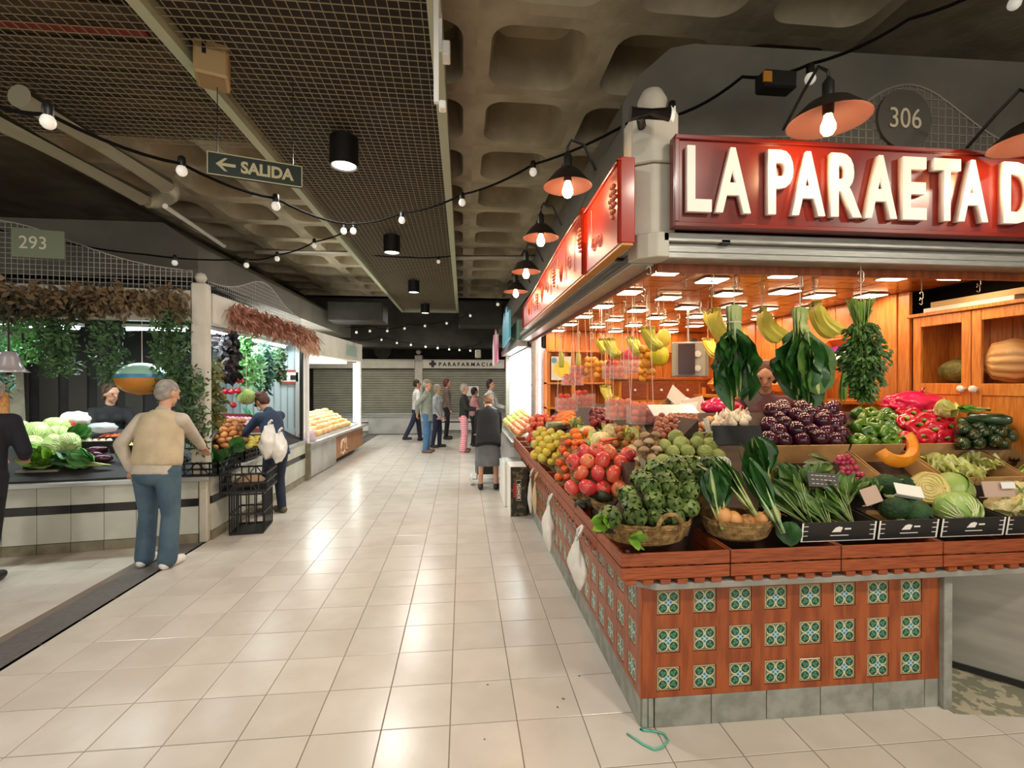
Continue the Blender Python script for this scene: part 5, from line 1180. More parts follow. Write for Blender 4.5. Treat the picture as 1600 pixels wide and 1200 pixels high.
for px, py, D, l, n, h_ in ((905, 589, 5.0, 'upper left hanging punnet of red-orange fruit', 12, .10), (894, 602, 4.9, 'punnet of red-orange fruit under the upper left one', 12, .10), (960, 592, 4.5, 'hanging punnet of big red-orange fruit in the middle row', 14, .13), (984, 584, 4.6, 'hanging punnet beside the middle row one', 10, .13), (885, 642, 4.7, 'lower left punnet of orange-red fruit', 14, .13), (912, 636, 4.8, 'second lower punnet of orange-red fruit', 14, .13), (968, 655, 3.9, 'big clear punnet of orange-pink fruit in front, left one', 16, .15), (1003, 662, 3.7, 'big clear punnet of orange-pink fruit in front, right one', 16, .15)):
    punnet(l, px, py, D, m_straw if h_ < .14 else mat('orange_pink_fruit', (226, 110, 70), .4, col2=(214, 84, 50), scale=9, var=.1), n, .20, h_, .03)
def hanging_fruit(name, label, cat, px, py, D, mb, m, sc=1, rot=(0, 0, 0), up=.05, grp=None):
    c = PX(px, py, D=D); t = thing(name, label, cat, c, grp); o = mb.build('fruit', m, t, 'full', local=True); o.rotation_euler = rot
    string_to_ceiling(t, c+V((0, 0, up))); return t
hanging_fruit('long_pepper', 'single long green-yellow pepper hanging before the yellow-disc poster', 'pepper', 877, 562, 5.2, b_zuc(.03, .17), m_gban, up=.08)
hanging_fruit('long_pepper', 'long green pepper hanging right of the poster', 'pepper', 904, 562, 5.1, b_zuc(.028, .15), m_gban, up=.07)
def fruit_cluster(label, px, py, D, m, n=7, r=.034, nm='fruit_cluster'):
    c = PX(px, py, D=D); t = thing(nm, label, 'fruit', c); me = b_tomato(r).mesh('fruit', m, 'full')
    for k in range(n): inst('fruit', me, t, ((k % 3-1)*r*1.3+random.uniform(-.01, .01), random.uniform(-1, 1)*r*.7, -(k//3)*r*1.7), (random.random(), random.random(), 0))
    string_to_ceiling(t, c+V((0, 0, r*.6)))
m_gold_f = mat('golden_fruit', (236, 176, 60), .35, col2=(226, 150, 40), scale=9, var=.1, coat=.2)
for px, py, D, l in ((925, 562, 4.9, 'golden fruit cluster hanging over the left punnets'), (940, 568, 4.8, 'second golden fruit cluster beside it'), (1012, 545, 4.1, 'golden fruit cluster hanging left of the yellow squash'), (1010, 570, 4.1, 'lower golden fruit cluster left of the grey appliance')): fruit_cluster(l, px, py, D, m_gold_f)
hanging_fruit('yellow_squash', 'big bright yellow squash hanging left of the grey appliance', 'squash', 1030, 556, 4.0, b_pumpkin(.08, .17, 16, 8), mat('yellow_squash', (226, 214, 50), .4), up=.08)
hanging_fruit('yellow_squash', 'second yellow fruit above the bright squash', 'squash', 1037, 528, 4.0, b_sph(.06, 1.3), m_ban, up=.07)
bananas('yellow bunch hanging low over the far counter', 946, 605, 4.4, 6, .85)
bananas('second low yellow bunch beside it', 958, 622, 4.3, 5, .8)
hanging_fruit('melon_net', 'pink-red fruit hanging in a net behind the golden clusters', 'fruit', 988, 556, 5.0, b_sph(.09, 1.2), mat('net_pink', (206, 60, 90), .5, col2=(226, 120, 120), scale=20), up=.1)
hk = [(1015, 400, 2.5), (1113, 425, 2.8), (1152, 428, 2.7), (1070, 425, 3.2), (1005, 450, 3.6), (975, 470, 4.0), (948, 490, 4.5), (1026, 470, 3.6), (1093, 470, 3.4), (1270, 455, 2.7), (1440, 455, 2.6), (1530, 432, 2.5), (930, 505, 4.7), (1060, 490, 4.0)]
for k, (px, py, D) in enumerate(sorted(hk)):
    c = PX(px, py, Z=2.34); b = MB(); b.tube([c, V((c.x, c.y, ZC))], .0025, 5); hook(b, c-V((0, 0, .03)), .024); hook(b, c-V((.004, 0, .075)), .02)
    tag(b.build('hanging_hook', m_hook, None, 'full'), 'bare steel hook on a string under the stall ceiling, %s from the left' % ORD[k], 'hook', 'empty hooks under the stall ceiling')
# shelves on the plank wall: sloping fruit crates
m_bluefruit = mat('pale_pink_fruit', (228, 160, 140), .4, col2=(220, 130, 110), scale=8, var=.08)
for k, (y, mm, l) in enumerate(((5.9, m_gold_f, 'sloping shelf crate of golden fruit on the plank wall, far one'), (5.25, m_yap, 'sloping shelf crate of yellow fruit on the plank wall, middle one'), (4.6, m_bluefruit, 'sloping shelf crate of pink fruit on the plank wall, near one'))):
    t = thing('sloping_crate', l, 'crate', (3.48, y, 1.74)); M = rotm(0, -.75, 0)
    for a, b in (((-.20, -.24, 0), (.20, .24, .012)), ((-.20, -.24, .012), (.20, -.225, .10)), ((-.20, .225, .012), (.20, .24, .10)), ((-.215, -.24, 0), (-.20, .24, .10)), ((.20, -.24, 0), (.215, .24, .10))): MB().box(a, b, M).build('board', m_pine, t, local=True)
    me = b_sph(.04, 1, 12).mesh('fruit', mm, 'full')
    for i in range(5):
        for j in range(6): inst('fruit', me, t, M @ V((-.16+.08*i, -.19+.077*j, .05)), (random.random(), random.random(), 0))
t = thing('tilted_crate', 'tilted orange wooden crate lined with purple paper on the right wall', 'crate', PX(1300, 572, X=3.2)); M = rotm(0, -.75, 0) @ Matrix.Scale(1.2, 3)
m_or = mat('orange_crate', (216, 104, 30), .5); m_pur = mat('purple_paper', (150, 60, 150), .5)
for nm, a, b, mm in (('base', (-.20, -.16, 0), (.20, .16, .01), m_or), ('side', (-.20, -.16, .01), (.20, -.145, .085), m_or), ('side', (-.20, .145, .01), (.20, .16, .085), m_or), ('end', (-.215, -.16, 0), (-.20, .16, .085), m_or), ('end', (.20, -.16, 0), (.215, .16, .085), m_or), ('lining', (-.195, -.14, .011), (.195, .14, .03), m_pur), ('packet', (-.1, -.11, .031), (.08, .0, .06), m_white), ('packet', (-.1, .01, .031), (.08, .12, .06), m_white)): MB().box(a, b, M).build(nm, mm, t, local=True)
o = veg('onion', 'big brown onion on the right wall above the purple crate', 'onion', 'brown onions by the right wall', b_sph(.045, 1.1), m_onion)
for k, (px, py) in enumerate(((1298, 530), (1312, 524), (1306, 540))):
    p = PX(px, py, X=3.45)
    l = 'big brown onion above the purple crate, %s from the left' % ORD[(0, 2, 1)[k]]
    if k == 0: o.location = p; o['label'] = l
    else: dup(o, p, label=l)
t = thing('wall_shelf', 'wooden shelf on the plank wall under the tilted crates', 'shelf', (3.5, 5, 1.5)); MB().box((3.1, 3.9, 1.50), (3.68, 6.2, 1.53)).build('board', m_pine, t); 
for y in (3.95, 5.0, 6.1): MB().box((3.12, y, .1), (3.16, y+.04, 1.50)).build('leg', m_pine, t); MB().box((3.18, y, 1.531), (3.22, y+.03, 1.62)).build('bracket', m_pine, t)
# ================================================================== BAGS ON THE AISLE SIDE, BOXES
m_bag = mat('white_plastic_bag', (240, 238, 230), .3, alpha=.9, col2=(228, 226, 216), scale=9, bump=.35, bscale=18)
m_kraft = mat('kraft_paper', (196, 172, 128), .7, bump=.3, bscale=14)
def hang_bag(label, c, w_, h_, m, seedv, full=.12, wide=False):
    t = thing('plastic_bag' if m is m_bag else 'paper_bag', label, 'bag', c); rows = []
    for j in range(19):
        v = j/18; wv = w_*(.16+.30*v**.6+.40*math.sin(PI*min(1, max(0, v-.18)/.85))**1.2) if v < .97 else w_*.45; wv = w_*(.55+.45*math.sin(PI*min(1, v*.8+.12))) if wide else wv; dv_ = full*(.12+.9*math.sin(PI*min(1, v*.96+.02))**1.2)*(.5+.5*v); row = []
        for k in range(26):
            a = 2*PI*k/26; n_ = noise.noise(V((math.cos(a)*2+seedv, math.sin(a)*2, v*4)))
            row.append(V((-dv_*.5*(1+.35*n_)*math.cos(a)-.0, wv*.55*(1+.18*n_)*math.sin(a)+.02*noise.noise(V((v*5, seedv, 1))), -h_*v+.015*n_*v)))
        rows.append(row)
    b = MB().sheet(rows, True); b.f.append(tuple((18*26)+k for k in range(26))); b.m.append(0); b.build('bag_body', m, t, 'full', local=True)
    b = MB()
    for s_ in (-1, 1): b.tube([(0, s_*.02, -.02), (.01, s_*.03, .03), (.03, s_*.01, .06), (.045, 0, .045)], [.012, .010, .008, .006], 6)
    b.build('handle', m, t, 'full', local=True)
hang_bag('white plastic bag hanging nearest the stall corner', PX(902, 838, X=.68), .34, .29, m_bag, 1)
hang_bag('long white plastic bag hanging second from the corner', PX(857, 784, X=.68), .33, .38, m_bag, 5)
hang_bag('pale cloth-like bag hanging third, before the printed box', PX(829, 742, X=.68), .16, .38, mat('pale_bag', (206, 200, 186), .6, bump=.3, bscale=14), 9, .07)
hang_bag('tan paper bag hanging behind the pale one', PX(836, 748, X=.70), .18, .34, m_kraft, 12, .06)
t = thing('printed_box', 'tall dark printed carton with red label standing on the floor by the counter', 'box', PX(808, 806, Z=0)); c = t.location
m_pbox = mat('dark_print', (40, 38, 32), .5, col2=(104, 92, 60), scale=16, lo=.52, hi=.62); 
MB().box((.60, 6.0, .005), (.80, 6.42, .62)).build('carton', m_pbox, t, bev=.004)
MB().box((.592, 6.0, .005), (.599, 6.42, .62)).build('white_side', m_paper, t)
b = MB().box((.598, 6.01, .621), (.80, 6.41, .626)); b.build('lid', m_paper, t)
MB().box((.632, 5.994, .24), (.668, 5.999, .42)).build('red_label', mat('label_red', (176, 34, 40), .5), t)
b = MB(); b.box((.668, 5.994, .20), (.730, 5.999, .46)); b.build('label_frame', mat('label_gold', (190, 170, 120), .5), t)
MB().box((.673, 5.990, .21), (.725, 5.995, .45)).build('label_field', m_black, t)
text_mesh('lettering', 'BONNYSA', .055, .001, m_paper, t, (.718, 5.988, .225), (PI/2, -PI/2, 0), bold=.002, sx=.75)
t = thing('printed_box', 'white-sided carton stacked behind the tall printed one', 'box', (.68, 6.7, 0)); MB().box((.56, 6.48, .005), (.80, 6.9, .60)).build('carton', m_paper, t, bev=.004); MB().box((.57, 6.49, .601), (.79, 6.89, .606)).build('lid', m_alu, t)
t = thing('printed_box', 'pale carton at the far end of the box row', 'box', (.68, 7.2, 0)); MB().box((.56, 6.98, .005), (.80, 7.36, .52)).build('carton', m_paper, t, bev=.004); MB().box((.57, 6.99, .521), (.79, 7.35, .526)).build('lid', m_alu, t)
# green string on the floor
pts = [PX(x, y, Z=.006) for x, y in ((980, 1146), (992, 1154), (1005, 1163), (1022, 1171), (1034, 1168), (1044, 1156), (1038, 1147), (1026, 1143), (1012, 1141), (1000, 1139), (1006, 1141), (1020, 1142))]
tag(MB().tube(pts, .0055, 6).build('green_string', mat('turquoise_string', (96, 176, 150), .5), None, 'full'), 'turquoise string loop lying on the floor at the counter corner', 'string')
# ================================================================== NEXT STALL ON THE RIGHT
ns = thing('market_stall', 'bright white refrigerated stall beyond the fruit stall on the right', 'stall', (1.5, 7.2, 0))
MB().box((1.06, 7.06, .735), (1.14, 7.14, 2.42)).build('post', m_alu, ns); MB().box((.88, 9.8, .735), (.96, 9.9, 2.42)).build('post', m_alu, ns)
MB().box((.80, 7.05, 2.22), (.95, 10, 2.32)).build('fascia_rail', m_alu, ns); MB().box((.82, 7.05, 2.33), (.90, 8.2, 2.62)).build('fascia', mat('teal_fascia', (112, 140, 122), .35), ns); MB().box((.82, 8.21, 2.33), (.90, 10, 2.62)).build('fascia', mat('blue_fascia', (110, 176, 200), .3), ns)
m_glow = mat('lit_white_panel', (255, 255, 255), .5, emit=(250, 255, 255), estr=2.2)
MB().box((1.6, 7.2, 1.2), (1.62, 9.9, 2.2)).build('lit_back_panel', m_glow, ns); MB().box((.95, 9.9, .8), (1.5, 9.92, 2.2)).build('lit_end_panel', m_glow, ns); MB().box((1.15, 7.15, .8), (1.6, 7.17, 2.2)).build('end_panel', m_white, ns)
MB().box((.96, 7.18, 2.2), (3, 10, 2.22)).build('ceiling_panel', m_white, ns); MB().box((.84, 7.02, 0), (1.6, 10, .735)).build('counter', m_steel, ns); MB().box((.72, 7.05, .7355), (1.6, 10, .80)).build('counter_top', m_alu, ns)
MB().box((1.58, 7.2, .81), (1.60, 9.9, 1.2)).build('tiled_back', m_white, ns)
b = MB()
for k in range(20): b.bar((1.3, 7.25+.12*k, 1.2), (1.3, 7.25+.12*k, 1.62), .006)
for z in (1.2, 1.41, 1.62): b.bar((1.3, 7.2, z), (1.3, 9.6, z), .008)
b.build('wire_rack', m_alu, ns, kind='stuff')
MB().box((1.18, 7.2, 1.63), (1.55, 9.6, 1.65)).build('shelf', m_white, ns)
t = thing('folded_bags', 'dark blue folded bags lying on the white shelf of the next stall', 'bags', (1.34, 7.9, 1.65)); MB().cbox((0, 0, .03), .2, .9, .05).build('bag_stack', mat('navy', (44, 62, 84), .6, bump=.5, bscale=12), t, local=True, bev=.01); MB().cbox((0, .1, .075), .16, .6, .03).build('top_bag', mat('navy2', (58, 84, 104), .6), t, local=True, bev=.008)
o = veg('peach', 'peach in the white stall next door', 'peach', 'peaches in the next stall', b_apple(.042), mat('peach_skin', (226, 130, 90), .5, col2=(236, 176, 120), scale=10, var=.08))
heap(o, [V((.80, 7.15, .89)), V((.80, 8.5, .89)), V((1.17, 8.5, 1.12)), V((1.17, 7.15, 1.12))], .095, .02, owner=ns, bedm=m_brown, lb='peach in the white stall')
o = veg('pear', 'pale yellow pear at the back of the white stall next door', 'pear', 'pears in the next stall', MB().lathe([(0, -.04), (.03, -.034), (.042, -.008), (.03, .03), (.015, .055), (0, .06)], 14), mat('pear_skin', (206, 196, 110), .5, var=.08))
heap(o, [V((.80, 8.6, .89)), V((.80, 9.7, .89)), V((1.17, 9.7, 1.12)), V((1.17, 8.6, 1.12))], .10, .02, owner=ns, bedm=m_brown, lb='pear in the white stall')
for (x, y, z, wd, h_, mm, l) in ((.70, 7.9, 2.42, .6, .5, mat('sky_sign', (96, 190, 214), .4), 'sky-blue jagged sign board over the next stall'), (.66, 10.0, 2.15, .7, .62, mat('pink_sign', (226, 130, 160), .4, col2=(240, 236, 236), scale=1.2, lo=.45, hi=.55), 'pink and white sign board farther along the right stalls')):
    t = thing('sign_board', l, 'sign', (x, y, z))
    MB().prism([(x, y-wd, z-.05), (x, y+wd, z-.12), (x, y+wd, z+h_*.5), (x, y+wd*.5, z+h_*.9), (x, y+wd*.2, z+h_*.6), (x, y-wd*.2, z+h_), (x, y-wd*.6, z+h_*.7), (x, y-wd, z+h_*.75)], (.03, 0, 0)).build('board', mm, t)
    for yy in (y-wd*.5, y+wd*.5): MB().tube([(x+.035, yy, z), (.82, yy, z-.05)], .01, 6).build('bracket', m_alu, t)
lamp('white_stall_lamp', 'AREA', (1.2, 8.5, 2.15), 30, COOL, .3, size_y=2.4)
# ================================================================== LEFT VEGETABLE STALL
A = V((-2.69, 5.37, 0)); le = V((-.989, -.1475, 0)); ln = V((-.1475, .989, 0))
ML = Matrix(((le.x, ln.x, 0), (le.y, ln.y, 0), (0, 0, 1)))
def Lp(u, v, z): return A+le*u+ln*v+V((0, 0, z))
def lbox(b, a, c): return b.box(a, c, ML, A)
ls = thing('market_counter', 'white tiled counter with a black band under the left vegetable stall', 'counter', A)
m_wt = mat('white_wall_tile', (198, 198, 184), .3, col2=(186, 186, 172), scale=3, var=.05); m_bt = mat('black_wall_tile', (26, 22, 20), .25)
m_kick = mat('tan_kick_stone', (140, 132, 108), .6, col2=(120, 112, 90), scale=7, var=.07)
ME = 3.0   # length of the aisle side
for k in range(13):
    a, c = .085+.28*k, .085+.28*(k+1)-.004
    for z0, z1, m, nm in ((.47, .655, m_wt, 'wall_tile'), (.39, .466, m_bt, 'band_tile'), (.10, .386, m_wt, 'wall_tile'), (0, .096, m_kick, 'kick_tile')):
        b = MB(); lbox(b, (a, -.004 if z0 else -.012, z0), (c, .02, z1)); b.build(nm, m, ls, bev=.002)
for k in range(11):
    a, c = 5.46+.28*k, 5.46+.28*(k+1)-.004
    for z0, z1, m, nm in ((.47, .655, m_wt, 'wall_tile'), (.39, .466, m_bt, 'band_tile'), (.10, .386, m_wt, 'wall_tile'), (0, .096, m_kick, 'kick_tile')):
        MB().box((-2.71, a, z0), (-2.686 if z0 else -2.676, c, z1)).build(nm, m, ls, bev=.002)
b = MB(); lbox(b, (.0, .0, 0), (.08, .09, .66)); b.build('corner_post', m_cream, ls, bev=.01)
b = MB(); lbox(b, (.02, .021, 0), (5, .9, .655)); b.build('counter_body', m_core, ls); MB().box((-3.5, 5.45, 0), (-2.712, 8.53, .655)).build('counter_body', m_core, ls)
b = MB(); lbox(b, (-.03, -.05, .657), (5, .5, .70)); b.build('counter_top', m_steel, ls, bev=.006); MB().box((-3.1, 5.40, .658), (-2.66, 8.53, .699)).build('counter_top', m_steel, ls, bev=.006)
lf = thing('stall_facade', 'cream corner post and fascia of the left vegetable stall', 'stall frame', A)
b = MB(); lbox(b, (.0, .0, .70), (.15, .15, 2.74)); b.build('post', m_cream, lf, bev=.015)
MB().lathe([(0, .06), (.04, .045), (.058, 0), (.04, -.045), (0, -.06)], 14, c=Lp(.075, .075, 2.80)).build('post_ball', m_cream, lf, 'full')
b = MB(); lbox(b, (.151, .02, 2.33), (5, .14, 2.66)); b.build('fascia', m_cream, lf, bev=.01)
MB().box((-2.83, 5.53, 2.33), (-2.70, 8.6, 2.66)).build('fascia', m_cream, lf, bev=.01); MB().box((-2.83, 8.50, .7), (-2.70, 8.6, 2.32)).build('post', m_white, lf, bev=.006)
MB().box((-2.74, 8.42, .7), (-2.70, 8.49, 2.32)).build('dark_profile', m_black, lf)
t = thing('wire_arch', 'white wire-grid arch over the front of the left stall', 'wire arch', Lp(2, .1, 2.66))
arch(t, lambda u, z: Lp(.16+4.4*u, .08, z), 90, lambda u: 2.86+.42*math.exp(-((u*4.4-1.75)/.95)**2), 2.66, .05, m_wwire)
t = thing('wire_arch', 'wire-grid arch over the aisle side of the left stall', 'wire arch', (-2.76, 7, 2.66))
arch(t, lambda u, z: V((-2.76, 5.55+3.0*u, z)), 60, lambda u: 2.78+.30*math.exp(-((u-.5)/.25)**2), 2.66, .05, m_wwire)
c = PX(60, 381, Y=5.02); t = thing('number_plate', 'grey-green plate numbered 293 on the left wire arch', 'sign', c)
Mz = math.atan2(.1475, .989)
MB().cbox((0, 0, 0), .42, .012, .27, rotm(0, 0, Mz)).build('plate', mat('plate_green', (112, 122, 98), .6), t, bev=.003, local=True)
text_mesh('digits', '293', .17, .002, mat('plate_digits', (206, 204, 180), .6), t, c+V((-.15, -.03, -.05)), (PI/2, 0, Mz), sx=.9)
# inside walls, tubes
ins = thing('dark_partition', 'dark back wall of the left vegetable stall', 'wall', Lp(2, 2.4, 0))
m_dk = mat('stall_back_dark', (48, 43, 40), .7, col2=(32, 29, 28), scale=2.5)
b = MB(); lbox(b, (.9, 2.4, 0), (6, 2.45, 2.9)); b.build('back_wall', m_dk, ins)
b = MB(); lbox(b, (-.05, .145, 2.70), (6, 2.4, 2.73)); b.build('stall_roof', m_dk, ins); MB().box((-5, 8.55, .0), (-2.84, 8.6, 2.7)).build('end_wall', mat('blue_lit_tiles', (196, 216, 222), .3), ins)  # end wall's pale blue carries the bluish light on its tiles
b = MB()
for k in range(14): b.box((-4.3+.11*k, 8.535, .9), (-4.294+.11*k, 8.549, 2.3))
b.build('tile_joints', m_alu, ins, kind='stuff')
for k in range(5):
    b = MB(); lbox(b, (1.6+.34*k, 2.36, .8), (1.62+.34*k+.2, 2.395, 1.9)); b.build('dark_door_panel', mat('dark_panel', (58, 52, 46), .6, var=.1), ins, bev=.004)
for u0, u1, l in ((1.35, 2.75, 'cold white fluorescent tube over the front of the left stall, left one'), (.35, .95, 'cold white fluorescent tube over the front of the left stall, by the post')):
    t = thing('fluorescent_lamp', l, 'lamp', Lp(u0, .45, 2.29)); b = MB(); lbox(b, (u0, .40, 2.295), (u1, .52, 2.33)); b.build('housing', m_white, t); MB().tube([Lp(u0+.02, .46, 2.275), Lp(u1-.02, .46, 2.275)], .016, 8).build('tube', m_tube, t, 40)
for y0, y1, l in ((5.7, 6.9, 'cold white fluorescent tube along the aisle side, near one'), (7.0, 8.35, 'cold white fluorescent tube along the aisle side, under the dried chillies')):
    t = thing('fluorescent_lamp', l, 'lamp', (-2.95, y0, 2.29)); MB().box((-3.02, y0, 2.295), (-2.88, y1, 2.33)).build('housing', m_white, t); MB().tube([(-2.95, y0+.02, 2.275), (-2.95, y1-.02, 2.275)], .018, 8).build('tube', m_tube, t, 40)
c = PX(453, 589, Y=8.52); t = thing('framed_picture', 'small red-framed picture on the pale blue wall of the left stall', 'picture', c); MB().cbox((0, 0, 0), .34, .03, .24).build('frame', mat('frame_red', (176, 70, 56), .5), t, local=True); MB().cbox((0, -.017, 0), .28, .006, .16).build('print', m_paper, t, local=True)
b = MB(); b.cbox((-.07, -.022, -.01), .05, .004, .1).cbox((.06, -.022, -.01), .09, .004, .08); b.build('print_shapes', m_dark, t, local=True)
# foliage
def foliage(name, label, pts, rad, n, L, W, ml, d=(0, 0, -1), rnd=.8, cat='garland', grp=None, wild=.7):
    t = thing(name, label, cat, pts[0]); b = MB(); b.recalc = False; P = [V(p) for p in pts]
    for k in range(n):
        i = random.randrange(len(P)-1); p = P[i].lerp(P[i+1], random.random()); r = rad if not callable(rad) else rad(k/n)
        q = V((random.gauss(0, .45), random.gauss(0, .45), random.gauss(0, .45))); q = q if q.length < 1 else q.normalized()
        p = p+V((q.x*r[0], q.y*r[1], q.z*r[2])); dd = V(d)*(1-wild)+V((random.uniform(-1, 1), random.uniform(-1, 1), random.uniform(-1, 1)))*wild
        leaf(b, p, dd, (random.uniform(-1, 1), -1, random.uniform(-.5, 1)), L*random.uniform(.6, 1.3), W*random.uniform(.7, 1.3), .4, .2, .12, 3)
    b.build('leaves', ml, t, 'full', kind='stuff')
    MB().tube(P, .008, 5).build('string', m_dark, t); return t
m_dry1 = mat('dry_leaf_brown', (92, 74, 48), .8, col2=(122, 98, 68), scale=6); m_dry2 = mat('dry_leaf_dark', (44, 46, 28), .8, col2=(66, 60, 38), scale=6)
m_chil = mat('dried_chilli', (138, 84, 64), .6, col2=(170, 118, 96), scale=10); m_gr1 = mat('hang_green', (70, 130, 62), .5, col2=(108, 166, 90), scale=5); m_gr2 = mat('hang_dark_green', (46, 76, 40), .6, col2=(70, 104, 56), scale=5); m_gr3 = mat('hang_pale_green', (110, 166, 120), .5, col2=(150, 200, 150), scale=5)
foliage('dried_garland', 'thick brown garland of dried leaves along the top front of the left stall', [Lp(.2, -.04, 2.52), Lp(1.4, -.04, 2.52), Lp(2.8, -.04, 2.52)], (.10, .10, .17), 1900, .085, .02, m_dry1)
foliage('dried_garland', 'dark green-brown garland layer under the dried leaves, left half', [Lp(1.0, -.02, 2.46), Lp(2.9, -.02, 2.43)], (.12, .10, .12), 800, .11, .024, m_dry2)
foliage('dried_garland', 'pale dried leaf tuft by the 293 plate', [Lp(1.8, -.06, 2.66), Lp(2.5, -.06, 2.62)], (.1, .06, .09), 220, .09, .03, mat('dry_leaf_pale', (176, 150, 118), .8))
foliage('chilli_garland', 'reddish garland of dried chillies along the aisle side of the left stall', [V((-2.64, 5.85, 2.50)), V((-2.62, 7.2, 2.50)), V((-2.62, 8.75, 2.46))], (.07, .10, .15), 1900, .13, .011, m_chil, wild=.45, cat='garland')
foliage('chilli_garland', 'pale straw tips at the far end of the chilli garland', [V((-2.60, 8.1, 2.44)), V((-2.60, 8.85, 2.38))], (.08, .10, .2), 420, .16, .008, mat('straw', (206, 160, 130), .7), wild=.35)
hang = [((2.55, .25, 2.3), (2.5, .25, 1.9), 460, m_gr1, 'bright green hanging herbs lit by the tube at the far left'), ((2.0, .3, 2.3), (2.0, .3, 1.95), 380, m_gr3, 'pale lit leaves hanging beside the purple flowers'), ((1.75, .25, 2.3), (1.72, .25, 1.9), 320, m_gr1, 'green sprays hanging left of the dark vine'), ((1.38, .05, 2.4), (1.34, .05, 1.8), 700, m_gr2, 'dark green vine hanging down at the middle of the front'), ((.95, .1, 2.3), (.9, .1, 1.7), 420, m_gr2, 'dark vine above the orange ball'), ((.35, .0, 2.45), (.3, -.02, 1.55), 900, m_gr2, 'dark leafy vine hanging beside the corner post'), ((.12, -.08, 1.8), (.08, -.08, 1.0), 420, m_gr2, 'ivy trailing down the corner post behind the man'), ((2.95, .2, 2.2), (2.95, .2, 1.8), 260, mat('hang_yellowish', (120, 116, 60), .6), 'yellowish dried sprig hanging over the bell'), ((2.2, .5, 1.98), (2.1, .5, 1.62), 300, mat('hang_teal', (58, 100, 84), .5), 'bluish green leaves hanging low behind the lettuces')]
for a, c, n, m, l in hang: foliage('hanging_greenery', l, [Lp(*a), Lp(*c)], (.20, .12, .10), int(n*1.3), .062, .012, m, cat='plants')
foliage('purple_flowers', 'purple and white flowers under the tube at the left', [Lp(2.15, .3, 2.26), Lp(1.7, .3, 2.2)], (.1, .08, .07), 160, .05, .02, mat('purple', (150, 90, 160), .6, col2=(226, 210, 226), scale=9), cat='flowers')
for (x0, x1, y, z0, z1, n, m, l, L, W) in ((-2.85, -2.85, 6.2, 2.25, 1.75, 420, mat('dark_dried', (26, 18, 22), .6, col2=(44, 30, 36)), 'dark bunch of dried aubergine or peppers hanging near the corner post', .10, .03), (-2.9, -2.9, 6.75, 2.3, 1.7, 340, m_gr1, 'green herbs hanging behind the dark bunch', .10, .018), (-2.95, -2.95, 7.2, 2.2, 1.65, 340, m_gr3, 'pale green herbs hanging along the aisle side', .11, .018), (-2.95, -2.95, 7.55, 2.2, 1.6, 340, mat('hang_teal', (0, 0, 0)), 'bluish herbs hanging along the aisle side', .12, .02), (-2.9, -2.9, 7.95, 2.2, 1.75, 240, m_gr2, 'dark dried sprigs hanging before the pale wall', .09, .02), (-2.82, -2.8, 5.75, 1.9, 1.2, 360, mat('ivy', (80, 90, 40), .5, col2=(120, 110, 50)), 'yellow-green ivy hanging right of the corner post', .08, .025)):
    foliage('hanging_greenery', l, [V((x0, y, z0)), V((x1, y, z1))], (.11, .13, .08), n, L, W, m, cat='plants')
b = MB(); me = b_tomato(.05).mesh('fruit', m_rpep, 'full')
for (px, py, l) in ((365, 594, 'string of red peppers hanging by the corner post, upper cluster'), (362, 612, 'string of red peppers hanging by the corner post, middle cluster'), (365, 631, 'string of red peppers hanging by the corner post, lowest one')):
    c = PX(px, py, D=6.1); t = thing('hanging_peppers', l, 'peppers', c)
    for k in range(3 if py < 625 else 1): inst('fruit', me, t, ((k-1)*.07 if py < 625 else 0, random.uniform(-.02, .02), random.uniform(-.02, .02)), (random.random(), random.random(), 0), .85)
    MB().tube([c, c+V((0, 0, .2))], .003, 5).build('string', m_str, t)
o = cabbage('hanging_cabbage', 'green round cabbage hanging at the left stall near the denim jacket', PX(385, 619, D=6.2), .10, (1.1, 1, 1)); MB().tube([V((0, 0, .1)), V((0, 0, .55))], .004, 5).build('string', m_str, o, local=True)
c = PX(222, 592, D=5.0); t = thing('hanging_ball', 'big orange ball with blue band and pale green top hanging over the counter', 'ball', c)
def band(z0, z1, n=8, r=.21): return MB().lathe([(r*math.cos(a)*1.1, r*math.sin(a)*.8) for a in [math.asin(z0)+(math.asin(z1)-math.asin(z0))*k/n for k in range(n+1)]], 28)
band(-1, .05).build('orange_part', mat('ball_orange', (206, 120, 30), .4, col2=(180, 130, 50), scale=6), t, 'full', local=True); band(.05, .3).build('blue_band', mat('ball_blue', (60, 130, 170), .4), t, 'full', local=True); band(.3, 1).build('pale_top', mat('ball_pale', (150, 196, 176), .3), t, 'full', local=True)
MB().tube([(0, 0, .16), (0, 0, 2.33-c.z)], .004, 5).build('string', m_str, t, local=True)
c = PX(14, 582, D=4.45); t = thing('hanging_bell', 'shiny metal bell hanging at the left edge', 'bell', c)
MB().lathe([(.0, .20), (.05, .19), (.075, .14), (.09, .07), (.115, .025), (.15, 0), (.14, .0), (.10, .03), (.07, .13), (0, .17)], 24).build('bell_body', mat('bell_metal', (206, 198, 202), .25, metal=.4), t, 'full', local=True)
MB().tube([(0, 0, .19), (0, 0, .62)], .008, 6).build('chain', m_dark, t, local=True); b = MB().ico((0, 0, -.005), .02, 2); b.build('clapper', m_dark, t, 'full', local=True)
for px, l in ((28, 'leaning pale wooden board in the dark back of the left stall'), (8, 'tan board at the left edge behind the bell')):
    tag(MB().bar(PX(px, 660, D=6.2), PX(px-4, 565, D=6.4), .14, .03).build('board', m_kick if px > 20 else m_pine), l, 'board')
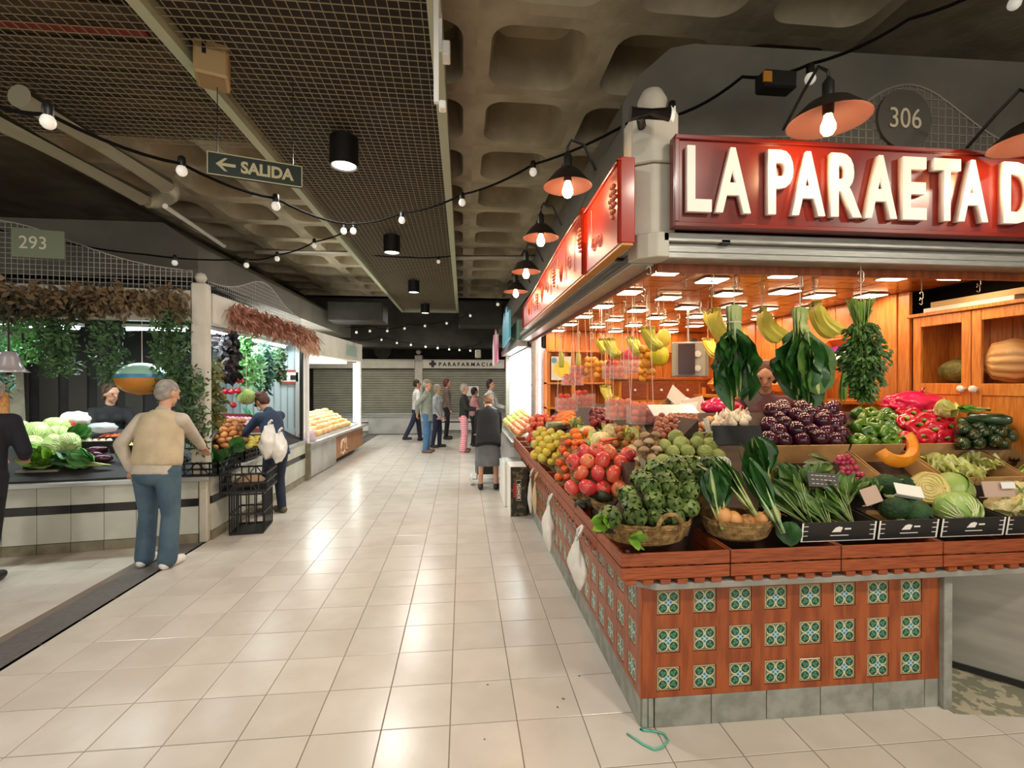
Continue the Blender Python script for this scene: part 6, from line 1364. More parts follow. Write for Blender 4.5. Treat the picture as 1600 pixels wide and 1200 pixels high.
# produce on the front counter
LFP = (V((-ln.x*.5, -ln.y*.5, 1)), Lp(0, .05, .74))
def lt(px, py): return PX(px, py, pl=LFP)
b = MB(); q = [Lp(.15, .02, .702), Lp(4.5, .02, .702), Lp(4.5, .9, 1.12), Lp(.15, .9, 1.12)]; b.prism(q, (0, 0, .02)); b.build('display_board', m_dk, ls)
for k, (px, py, r, l) in enumerate(((60, 682, .115, 'pale round lettuce at the back left of the left counter'), (90, 674, .11, 'bright lettuce at the back of the lettuce heap'), (65, 692, .13, 'big pale lettuce in the middle of the heap'), (92, 690, .11, 'lettuce right of the big one'), (107, 703, .11, 'pale lettuce at the right front of the heap'), (86, 708, .12, 'lettuce at the front of the heap'), (52, 708, .11, 'lettuce at the left front of the heap'), (38, 672, .06, 'small whitish turnip at the far left of the counter'))):
    cabbage('lettuce' if r > .07 else 'turnip', l, lt(px, py)+V((0, 0, r*.5)), r, (1.15, 1, .85), mat('pale_lettuce', (166, 196, 110), .45, col2=(196, 214, 144), scale=7, var=.1) if r > .07 else m_garlic, (-.9, .3*k, k*.4))
leafbunch('leafy_greens', 'long green leaves lying under the lettuces on the left counter', 'greens', lt(90, 728)+V((0, 0, .04)), (-1, 0, .25), 14, .36, .07, .5, m_lime, None, .1, .2, wav=.4)
for k_, (px_, py_, l_) in enumerate(((118, 726, 'dark leafy greens in front of the aubergines on the left counter'), (146, 730, 'green bunch at the steel edge of the left counter'), (70, 732, 'green outer leaves at the front of the lettuces'), (112, 690, 'leafy greens between lettuces and peppers'))): leafbunch('leafy_greens', l_, 'greens', lt(px_, py_)+V((0, 0, .03)), (-1+.5*k_, -.2, .35), 14, .24, .06, .8, (m_chard, m_gr1, m_lime, m_gr1)[k_], None, .1, .4, wav=.4, parts=False)
leafbunch('celery', 'celery bundle lying on the steel edge of the left counter', 'celery', lt(172, 733)+V((0, 0, .04)), (-1, -.1, .1), 9, .36, .03, .15, m_gr1, m_chst, .6, .1, wr=1.2)
o = tag(MB().box((0, 0, 0), (.36, .22, .02), ML, lt(90, 737)).build('wooden_tray', m_kick), 'low wooden tray edge under the lettuces', 'tray')
def tray(label, px, py, w_, d_, h_, m, rz=Mz, z=.0):
    c = lt(px, py)+V((0, 0, z)); t = thing('tray', label, 'tray', c, None, rz); k = .008
    for nm, a, b_ in (('bottom', (-w_/2, 0, 0), (w_/2, d_, k)), ('side', (-w_/2, 0, k), (w_/2, k, h_)), ('side', (-w_/2, d_-k, k), (w_/2, d_, h_)), ('side', (-w_/2, k, k), (-w_/2+k, d_-k, h_)), ('side', (w_/2-k, k, k), (w_/2, d_-k, h_))): MB().box(a, b_).build(nm, m, t, local=True)
    return c
for px, py, w_, l, mm, fm, nm, r in ((138, 700, .46, 'black tray of white onions on the left counter', m_black, m_garlic, 'onion', .032), (172, 692, .34, 'black tray of orange carrots on the left counter', m_black, mat('carrot', (0, 0, 0)), 'carrot', .028), (196, 706, .30, 'black tray of yellow squash flowers beside the man', m_black, m_ban, 'courgette_flower', .03)):
    c = tray(l, px, py, w_, .24, .07, mm); o = veg(nm, {'onion': 'white onion in the black tray of the left counter', 'carrot': 'orange carrot in the tray of the left counter', 'courgette_flower': 'yellow vegetable in the tray beside the man'}[nm], nm.replace('_', ' '), nm.replace('_', ' ')+'s on the left counter', b_sph(r) if nm == 'onion' else b_zuc(r*.7, .14), fm)
    dx_ = V((math.cos(Mz), math.sin(Mz), 0)); nx = int(w_/(r*2.1))
    for i in range(nx):
        for j in range(3):
            p = c+dx_*(-w_/2+.03+r+i*r*2.05)+V((-dx_.y, dx_.x, 0))*(.04+r+j*r*2.1)+V((0, 0, .06)); e = (PI/2+.2 if nm != 'onion' else 0, random.uniform(-.4, .4), random.uniform(-.5, .5))
            l_ = '%s on the left counter, %s row, %s from left' % ({'onion': 'white onion in its tray', 'carrot': 'orange carrot in its tray', 'courgette_flower': 'yellow vegetable in its tray'}[nm], ORD[j], ORD[i])
            if i == 0 and j == 0: o.location = p; o.rotation_euler = e; o['label'] = l_
            else: dup(o, p, e, label=l_, ch=[])
o = veg('aubergine', 'dark aubergine lying at the front of the left counter', 'aubergine', 'aubergines on the left counter', b_aub(.04, .2), m_aub)
for k, (px, py) in enumerate(((125, 716), (135, 722), (148, 716), (160, 722), (152, 708))):
    p = lt(px, py)+V((0, 0, .04)); e = (PI/2, .4*k, .6*k); l_ = 'dark aubergine at the front of the left counter, %s from the left' % ORD[(0, 1, 2, 4, 3)[k]]
    if k == 0: o.location = p; o.rotation_euler = e; o['label'] = l_
    else: dup(o, p, e, label=l_, ch=[])
o = veg('red_pepper', 'red pepper behind the lettuces on the left counter', 'pepper', 'red peppers on the left counter', b_pepper(.04, .08), m_rpep)
for k, (px, py) in enumerate(((108, 672), (118, 676), (112, 680), (122, 684))):
    p = lt(px, py)+V((0, 0, .05)); l_ = 'red pepper behind the lettuces on the left counter, %s from the left' % ORD[(0, 2, 1, 3)[k]]
    if k == 0: o.location = p; o['label'] = l_
    else: dup(o, p, (k, .5*k, k), label=l_, ch=[])
leafbunch('green_bunch', 'bunch of green beans standing in a black tray left of the man', 'greens', lt(186, 722)+V((0, 0, .03)), (0, .1, 1), 14, .18, .03, .4, m_gr1, None, .1, .1)
t = thing('clear_bag', 'clear plastic bag lying at the back of the left counter', 'bag', lt(160, 682)+V((0, 0, .1))); MB().ico((0, 0, 0), .12, 3, sc=(1.3, .8, .5), disp=lambda p: .2*noise.noise(p*3)).build('bag', mat('clear_bag', (210, 214, 216), .15, alpha=.6), t, 'full', local=True)
t = thing('clear_bag', 'crumpled white cloth behind the lettuces beside the seller', 'bag', PX(118, 655, D=5.6)); MB().ico((0, 0, 0), .13, 3, sc=(1.2, .8, .7), disp=lambda p: .25*noise.noise(p*3)).build('cloth', m_paper, t, 'full', local=True); MB().tube([(0, 0, -.1), (0, 0, -.6)], .02, 6).build('stand', m_dark, t, local=True)
# produce on the aisle side
def at2(px, py): return PX(px, py, pl=(V((.55, 0, 1)), V((-2.70, 6, .74))))
MB().prism([(-2.72, 5.6, .70), (-2.72, 5.6, .71), (-3.4, 5.6, 1.08), (-3.4, 5.6, .70)], (0, 2.9, 0)).build('display_board', m_dk, ls)
def black_crate(label, c, w_, d_, h_, rz, name='plastic_crate', m=m_black):
    t = thing(name, label, 'crate', c, None, rz); k = .012; b = MB(); b.box((-w_/2, -d_/2, 0), (w_/2, d_/2, .012)); b.build('floor_grid', m, t, local=True)
    for nm, (x0, y0), (x1, y1) in (('side', (-w_/2, -d_/2), (w_/2, -d_/2)), ('side', (-w_/2, d_/2), (w_/2, d_/2)), ('end', (-w_/2, -d_/2), (-w_/2, d_/2)), ('end', (w_/2, -d_/2), (w_/2, d_/2))):
        b = MB(); a, e = V((x0, y0, 0)), V((x1, y1, 0)); n = max(3, int((e-a).length/.07))
        for z in (.02, h_*.5, h_-.012): b.bar(a+V((0, 0, z)), e+V((0, 0, z)), k, .02 if z > .03 else .014)
        for i in range(n+1): p = a.lerp(e, i/n); b.bar(p+V((0, 0, .012)), p+V((0, 0, h_)), k, k)
        if name == 'plastic_crate': b.bar(a.lerp(e, .2)+V((0, 0, .02)), a.lerp(e, .5)+V((0, 0, h_)), k, .01); b.bar(a.lerp(e, .8)+V((0, 0, .02)), a.lerp(e, .5)+V((0, 0, h_)), k, .01)
        b.build(nm, m, t, local=True)
    return t
c = V((-2.78, 5.60, .70)); black_crate('black plastic crate of greens on the counter corner by the man', c, .42, .50, .15, 0)
for k, l in enumerate(('green leaves heaped in the black crate by the man', 'darker leaves at the back of the black crate by the man')): leafbunch('leafy_greens', l, 'greens', c+V((-.05+.1*k, -.12+.2*k, .05)), (.1, .2, .6), 12, .24, .07, 1.0, (m_gr1, m_chard)[k], None, .1, .4)
m_pot = mat('brown_potato', (186, 124, 66), .6, col2=(166, 100, 48), scale=8, var=.1)
o = veg('potato', 'brown potato in the heap at the corner of the left stall', 'potato', 'heap of brown potatoes', b_potato(.048), m_pot)
heap(o, [PX(332, 704, Y=6.0), PX(386, 698, Y=6.4), PX(380, 655, Y=6.8), PX(330, 657, Y=6.3)], .105, .05, dv=.085, owner=ls, lb='brown potato in its heap')
leafbunch('leafy_greens', 'broad leaves spilling over below the potatoes', 'greens', PX(365, 705, Y=5.95), (.3, -.3, .35), 7, .22, .09, .7, m_gr1, None, .05, .3)
t = thing('turnip_tray', 'white tray with red edge full of pale turnips, tilted to the aisle', 'tray', PX(388, 668, Y=7.1)); Mt = rotm(-.1, .35, -.25)
MB().box((-.24, -.3, 0), (.24, .3, .012), Mt).build('bottom', m_white, t, local=True)
for a, b_ in (((-.24, -.3, .012), (-.225, .3, .12)), ((.225, -.3, .012), (.24, .3, .08)), ((-.224, .285, .012), (.224, .3, .12)), ((-.224, -.3, .012), (.224, -.285, .09))): MB().box(a, b_, Mt).build('side', mat('tray_red', (130, 54, 48), .5), t, local=True)
me = b_sph(.042).mesh('turnip', mat('turnip', (226, 196, 200), .4, col2=(190, 120, 150), scale=9, var=.1), 'full')
for i in range(5):
    for j in range(6): inst('turnip', me, t, Mt @ V((-.18+.088*i, -.22+.088*j, .055)), (random.random(), random.random(), 0))
o = veg('lemon', 'yellow lemon in the box below the turnips', 'lemon', 'lemons on the left stall', MB().lathe([(0, -.045), (.012, -.04), (.03, -.02), (.033, 0), (.03, .02), (.012, .04), (0, .045)], 14), m_ban)
heap(o, [PX(386, 700, Y=6.5), PX(405, 698, Y=6.9), PX(408, 682, Y=7.1), PX(390, 684, Y=6.8)], .075, .01, owner=ls, lb='lemon below the turnips')
leafbunch('leek_bunch', 'green leek tops lying beyond the turnips', 'leeks', PX(400, 664, Y=7.6), (-.4, .3, .4), 9, .4, .03, .3, mat('teal_leek', (60, 150, 100), .5), None, .2, .3)
c = V((-2.70, 6.35, .70)); black_crate('black crate with lemons behind the denim jacket', V((-2.86, 6.45, .71)), .34, .40, .14, 0)
# crate stand in the aisle
c = PX(402, 826, Y=5.78); c.z = 0
black_crate('black wire stand holding the crate beside the left counter', V((-2.42, 5.80, 0)), .34, .42, .46, .15, 'wire_stand')
black_crate('black plastic crate of wilted leaves on the wire stand', V((-2.44, 5.80, .4725)), .46, .52, .22, .15)
o = tag(MB().ico((0, 0, 0), .12, 3, sc=(1.3, 1.5, .5), disp=lambda p: .2*noise.noise(p*3)).build('brown_sack', mat('sack', (150, 116, 84), .7, bump=.3), None, 'full', local=True), 'brown paper sack inside the crate on the wire stand', 'sack'); o.location = (-2.44, 5.8, .56)
MB().tube([(0, -.02, .04), (0, 0, .075)], .03, 7).build('twist', mat('sack', (0, 0, 0)), o, 'full', local=True)
# far part of the left stall row
s2 = thing('market_stall', 'steel-fronted fruit stall with lit white frame at the far left of the aisle', 'stall', (-3, 9, 0))
def X2(y): return -2.66+.04*(y-8.6)
for a, c_ in ((8.6, 9.35), (9.36, 10.2)): MB().prism([(X2(a), a, .02), (X2(c_), c_, .02), (X2(c_)-.04, c_, .02), (X2(a)-.04, a, .02)], (0, 0, .56)).build('steel_panel', m_steel, s2)
MB().prism([(X2(10.2), 10.2, .10), (X2(12.4), 12.4, .10), (X2(12.4)-.04, 12.4, .10), (X2(10.2)-.04, 10.2, .10)], (0, 0, .44)).build('sign_panel', mat('wood_print', (176, 126, 88), .5, col2=(156, 104, 68), scale=4, stretch=(1, 4, 1)), s2)
b = MB(); b.tube([(X2(10.5)+.012, 10.48+.3*(1-math.cos(PI*k/8))*.5+.0, .22+.24*math.sin(PI*k/8)) for k in range(9)], .022, 6); b.tube([(X2(10.7)+.012, 10.72, .48), (X2(10.7)+.012, 10.74, .26)], .022, 6); b.tube([(X2(10.9)+.012, 10.86, .48), (X2(10.9)+.012, 10.88, .24), (X2(11)+.012, 10.98, .22)], .022, 6); b.tube([(X2(10.5)+.012, 10.45+.07*k, .17+.03*math.sin(k*1.6)) for k in range(8)], .018, 6)
b.build('painted_lettering', mat('sign_cream2', (236, 206, 176), .5), s2, 'full')
MB().box((-3.3, 8.61, .0), (-2.73, 12.4, .55)).build('counter_body', m_core, s2); MB().prism([(X2(8.6)+.06, 8.6, .58), (X2(12.6)+.10, 12.6, .58), (X2(12.6)-.5, 12.6, .60), (X2(8.6)-.5, 8.6, .60)], (0, 0, .05)).build('counter_lip', m_steel, s2, bev=.004)
MB().prism([(-2.72, 8.62, .631), (-2.58, 12.4, .631), (-3.3, 12.4, .631), (-3.3, 8.62, .631)], (0, 0, .03)).build('display_board', m_white, s2)
for x, y in ((-2.72, 8.66), (-2.58, 12.3), (-4.2, 12.3)): MB().box((x-.05, y-.05, .63), (x+.05, y+.05, 2.2)).build('post', m_white, s2)
MB().prism([(-2.70, 8.62, 2.2), (-2.52, 12.4, 2.2), (-2.62, 12.4, 2.2), (-2.80, 8.62, 2.2)], (0, 0, .42)).build('fascia', m_cream, s2); MB().prism([(-2.675, 9.3, 2.28), (-2.54, 11.9, 2.28), (-2.56, 11.9, 2.28), (-2.695, 9.3, 2.28)], (0, 0, .26)).build('fascia_panel', mat('teal_panel', (150, 168, 152), .4), s2)
MB().box((-4.6, 12.28, 2.2), (-2.62, 12.38, 2.62)).build('fascia', m_cream, s2)
m_glow2 = mat('lit_tube_panel', (255, 255, 255), .5, emit=(255, 255, 250), estr=3.5)
MB().box((-4.4, 8.8, 2.14), (-2.85, 12.2, 2.19)).build('lit_ceiling_panel', m_glow2, s2); MB().box((-2.70, 12.22, .7), (-2.60, 12.26, 2.15)).build('lit_strip', m_glow2, s2)
o = veg('peach', 'orange or peach in the far left fruit stall', 'fruit', 'fruit in the far left stall', b_sph(.06, 1, 10), mat('far_fruit', (232, 176, 110), .5, col2=(236, 206, 150), scale=3, var=.12, huev=.02))
heap(o, [V((-2.72, 8.9, .70)), V((-2.60, 11.6, .70)), V((-3.2, 11.6, 1.05)), V((-3.2, 8.9, 1.05))], .135, .04, owner=s2, bedm=m_white, dv=.11, lb='fruit in the far left stall')
for k, (px, py, l) in enumerate(((470, 684, 'clear bag hanging on the counter end behind the denim jacket'), (484, 684, 'pinkish clear bag beside it at the steel counter'))):
    c = PX(px, py, Y=8.6+.3*k); t = thing('clear_bag', l, 'bag', c); MB().ico((0, 0, 0), .12, 3, sc=(.9, .9, 1.2), disp=lambda p: .25*noise.noise(p*3+V((k, 0, 0)))).build('bag', mat('pink_clear', (216, 190, 196), .2, alpha=.7), t, 'full', local=True); MB().tube([(0, 0, .1), (-.03, 0, .2)], [.03, .015], 6).build('neck', mat('pink_clear', (0, 0, 0)), t, 'full', local=True)
tag(MB().box((-2.69, 8.53, .02), (-2.60, 8.58, .62)).build('end_board', m_kick), 'narrow tan board between the two left counters', 'board')
lamp('left_stall_lamp', 'AREA', Lp(1.6, .5, 2.24), 34, COOL, 2.4, size_y=.12, rot=(0, 0, Mz)); lamp('left_stall_lamp', 'AREA', (-2.97, 7, 2.24), 30, COOL, .12, size_y=2.6)
lamp('far_stall_lamp', 'AREA', (-3.3, 10.5, 2.10), 34, COOL, .5, size_y=3)
# ================================================================== PEOPLE
m_skin = mat('skin', (206, 156, 128), .55, col2=(194, 140, 112), scale=10, sss=.1); m_eye = mat('eye_dark', (40, 30, 26), .3); m_lips = mat('lips', (170, 96, 84), .5)
def cloth(name, c, c2=None, **k):
    k.setdefault('bump', .35); k.setdefault('bscale', 7); return mat(name, c, .85, col2=c2 or tuple(int(x*.9) for x in c), scale=k.pop('scale', 5), **k)
def cap(b, p, q, r0, r1, n=14):
    """closed tapered limb with round ends"""
    p, q = V(p), V(q); d = (q-p).normalized(); pts, rad = [], []
    for a in (90, 60, 30): pts.append(p-d*r0*math.sin(math.radians(a))); rad.append(max(r0*math.cos(math.radians(a)), r0*.03))
    for k in range(5): pts.append(p.lerp(q, k/4)); rad.append(r0+(r1-r0)*k/4)
    for a in (30, 60, 90): pts.append(q+d*r1*math.sin(math.radians(a))); rad.append(max(r1*math.cos(math.radians(a)), r1*.03))
    b.tube(pts, rad, n)
def ell(b, c, r, M=None): b.ico(c, 1, 3, M, r)
def torso(b, hip, up, rings, fat, k, n=24):
    """closed elliptical loft along the trunk: (height, half width, half depth)"""
    fw = V((0, up.z, -up.y)); vs, fs = [hip+up*rings[0][0]], []
    for h, rx, ry in rings:
        f_ = fat if h < .3 else 1+(fat-1)*.4
        for i in range(n): a = 2*PI*i/n; vs.append(hip+up*h+V((1, 0, 0))*rx*f_*math.cos(a)+fw*ry*fat*math.sin(a))
    vs.append(hip+up*rings[-1][0]); m = len(rings)
    for i in range(n):
        j = (i+1) % n; fs.append((0, 1+j, 1+i)); fs.append((len(vs)-1, 1+(m-1)*n+i, 1+(m-1)*n+j))
        for r in range(m-1): fs.append((1+r*n+i, 1+r*n+j, 1+(r+1)*n+j, 1+(r+1)*n+i))
    b.add(vs, fs)
def fuse(name, b, voxel, m, parent, smooth=4, label=None, kind=None):
    me = b.mesh(name+'_raw', m); o = bpy.data.objects.new(name+'_raw', me); COL.objects.link(o)
    r = o.modifiers.new('r', 'REMESH'); r.mode = 'VOXEL'; r.voxel_size = voxel; r.use_smooth_shade = True
    s = o.modifiers.new('s', 'SMOOTH'); s.factor = .5; s.iterations = smooth
    dg = bpy.context.evaluated_depsgraph_get(); dg.update()
    out = bpy.data.meshes.new_from_object(o.evaluated_get(dg)); bpy.data.objects.remove(o); bpy.data.meshes.remove(me)
    out.materials.clear(); out.materials.append(m); out.polygons.foreach_set('use_smooth', [True]*len(out.polygons))
    q = inst(name, out, parent)
    if label: q['label'] = label
    return q
def ik(a, c, l1, l2, hint):
    d = c-a; L = min(d.length, (l1+l2)*.999); u = d.normalized(); c = a+u*L
    x = (l1*l1-l2*l2+L*L)/(2*L); h = math.sqrt(max(0, l1*l1-x*x)); w_ = V(hint)-u*V(hint).dot(u)
    return a+u*x+w_.normalized()*h, c
def hand(b, wri, d, side, pn, curl=.5, s=1):
    """palm, four unequal bent fingers and a thumb from the side of the palm"""
    d = V(d).normalized(); pn = V(pn); pn = (pn-d*pn.dot(d)).normalized(); x = d.cross(pn)
    M = Matrix((x, pn, d)).transposed()
    ell(b, wri+d*.045*s, (.040*s, .016*s, .052*s), M); cap(b, wri-d*.02, wri+d*.03*s, .024*s, .026*s, 10)
    for k, (l, o) in enumerate(((.068, -.030), (.078, -.010), (.072, .010), (.056, .029))):
        p = wri+d*.085*s+x*o*s; dd = d
        for j in range(3):
            e = p+dd*l*s*(.45, .32, .25)[j]; cap(b, p, e, .0092*s, .0084*s, 8); p = e
            dd = (dd*math.cos(curl)-pn*math.sin(curl)*-1).normalized() if False else (dd*math.cos(curl)+pn*math.sin(curl)).normalized()
    t0 = wri+d*.03*s-x*.03*s*side; t1 = t0+(d*.6-x*.8*side+pn*.2)*.034*s; t2 = t1+(d*.9-x*.2*side+pn*.4)*.032*s
    cap(b, t0, t1, .0125*s, .011*s, 8); cap(b, t1, t2, .0105*s, .009*s, 8)
def person(label, loc, rz, H, lean=0, nod=0, turn=0, feet=((-.10, 0), (.10, 0)), wr=None, top=None, trou=None, shoes=None, hair=None, hairstyle='short', fat=1.0, sleeve='long', vest=None, skirt=None, mask=False, glasses=False, cap_=None, vox=.008, hips_dy=0, flare=.0, curl=.5, female=False, bag=None, jacket_len=0, skinlegs=False):
    s = H/1.70; t = thing('person', label, 'person', loc, None, rz)
    hip = V((0, -.18*math.sin(lean)+hips_dy, .91-.02*abs(lean))); up = V((0, math.sin(lean), math.cos(lean))); fw = V((0, math.cos(lean), -math.sin(lean)))
    R = Matrix(((1, 0, 0), (0, fw.y, up.y), (0, fw.z, up.z)))
    chest = hip+up*.33; neck = hip+up*.52; hl = lean+nod; hu = V((0, math.sin(hl), math.cos(hl))); hf = V((0, math.cos(hl), -math.sin(hl)))
    hx = V((1, 0, 0)); ct, st_ = math.cos(turn), math.sin(turn); hf, hx = hf*ct+hx*-st_, hx*ct+V(hf)*st_
    HR = Matrix((hx, hf, hu)).transposed(); hc = neck+hu*.155+up*.02+hf*.015
    sw = .168 if female else .185
    SH = [neck-up*.075+V((sx*sw, 0, 0)) for sx in (-1, 1)]; wr = wr or ((-.25, .04, .84), (.25, .04, .84))
    EW = [ik(SH[k], V(wr[k]), .275, .25, ((-.5, .5)[k], -.7, -.3)) for k in (0, 1)]
    HP = [hip+V((sx*.088*fat, 0, -.02)) for sx in (-1, 1)]; AK = [V((f[0], f[1]-.02, f[2] if len(f) > 2 else .075)) for f in feet]
    KN = [ik(HP[k], AK[k], .411, .406, ((-.08, .08)[k], 1, 0)) for k in (0, 1)]
    sc = lambda b: setattr(b, 'v', [p*s for p in b.v]) or b
    # one continuous body
    b = MB(); b.recalc = False
    ell(b, hip+up*.03, (.15*fat, .10*fat, .13), R); ell(b, hip+up*.2, (.13*fat, .09*fat, .16), R); ell(b, chest, (.155, .095*fat, .17), R); cap(b, SH[0], SH[1], .055, .055)
    cap(b, neck-up*.04, hc-hu*.07, .052, .05)
    ell(b, hc+hu*.02, (.074, .094, .105), HR); ell(b, hc-hu*.055+hf*.022, (.055, .066, .06), HR)
    cap(b, hc+hf*.088+hu*.018, hc+hf*.104-hu*.022, .010, .014, 8); ell(b, hc-hu*.10+hf*.062, (.022, .018, .016), HR)
    for sx in (-1, 1): ell(b, hc+hx*.076*sx-hf*.005-hu*.008, (.011, .020, .032), HR)
    for sx in (-1, 1): cap(b, hc+hx*.05*sx+hf*.076+hu*.038, hc+hx*.015*sx+hf*.088+hu*.036, .008, .008, 6)
    for k in (0, 1):
        e, w_ = EW[k]; cap(b, SH[k], e, .046, .037); cap(b, e, w_, .037, .025)
        hd = (w_-e).normalized(); hand(b, w_, hd, (1, -1)[k] if True else 1, (V((0, .9, -.3)) if abs(hd.z) > .6 else V((0, -.2, -1))), curl)
        kn, an = KN[k]; cap(b, HP[k], kn, .078*fat, .052); cap(b, kn, an, .050, .034); cap(b, an+V((0, -.02, -.03)), an+V((0, .10, -.043)), .032, .024)
    fuse('body', sc(b), vox, m_skin, t, 2)
    def part(name, b, m, vx=.012, sm=4, lab=None): return fuse(name, sc(b), vx, m, t, sm, lab)
    # face
    if not glasses:
        b = MB()
        for sx in (-1, 1): ell(b, hc+hx*.032*sx+hf*.084+hu*.014, (.011, .006, .007), HR)
        sc(b).build('eyes', m_eye, t, 'full', local=True)
    if not mask:
        b = MB(); ell(b, hc+hf*.085-hu*.055, (.022, .008, .007), HR); sc(b).build('mouth', m_lips, t, 'full', local=True)
    if glasses:
        b = MB()
        for sx in (-1, 1): ell(b, hc+hx*.035*sx+hf*.094+hu*.016, (.030, .008, .022), HR); b.tube([hc+hx*.065*sx+hf*.088+hu*.02, hc+hx*.079*sx+hu*.018], .004, 5)
        b.tube([hc+hx*-.01+hf*.1+hu*.022, hc+hx*.01+hf*.1+hu*.022], .004, 5); sc(b).build('sunglasses', m_black, t, 'full', local=True)
    if mask:
        b = MB(); ell(b, hc+hf*.068-hu*.048, (.060, .046, .050), HR); sc(b).build('face_mask', m_paper, t, 'full', local=True)
        b = MB()
        for sx in (-1, 1): b.tube([hc+hx*.055*sx+hf*.07-hu*.03, hc+hx*.080*sx-hf*.01+hu*.0], .002, 4)
        sc(b).build('mask_strap', m_paper, t, local=True)
    if hair:
        b = MB(); b.recalc = False
        ell(b, hc+hu*.045-hf*.018, (.084, .098, .092), HR); ell(b, hc+hu*.0-hf*.045, (.080, .070, .085), HR)
        if hairstyle in ('bob', 'long'):
            for sx in (-1, 1): cap(b, hc+hx*.07*sx+hu*.03-hf*.01, hc+hx*.072*sx-hu*(.06 if hairstyle == 'bob' else .12)-hf*.025, .026, .022)
            cap(b, hc+hu*.0-hf*.06, hc-hu*(.07 if hairstyle == 'bob' else .2)-hf*.055, .065, .045)
        if hairstyle == 'fluffy':
            for k in range(12): a = 2*PI*k/12; ell(b, hc+hx*.06*math.cos(a)+hu*(.06+.03*(k % 2))+hf*(.055*math.sin(a)-.02), (.042, .042, .038))
        part('hair', b, hair, .009, 3)
    if cap_:
        b = MB(); b.recalc = False; ell(b, hc+hu*.062-hf*.005, (.088, .104, .066), HR); ell(b, hc+hu*.045+hf*.115, (.062, .066, .010), HR); part('cap', b, cap_, .009, 2)
    # clothes
    if top:
        b = MB(); b.recalc = False; fr_ = .030
        torso(b, hip, up, ((-.06-jacket_len, .172, .128), (.0, .172, .126), (.1, .162, .118), (.2, .158, .114), (.33, .174, .118), (.42, .176, .108), (.47, .15, .092), (.51, .09, .075)), fat, 1.0); cap(b, SH[0]-V((0, 0, .005)), SH[1]-V((0, 0, .005)), .070, .070); cap(b, neck-up*.10, neck-up*.005, .085, .068)
        if female: 
            for sx in (-1, 1): ell(b, chest+fw*.075+V((sx*.07, 0, 0))+up*.03, (.065, .06, .065))
        for k in (0, 1):
            e, w_ = EW[k]
            if sleeve == 'long': cap(b, SH[k], e, .066, .056); cap(b, e, e.lerp(w_, .93), .056, .043)
            elif sleeve == 'rolled': cap(b, SH[k], e, .068, .058); cap(b, e, e.lerp(w_, .55), .056, .052)
            else: cap(b, SH[k], SH[k].lerp(e, .75), .066, .064)
        part('shirt' if vest or sleeve != 'long' else 'jacket', b, top)
    if vest:
        b = MB(); b.recalc = False
        torso(b, hip, up, ((.02, .178, .130), (.05, .186, .134), (.2, .180, .132), (.33, .188, .132), (.42, .186, .122), (.47, .17, .105), (.50, .12, .085), (.53, .078, .07)), fat, 1.0); cap(b, SH[0]*.9+SH[1]*.1, SH[1]*.9+SH[0]*.1, .070, .070)
        part('vest', b, vest)
    if trou:
        b = MB(); b.recalc = False
        ell(b, hip+up*.0, (.160*fat, .114*fat, .12), R); ell(b, hip-V((0, .045, .05)), (.145*fat, .09*fat, .11))
        for k in (0, 1):
            kn, an = KN[k]; cap(b, HP[k], kn, .094*fat, .070+flare*.3); cap(b, kn, an+V((0, 0, .0)), .070+flare*.3, .058+flare)
        part('trousers', b, trou)
    if skirt:
        b = MB(); n = 30; rows = []
        for j in range(9):
            u = j/8; c = hip.lerp(V((0, (AK[0].y+AK[1].y)/2*.5, skirt[1])), u)+V((0, 0, -.02*(1-u))); rx, ry = .15*fat+.045*u, .105*fat+.08*u
            rows.append([c+V((rx*math.cos(a), ry*math.sin(a), 0))*(1+.025*math.sin(a*7)*u) for a in [2*PI*k/n for k in range(n)]])
        b.sheet(rows, True); sc(b).build('skirt', skirt[0], t, 'full', local=True)
    if shoes:
        for k in (0, 1):
            an = KN[k][1]; b = MB(); b.recalc = False; cap(b, an+V((0, -.035, -.032)), an+V(((-.02, .02)[k], .15, -.036)), .047, .040); ell(b, an+V((0, 0, -.01)), (.046, .06, .045)); part('shoe', b, shoes, .01, 3)
    t['_j'] = 0; del t['_j']
    return t, dict(s=s, hc=hc, hu=hu, hf=hf, hx=hx, EW=EW, SH=SH, hip=hip, up=up, neck=neck, fw=fw)
c_navy = cloth('navy_denim', (40, 56, 82)); c_jean = cloth('blue_jeans', (78, 100, 114), (64, 86, 102)); c_dark = cloth('dark_cloth', (26, 24, 26)); c_hairg = mat('grey_hair', (168, 160, 150), .8, col2=(140, 132, 124), scale=20, bump=.6, bscale=60)
c_shoeb = mat('black_shoe', (30, 27, 26), .5); c_shoew = mat('white_shoe', (226, 222, 214), .5)
def ground(px, py): p = PX(px, py, Z=0); return V((p.x, p.y, 0))
def loc2(loc, rz, w, s=1): return Matrix.Rotation(-rz, 3, 'Z') @ (V(w)-V(loc))/s
# 1 man in the beige vest
L1 = ground(246, 884); r1 = -.12; s1 = 1.0
w1 = loc2(L1, r1, PX(322, 706, Y=5.28)); w0 = loc2(L1, r1, PX(205, 734, Y=4.72))
person('grey-haired man in beige vest and jeans seen from behind at the left counter', L1, r1, 1.70, lean=.16, nod=.12, turn=-.35, feet=((-.12, .02), (.13, -.03)), wr=(w0, w1), top=cloth('cream_shirt', (196, 184, 166)), vest=cloth('beige_vest', (206, 186, 152), bump=.2, bscale=22), trou=c_jean, shoes=c_shoew, hair=c_hairg, fat=1.18, sleeve='long', vox=.0065, flare=.022, hips_dy=.02)
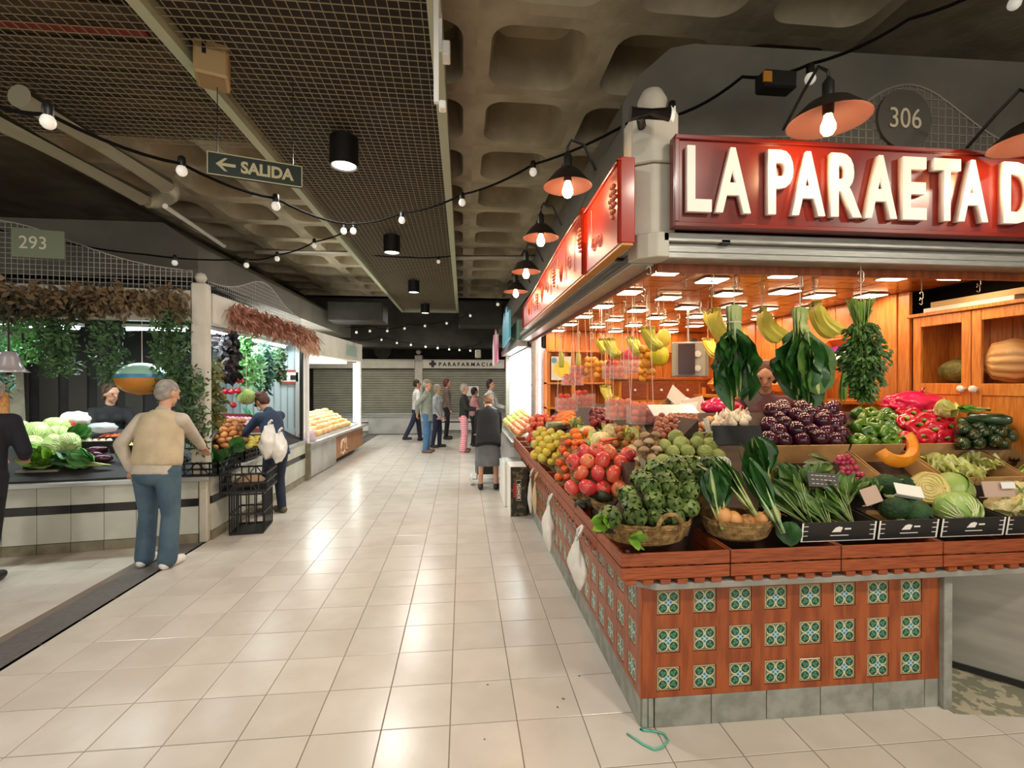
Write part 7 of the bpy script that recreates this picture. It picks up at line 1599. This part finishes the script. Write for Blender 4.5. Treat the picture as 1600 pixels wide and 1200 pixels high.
# 2 woman in denim jacket
L2 = ground(428, 802); r2 = 1.05
p, J = person('person in navy denim jacket, face mask and sunglasses bending to the left counter', L2, r2, 1.60, lean=.30, nod=.45, feet=((-.08, .06), (.08, -.04)), wr=((-.16, .50, .98), (.16, .46, .95)), top=c_navy, trou=cloth('dark_jeans', (36, 44, 66)), shoes=mat('olive_shoe', (90, 84, 60), .6), hair=mat('brown_hair', (92, 52, 34), .7, col2=(66, 36, 24), scale=20, bump=.5, bscale=50), hairstyle='fluffy', mask=True, glasses=True, vox=.0075, jacket_len=.06, female=True)
for k, (px, py, sz, l) in enumerate(((420, 664, .24, 'full white carrier bag hanging from the arm of the denim jacket'), (436, 676, .20, 'second white carrier bag behind the first one'))):
    hang_bag(l, PX(px, py, Y=6.05+.12*k), sz+.10, .40-.04*k, m_bag, 20+k, .22, True)
# 3 dark person at the left edge
L3 = ground(-30, 905)
person('person in dark navy jacket cut off by the left edge of the picture', V((-4.07, 4.50, 0)), .25, 1.72, lean=.18, nod=.25, feet=((-.1, 0), (.1, -.1)), wr=((-.10, .30, 1.0), (.16, .28, 1.0)), top=cloth('night_jacket', (24, 24, 34)), trou=c_dark, shoes=c_shoeb, hair=c_hairg, vox=.009, fat=1.1, jacket_len=.16)
# 4 seller behind the left counter
c = PX(170, 618, D=6.1)
person('seller in black shirt standing behind the left counter', V((c.x, c.y, 0)), PI+.75, 1.66, lean=.12, nod=.15, turn=.4, wr=((-.25, .35, .95), (.22, .38, .98)), top=c_dark, trou=c_dark, shoes=c_shoeb, hair=mat('seller_hair', (92, 60, 44), .7, col2=(70, 44, 32), bump=.5, bscale=50), hairstyle='bob', sleeve='short', vox=.009, female=True)
# group at the back
def far(label, px, py, rz, H, **k): k.setdefault('vox', .009); return person(label, ground(px, py), rz, H, **k)
c_shw = cloth('white_shirt', (226, 226, 222)); c_dj = cloth('dark_jeans', (36, 44, 66)); c_hb = mat('dark_hair', (40, 26, 22), .7)
R_ = -PI/2
far('person in white shirt with sunglasses striding behind the man in the cap', 651, 690, R_+.3, 1.72, feet=((-.10, .14), (.10, -.34, .10)), wr=((-.24, .22, 1.0), (.22, .20, 1.02)), top=c_shw, trou=c_dj, shoes=c_shoeb, hair=c_hb, sleeve='short', glasses=True)
far('man in grey-green jacket, cap and blue jeans with hands behind his back', 667, 707, R_-.2, 1.72, wr=((-.14, -.18, .95), (.10, -.20, .93)), top=cloth('grey_green_jacket', (140, 146, 132)), trou=cloth('bright_jeans', (74, 112, 150)), shoes=mat('brown_shoe', (110, 76, 60), .6), hair=c_hairg, cap_=cloth('khaki_cap', (136, 132, 108)), jacket_len=.10, fat=1.08)
far('grey-haired woman in pale cardigan and jeans beside the man in the cap', 683, 699, R_-.3, 1.60, wr=((-.22, .10, .86), (.24, .14, .88)), feet=((-.10, .05), (.10, -.08)), top=cloth('pale_cardigan', (188, 190, 192)), trou=c_dj, shoes=c_shoeb, hair=c_hairg, hairstyle='bob', female=True, jacket_len=.08)
far('red-haired person in brown jacket standing farthest back', 698, 686, R_, 1.74, wr=((-.22, .05, .82), (.26, .12, .82)), top=cloth('brown_jacket', (110, 92, 80)), trou=c_dark, shoes=c_shoeb, hair=mat('red_hair', (92, 36, 30), .7), hairstyle='bob', jacket_len=.12)
pk = mat('pink_stripes', (214, 76, 100), .8, col2=(238, 206, 206), scale=7, wave='Z', lo=.35, hi=.6)
far('woman in black jacket and pink striped trousers', 725, 706, R_-.1, 1.62, wr=((-.14, .30, 1.08), (.16, .30, 1.08)), top=cloth('black_jacket', (40, 40, 36)), trou=pk, shoes=mat('brown_shoe', (0, 0, 0)), hair=c_hairg, hairstyle='bob', female=True, flare=.03)
far('person with dark hair in pink top half hidden behind the striped trousers', 741, 697, R_+.2, 1.52, wr=((-.14, .30, 1.0), (.16, .30, 1.0)), top=cloth('pink_top', (206, 140, 140)), trou=c_dark, shoes=c_shoeb, hair=c_hb, hairstyle='bob', female=True)
far('black-haired woman in white blouse with a dark shoulder strap', 766, 705, R_-.5, 1.72, wr=((-.2, .28, 1.05), (.2, .26, 1.0)), top=c_shw, trou=c_dark, shoes=c_shoeb, hair=c_hb, hairstyle='bob', female=True)
# bent woman with shopping trolley
L = ground(763, 764)
p, J = person('woman in black cardigan and grey skirt bending forward over a shopping trolley', L, -.06, 1.58, lean=.50, nod=.35, feet=((-.13, 0), (.13, .0)), wr=((-.20, .52, .80), (.20, .52, .80)), top=c_dark, shoes=c_shoeb, hair=mat('sandy_hair', (146, 108, 82), .8, col2=(104, 74, 54), scale=20, bump=.5, bscale=50), hairstyle='fluffy', skirt=(cloth('grey_skirt', (112, 114, 118)), .42), female=True, fat=1.25, jacket_len=.10, vox=.008, hips_dy=-.05)
t = thing('shopping_trolley', 'black two-wheeled shopping trolley in front of the bent woman', 'trolley', L+V((-.02, .42, 0)))
MB().box((-.17, -.08, .16), (.17, .16, .70)).build('bag', m_dark, t, local=True, bev=.03); b = MB()
for x in (-.15, .15): b.tube([(x, -.10, .10), (x, -.10, .80), (x*.8, -.14, .86)], .010, 6)
b.tube([(-.13, -.14, .86), (.13, -.14, .86)], .012, 6).tube([(-.24, -.08, .09), (.24, -.08, .09)], .008, 6); b.build('frame', m_alu, t, local=True)
for x in (-.24, .24):
    w_ = MB().lathe([(.055, -.015), (.09, -.018), (.09, .018), (.055, .015)], 20, M=rotm(0, PI/2), c=(x, -.08, .09)).build('wheel', m_white, t, 40, local=True); MB().lathe([(0, -.012), (.03, -.02), (.03, .02), (0, .012)], 12, M=rotm(0, PI/2), c=(x, -.08, .09)).build('hub', m_black, w_, local=True)
# seller inside the fruit stall, only the hair shows
tag(MB().box((1.56, 3.40, 0), (3.05, 6.2, .20)).build('wooden_platform', m_bed), 'low wooden platform the seller stands on inside the fruit stall', 'platform')
c = PX(1196, 580, D=4.2)
person('brown-haired seller inside the fruit stall, mostly hidden by the hanging chard', V((c.x, c.y, .20)), PI-.6, 1.66, nod=.3, lean=.1, top=cloth('plum_shirt', (96, 60, 66)), trou=c_dark, shoes=c_shoeb, hair=mat('brown_hair', (0, 0, 0)), hairstyle='bob', female=True, vox=.01)
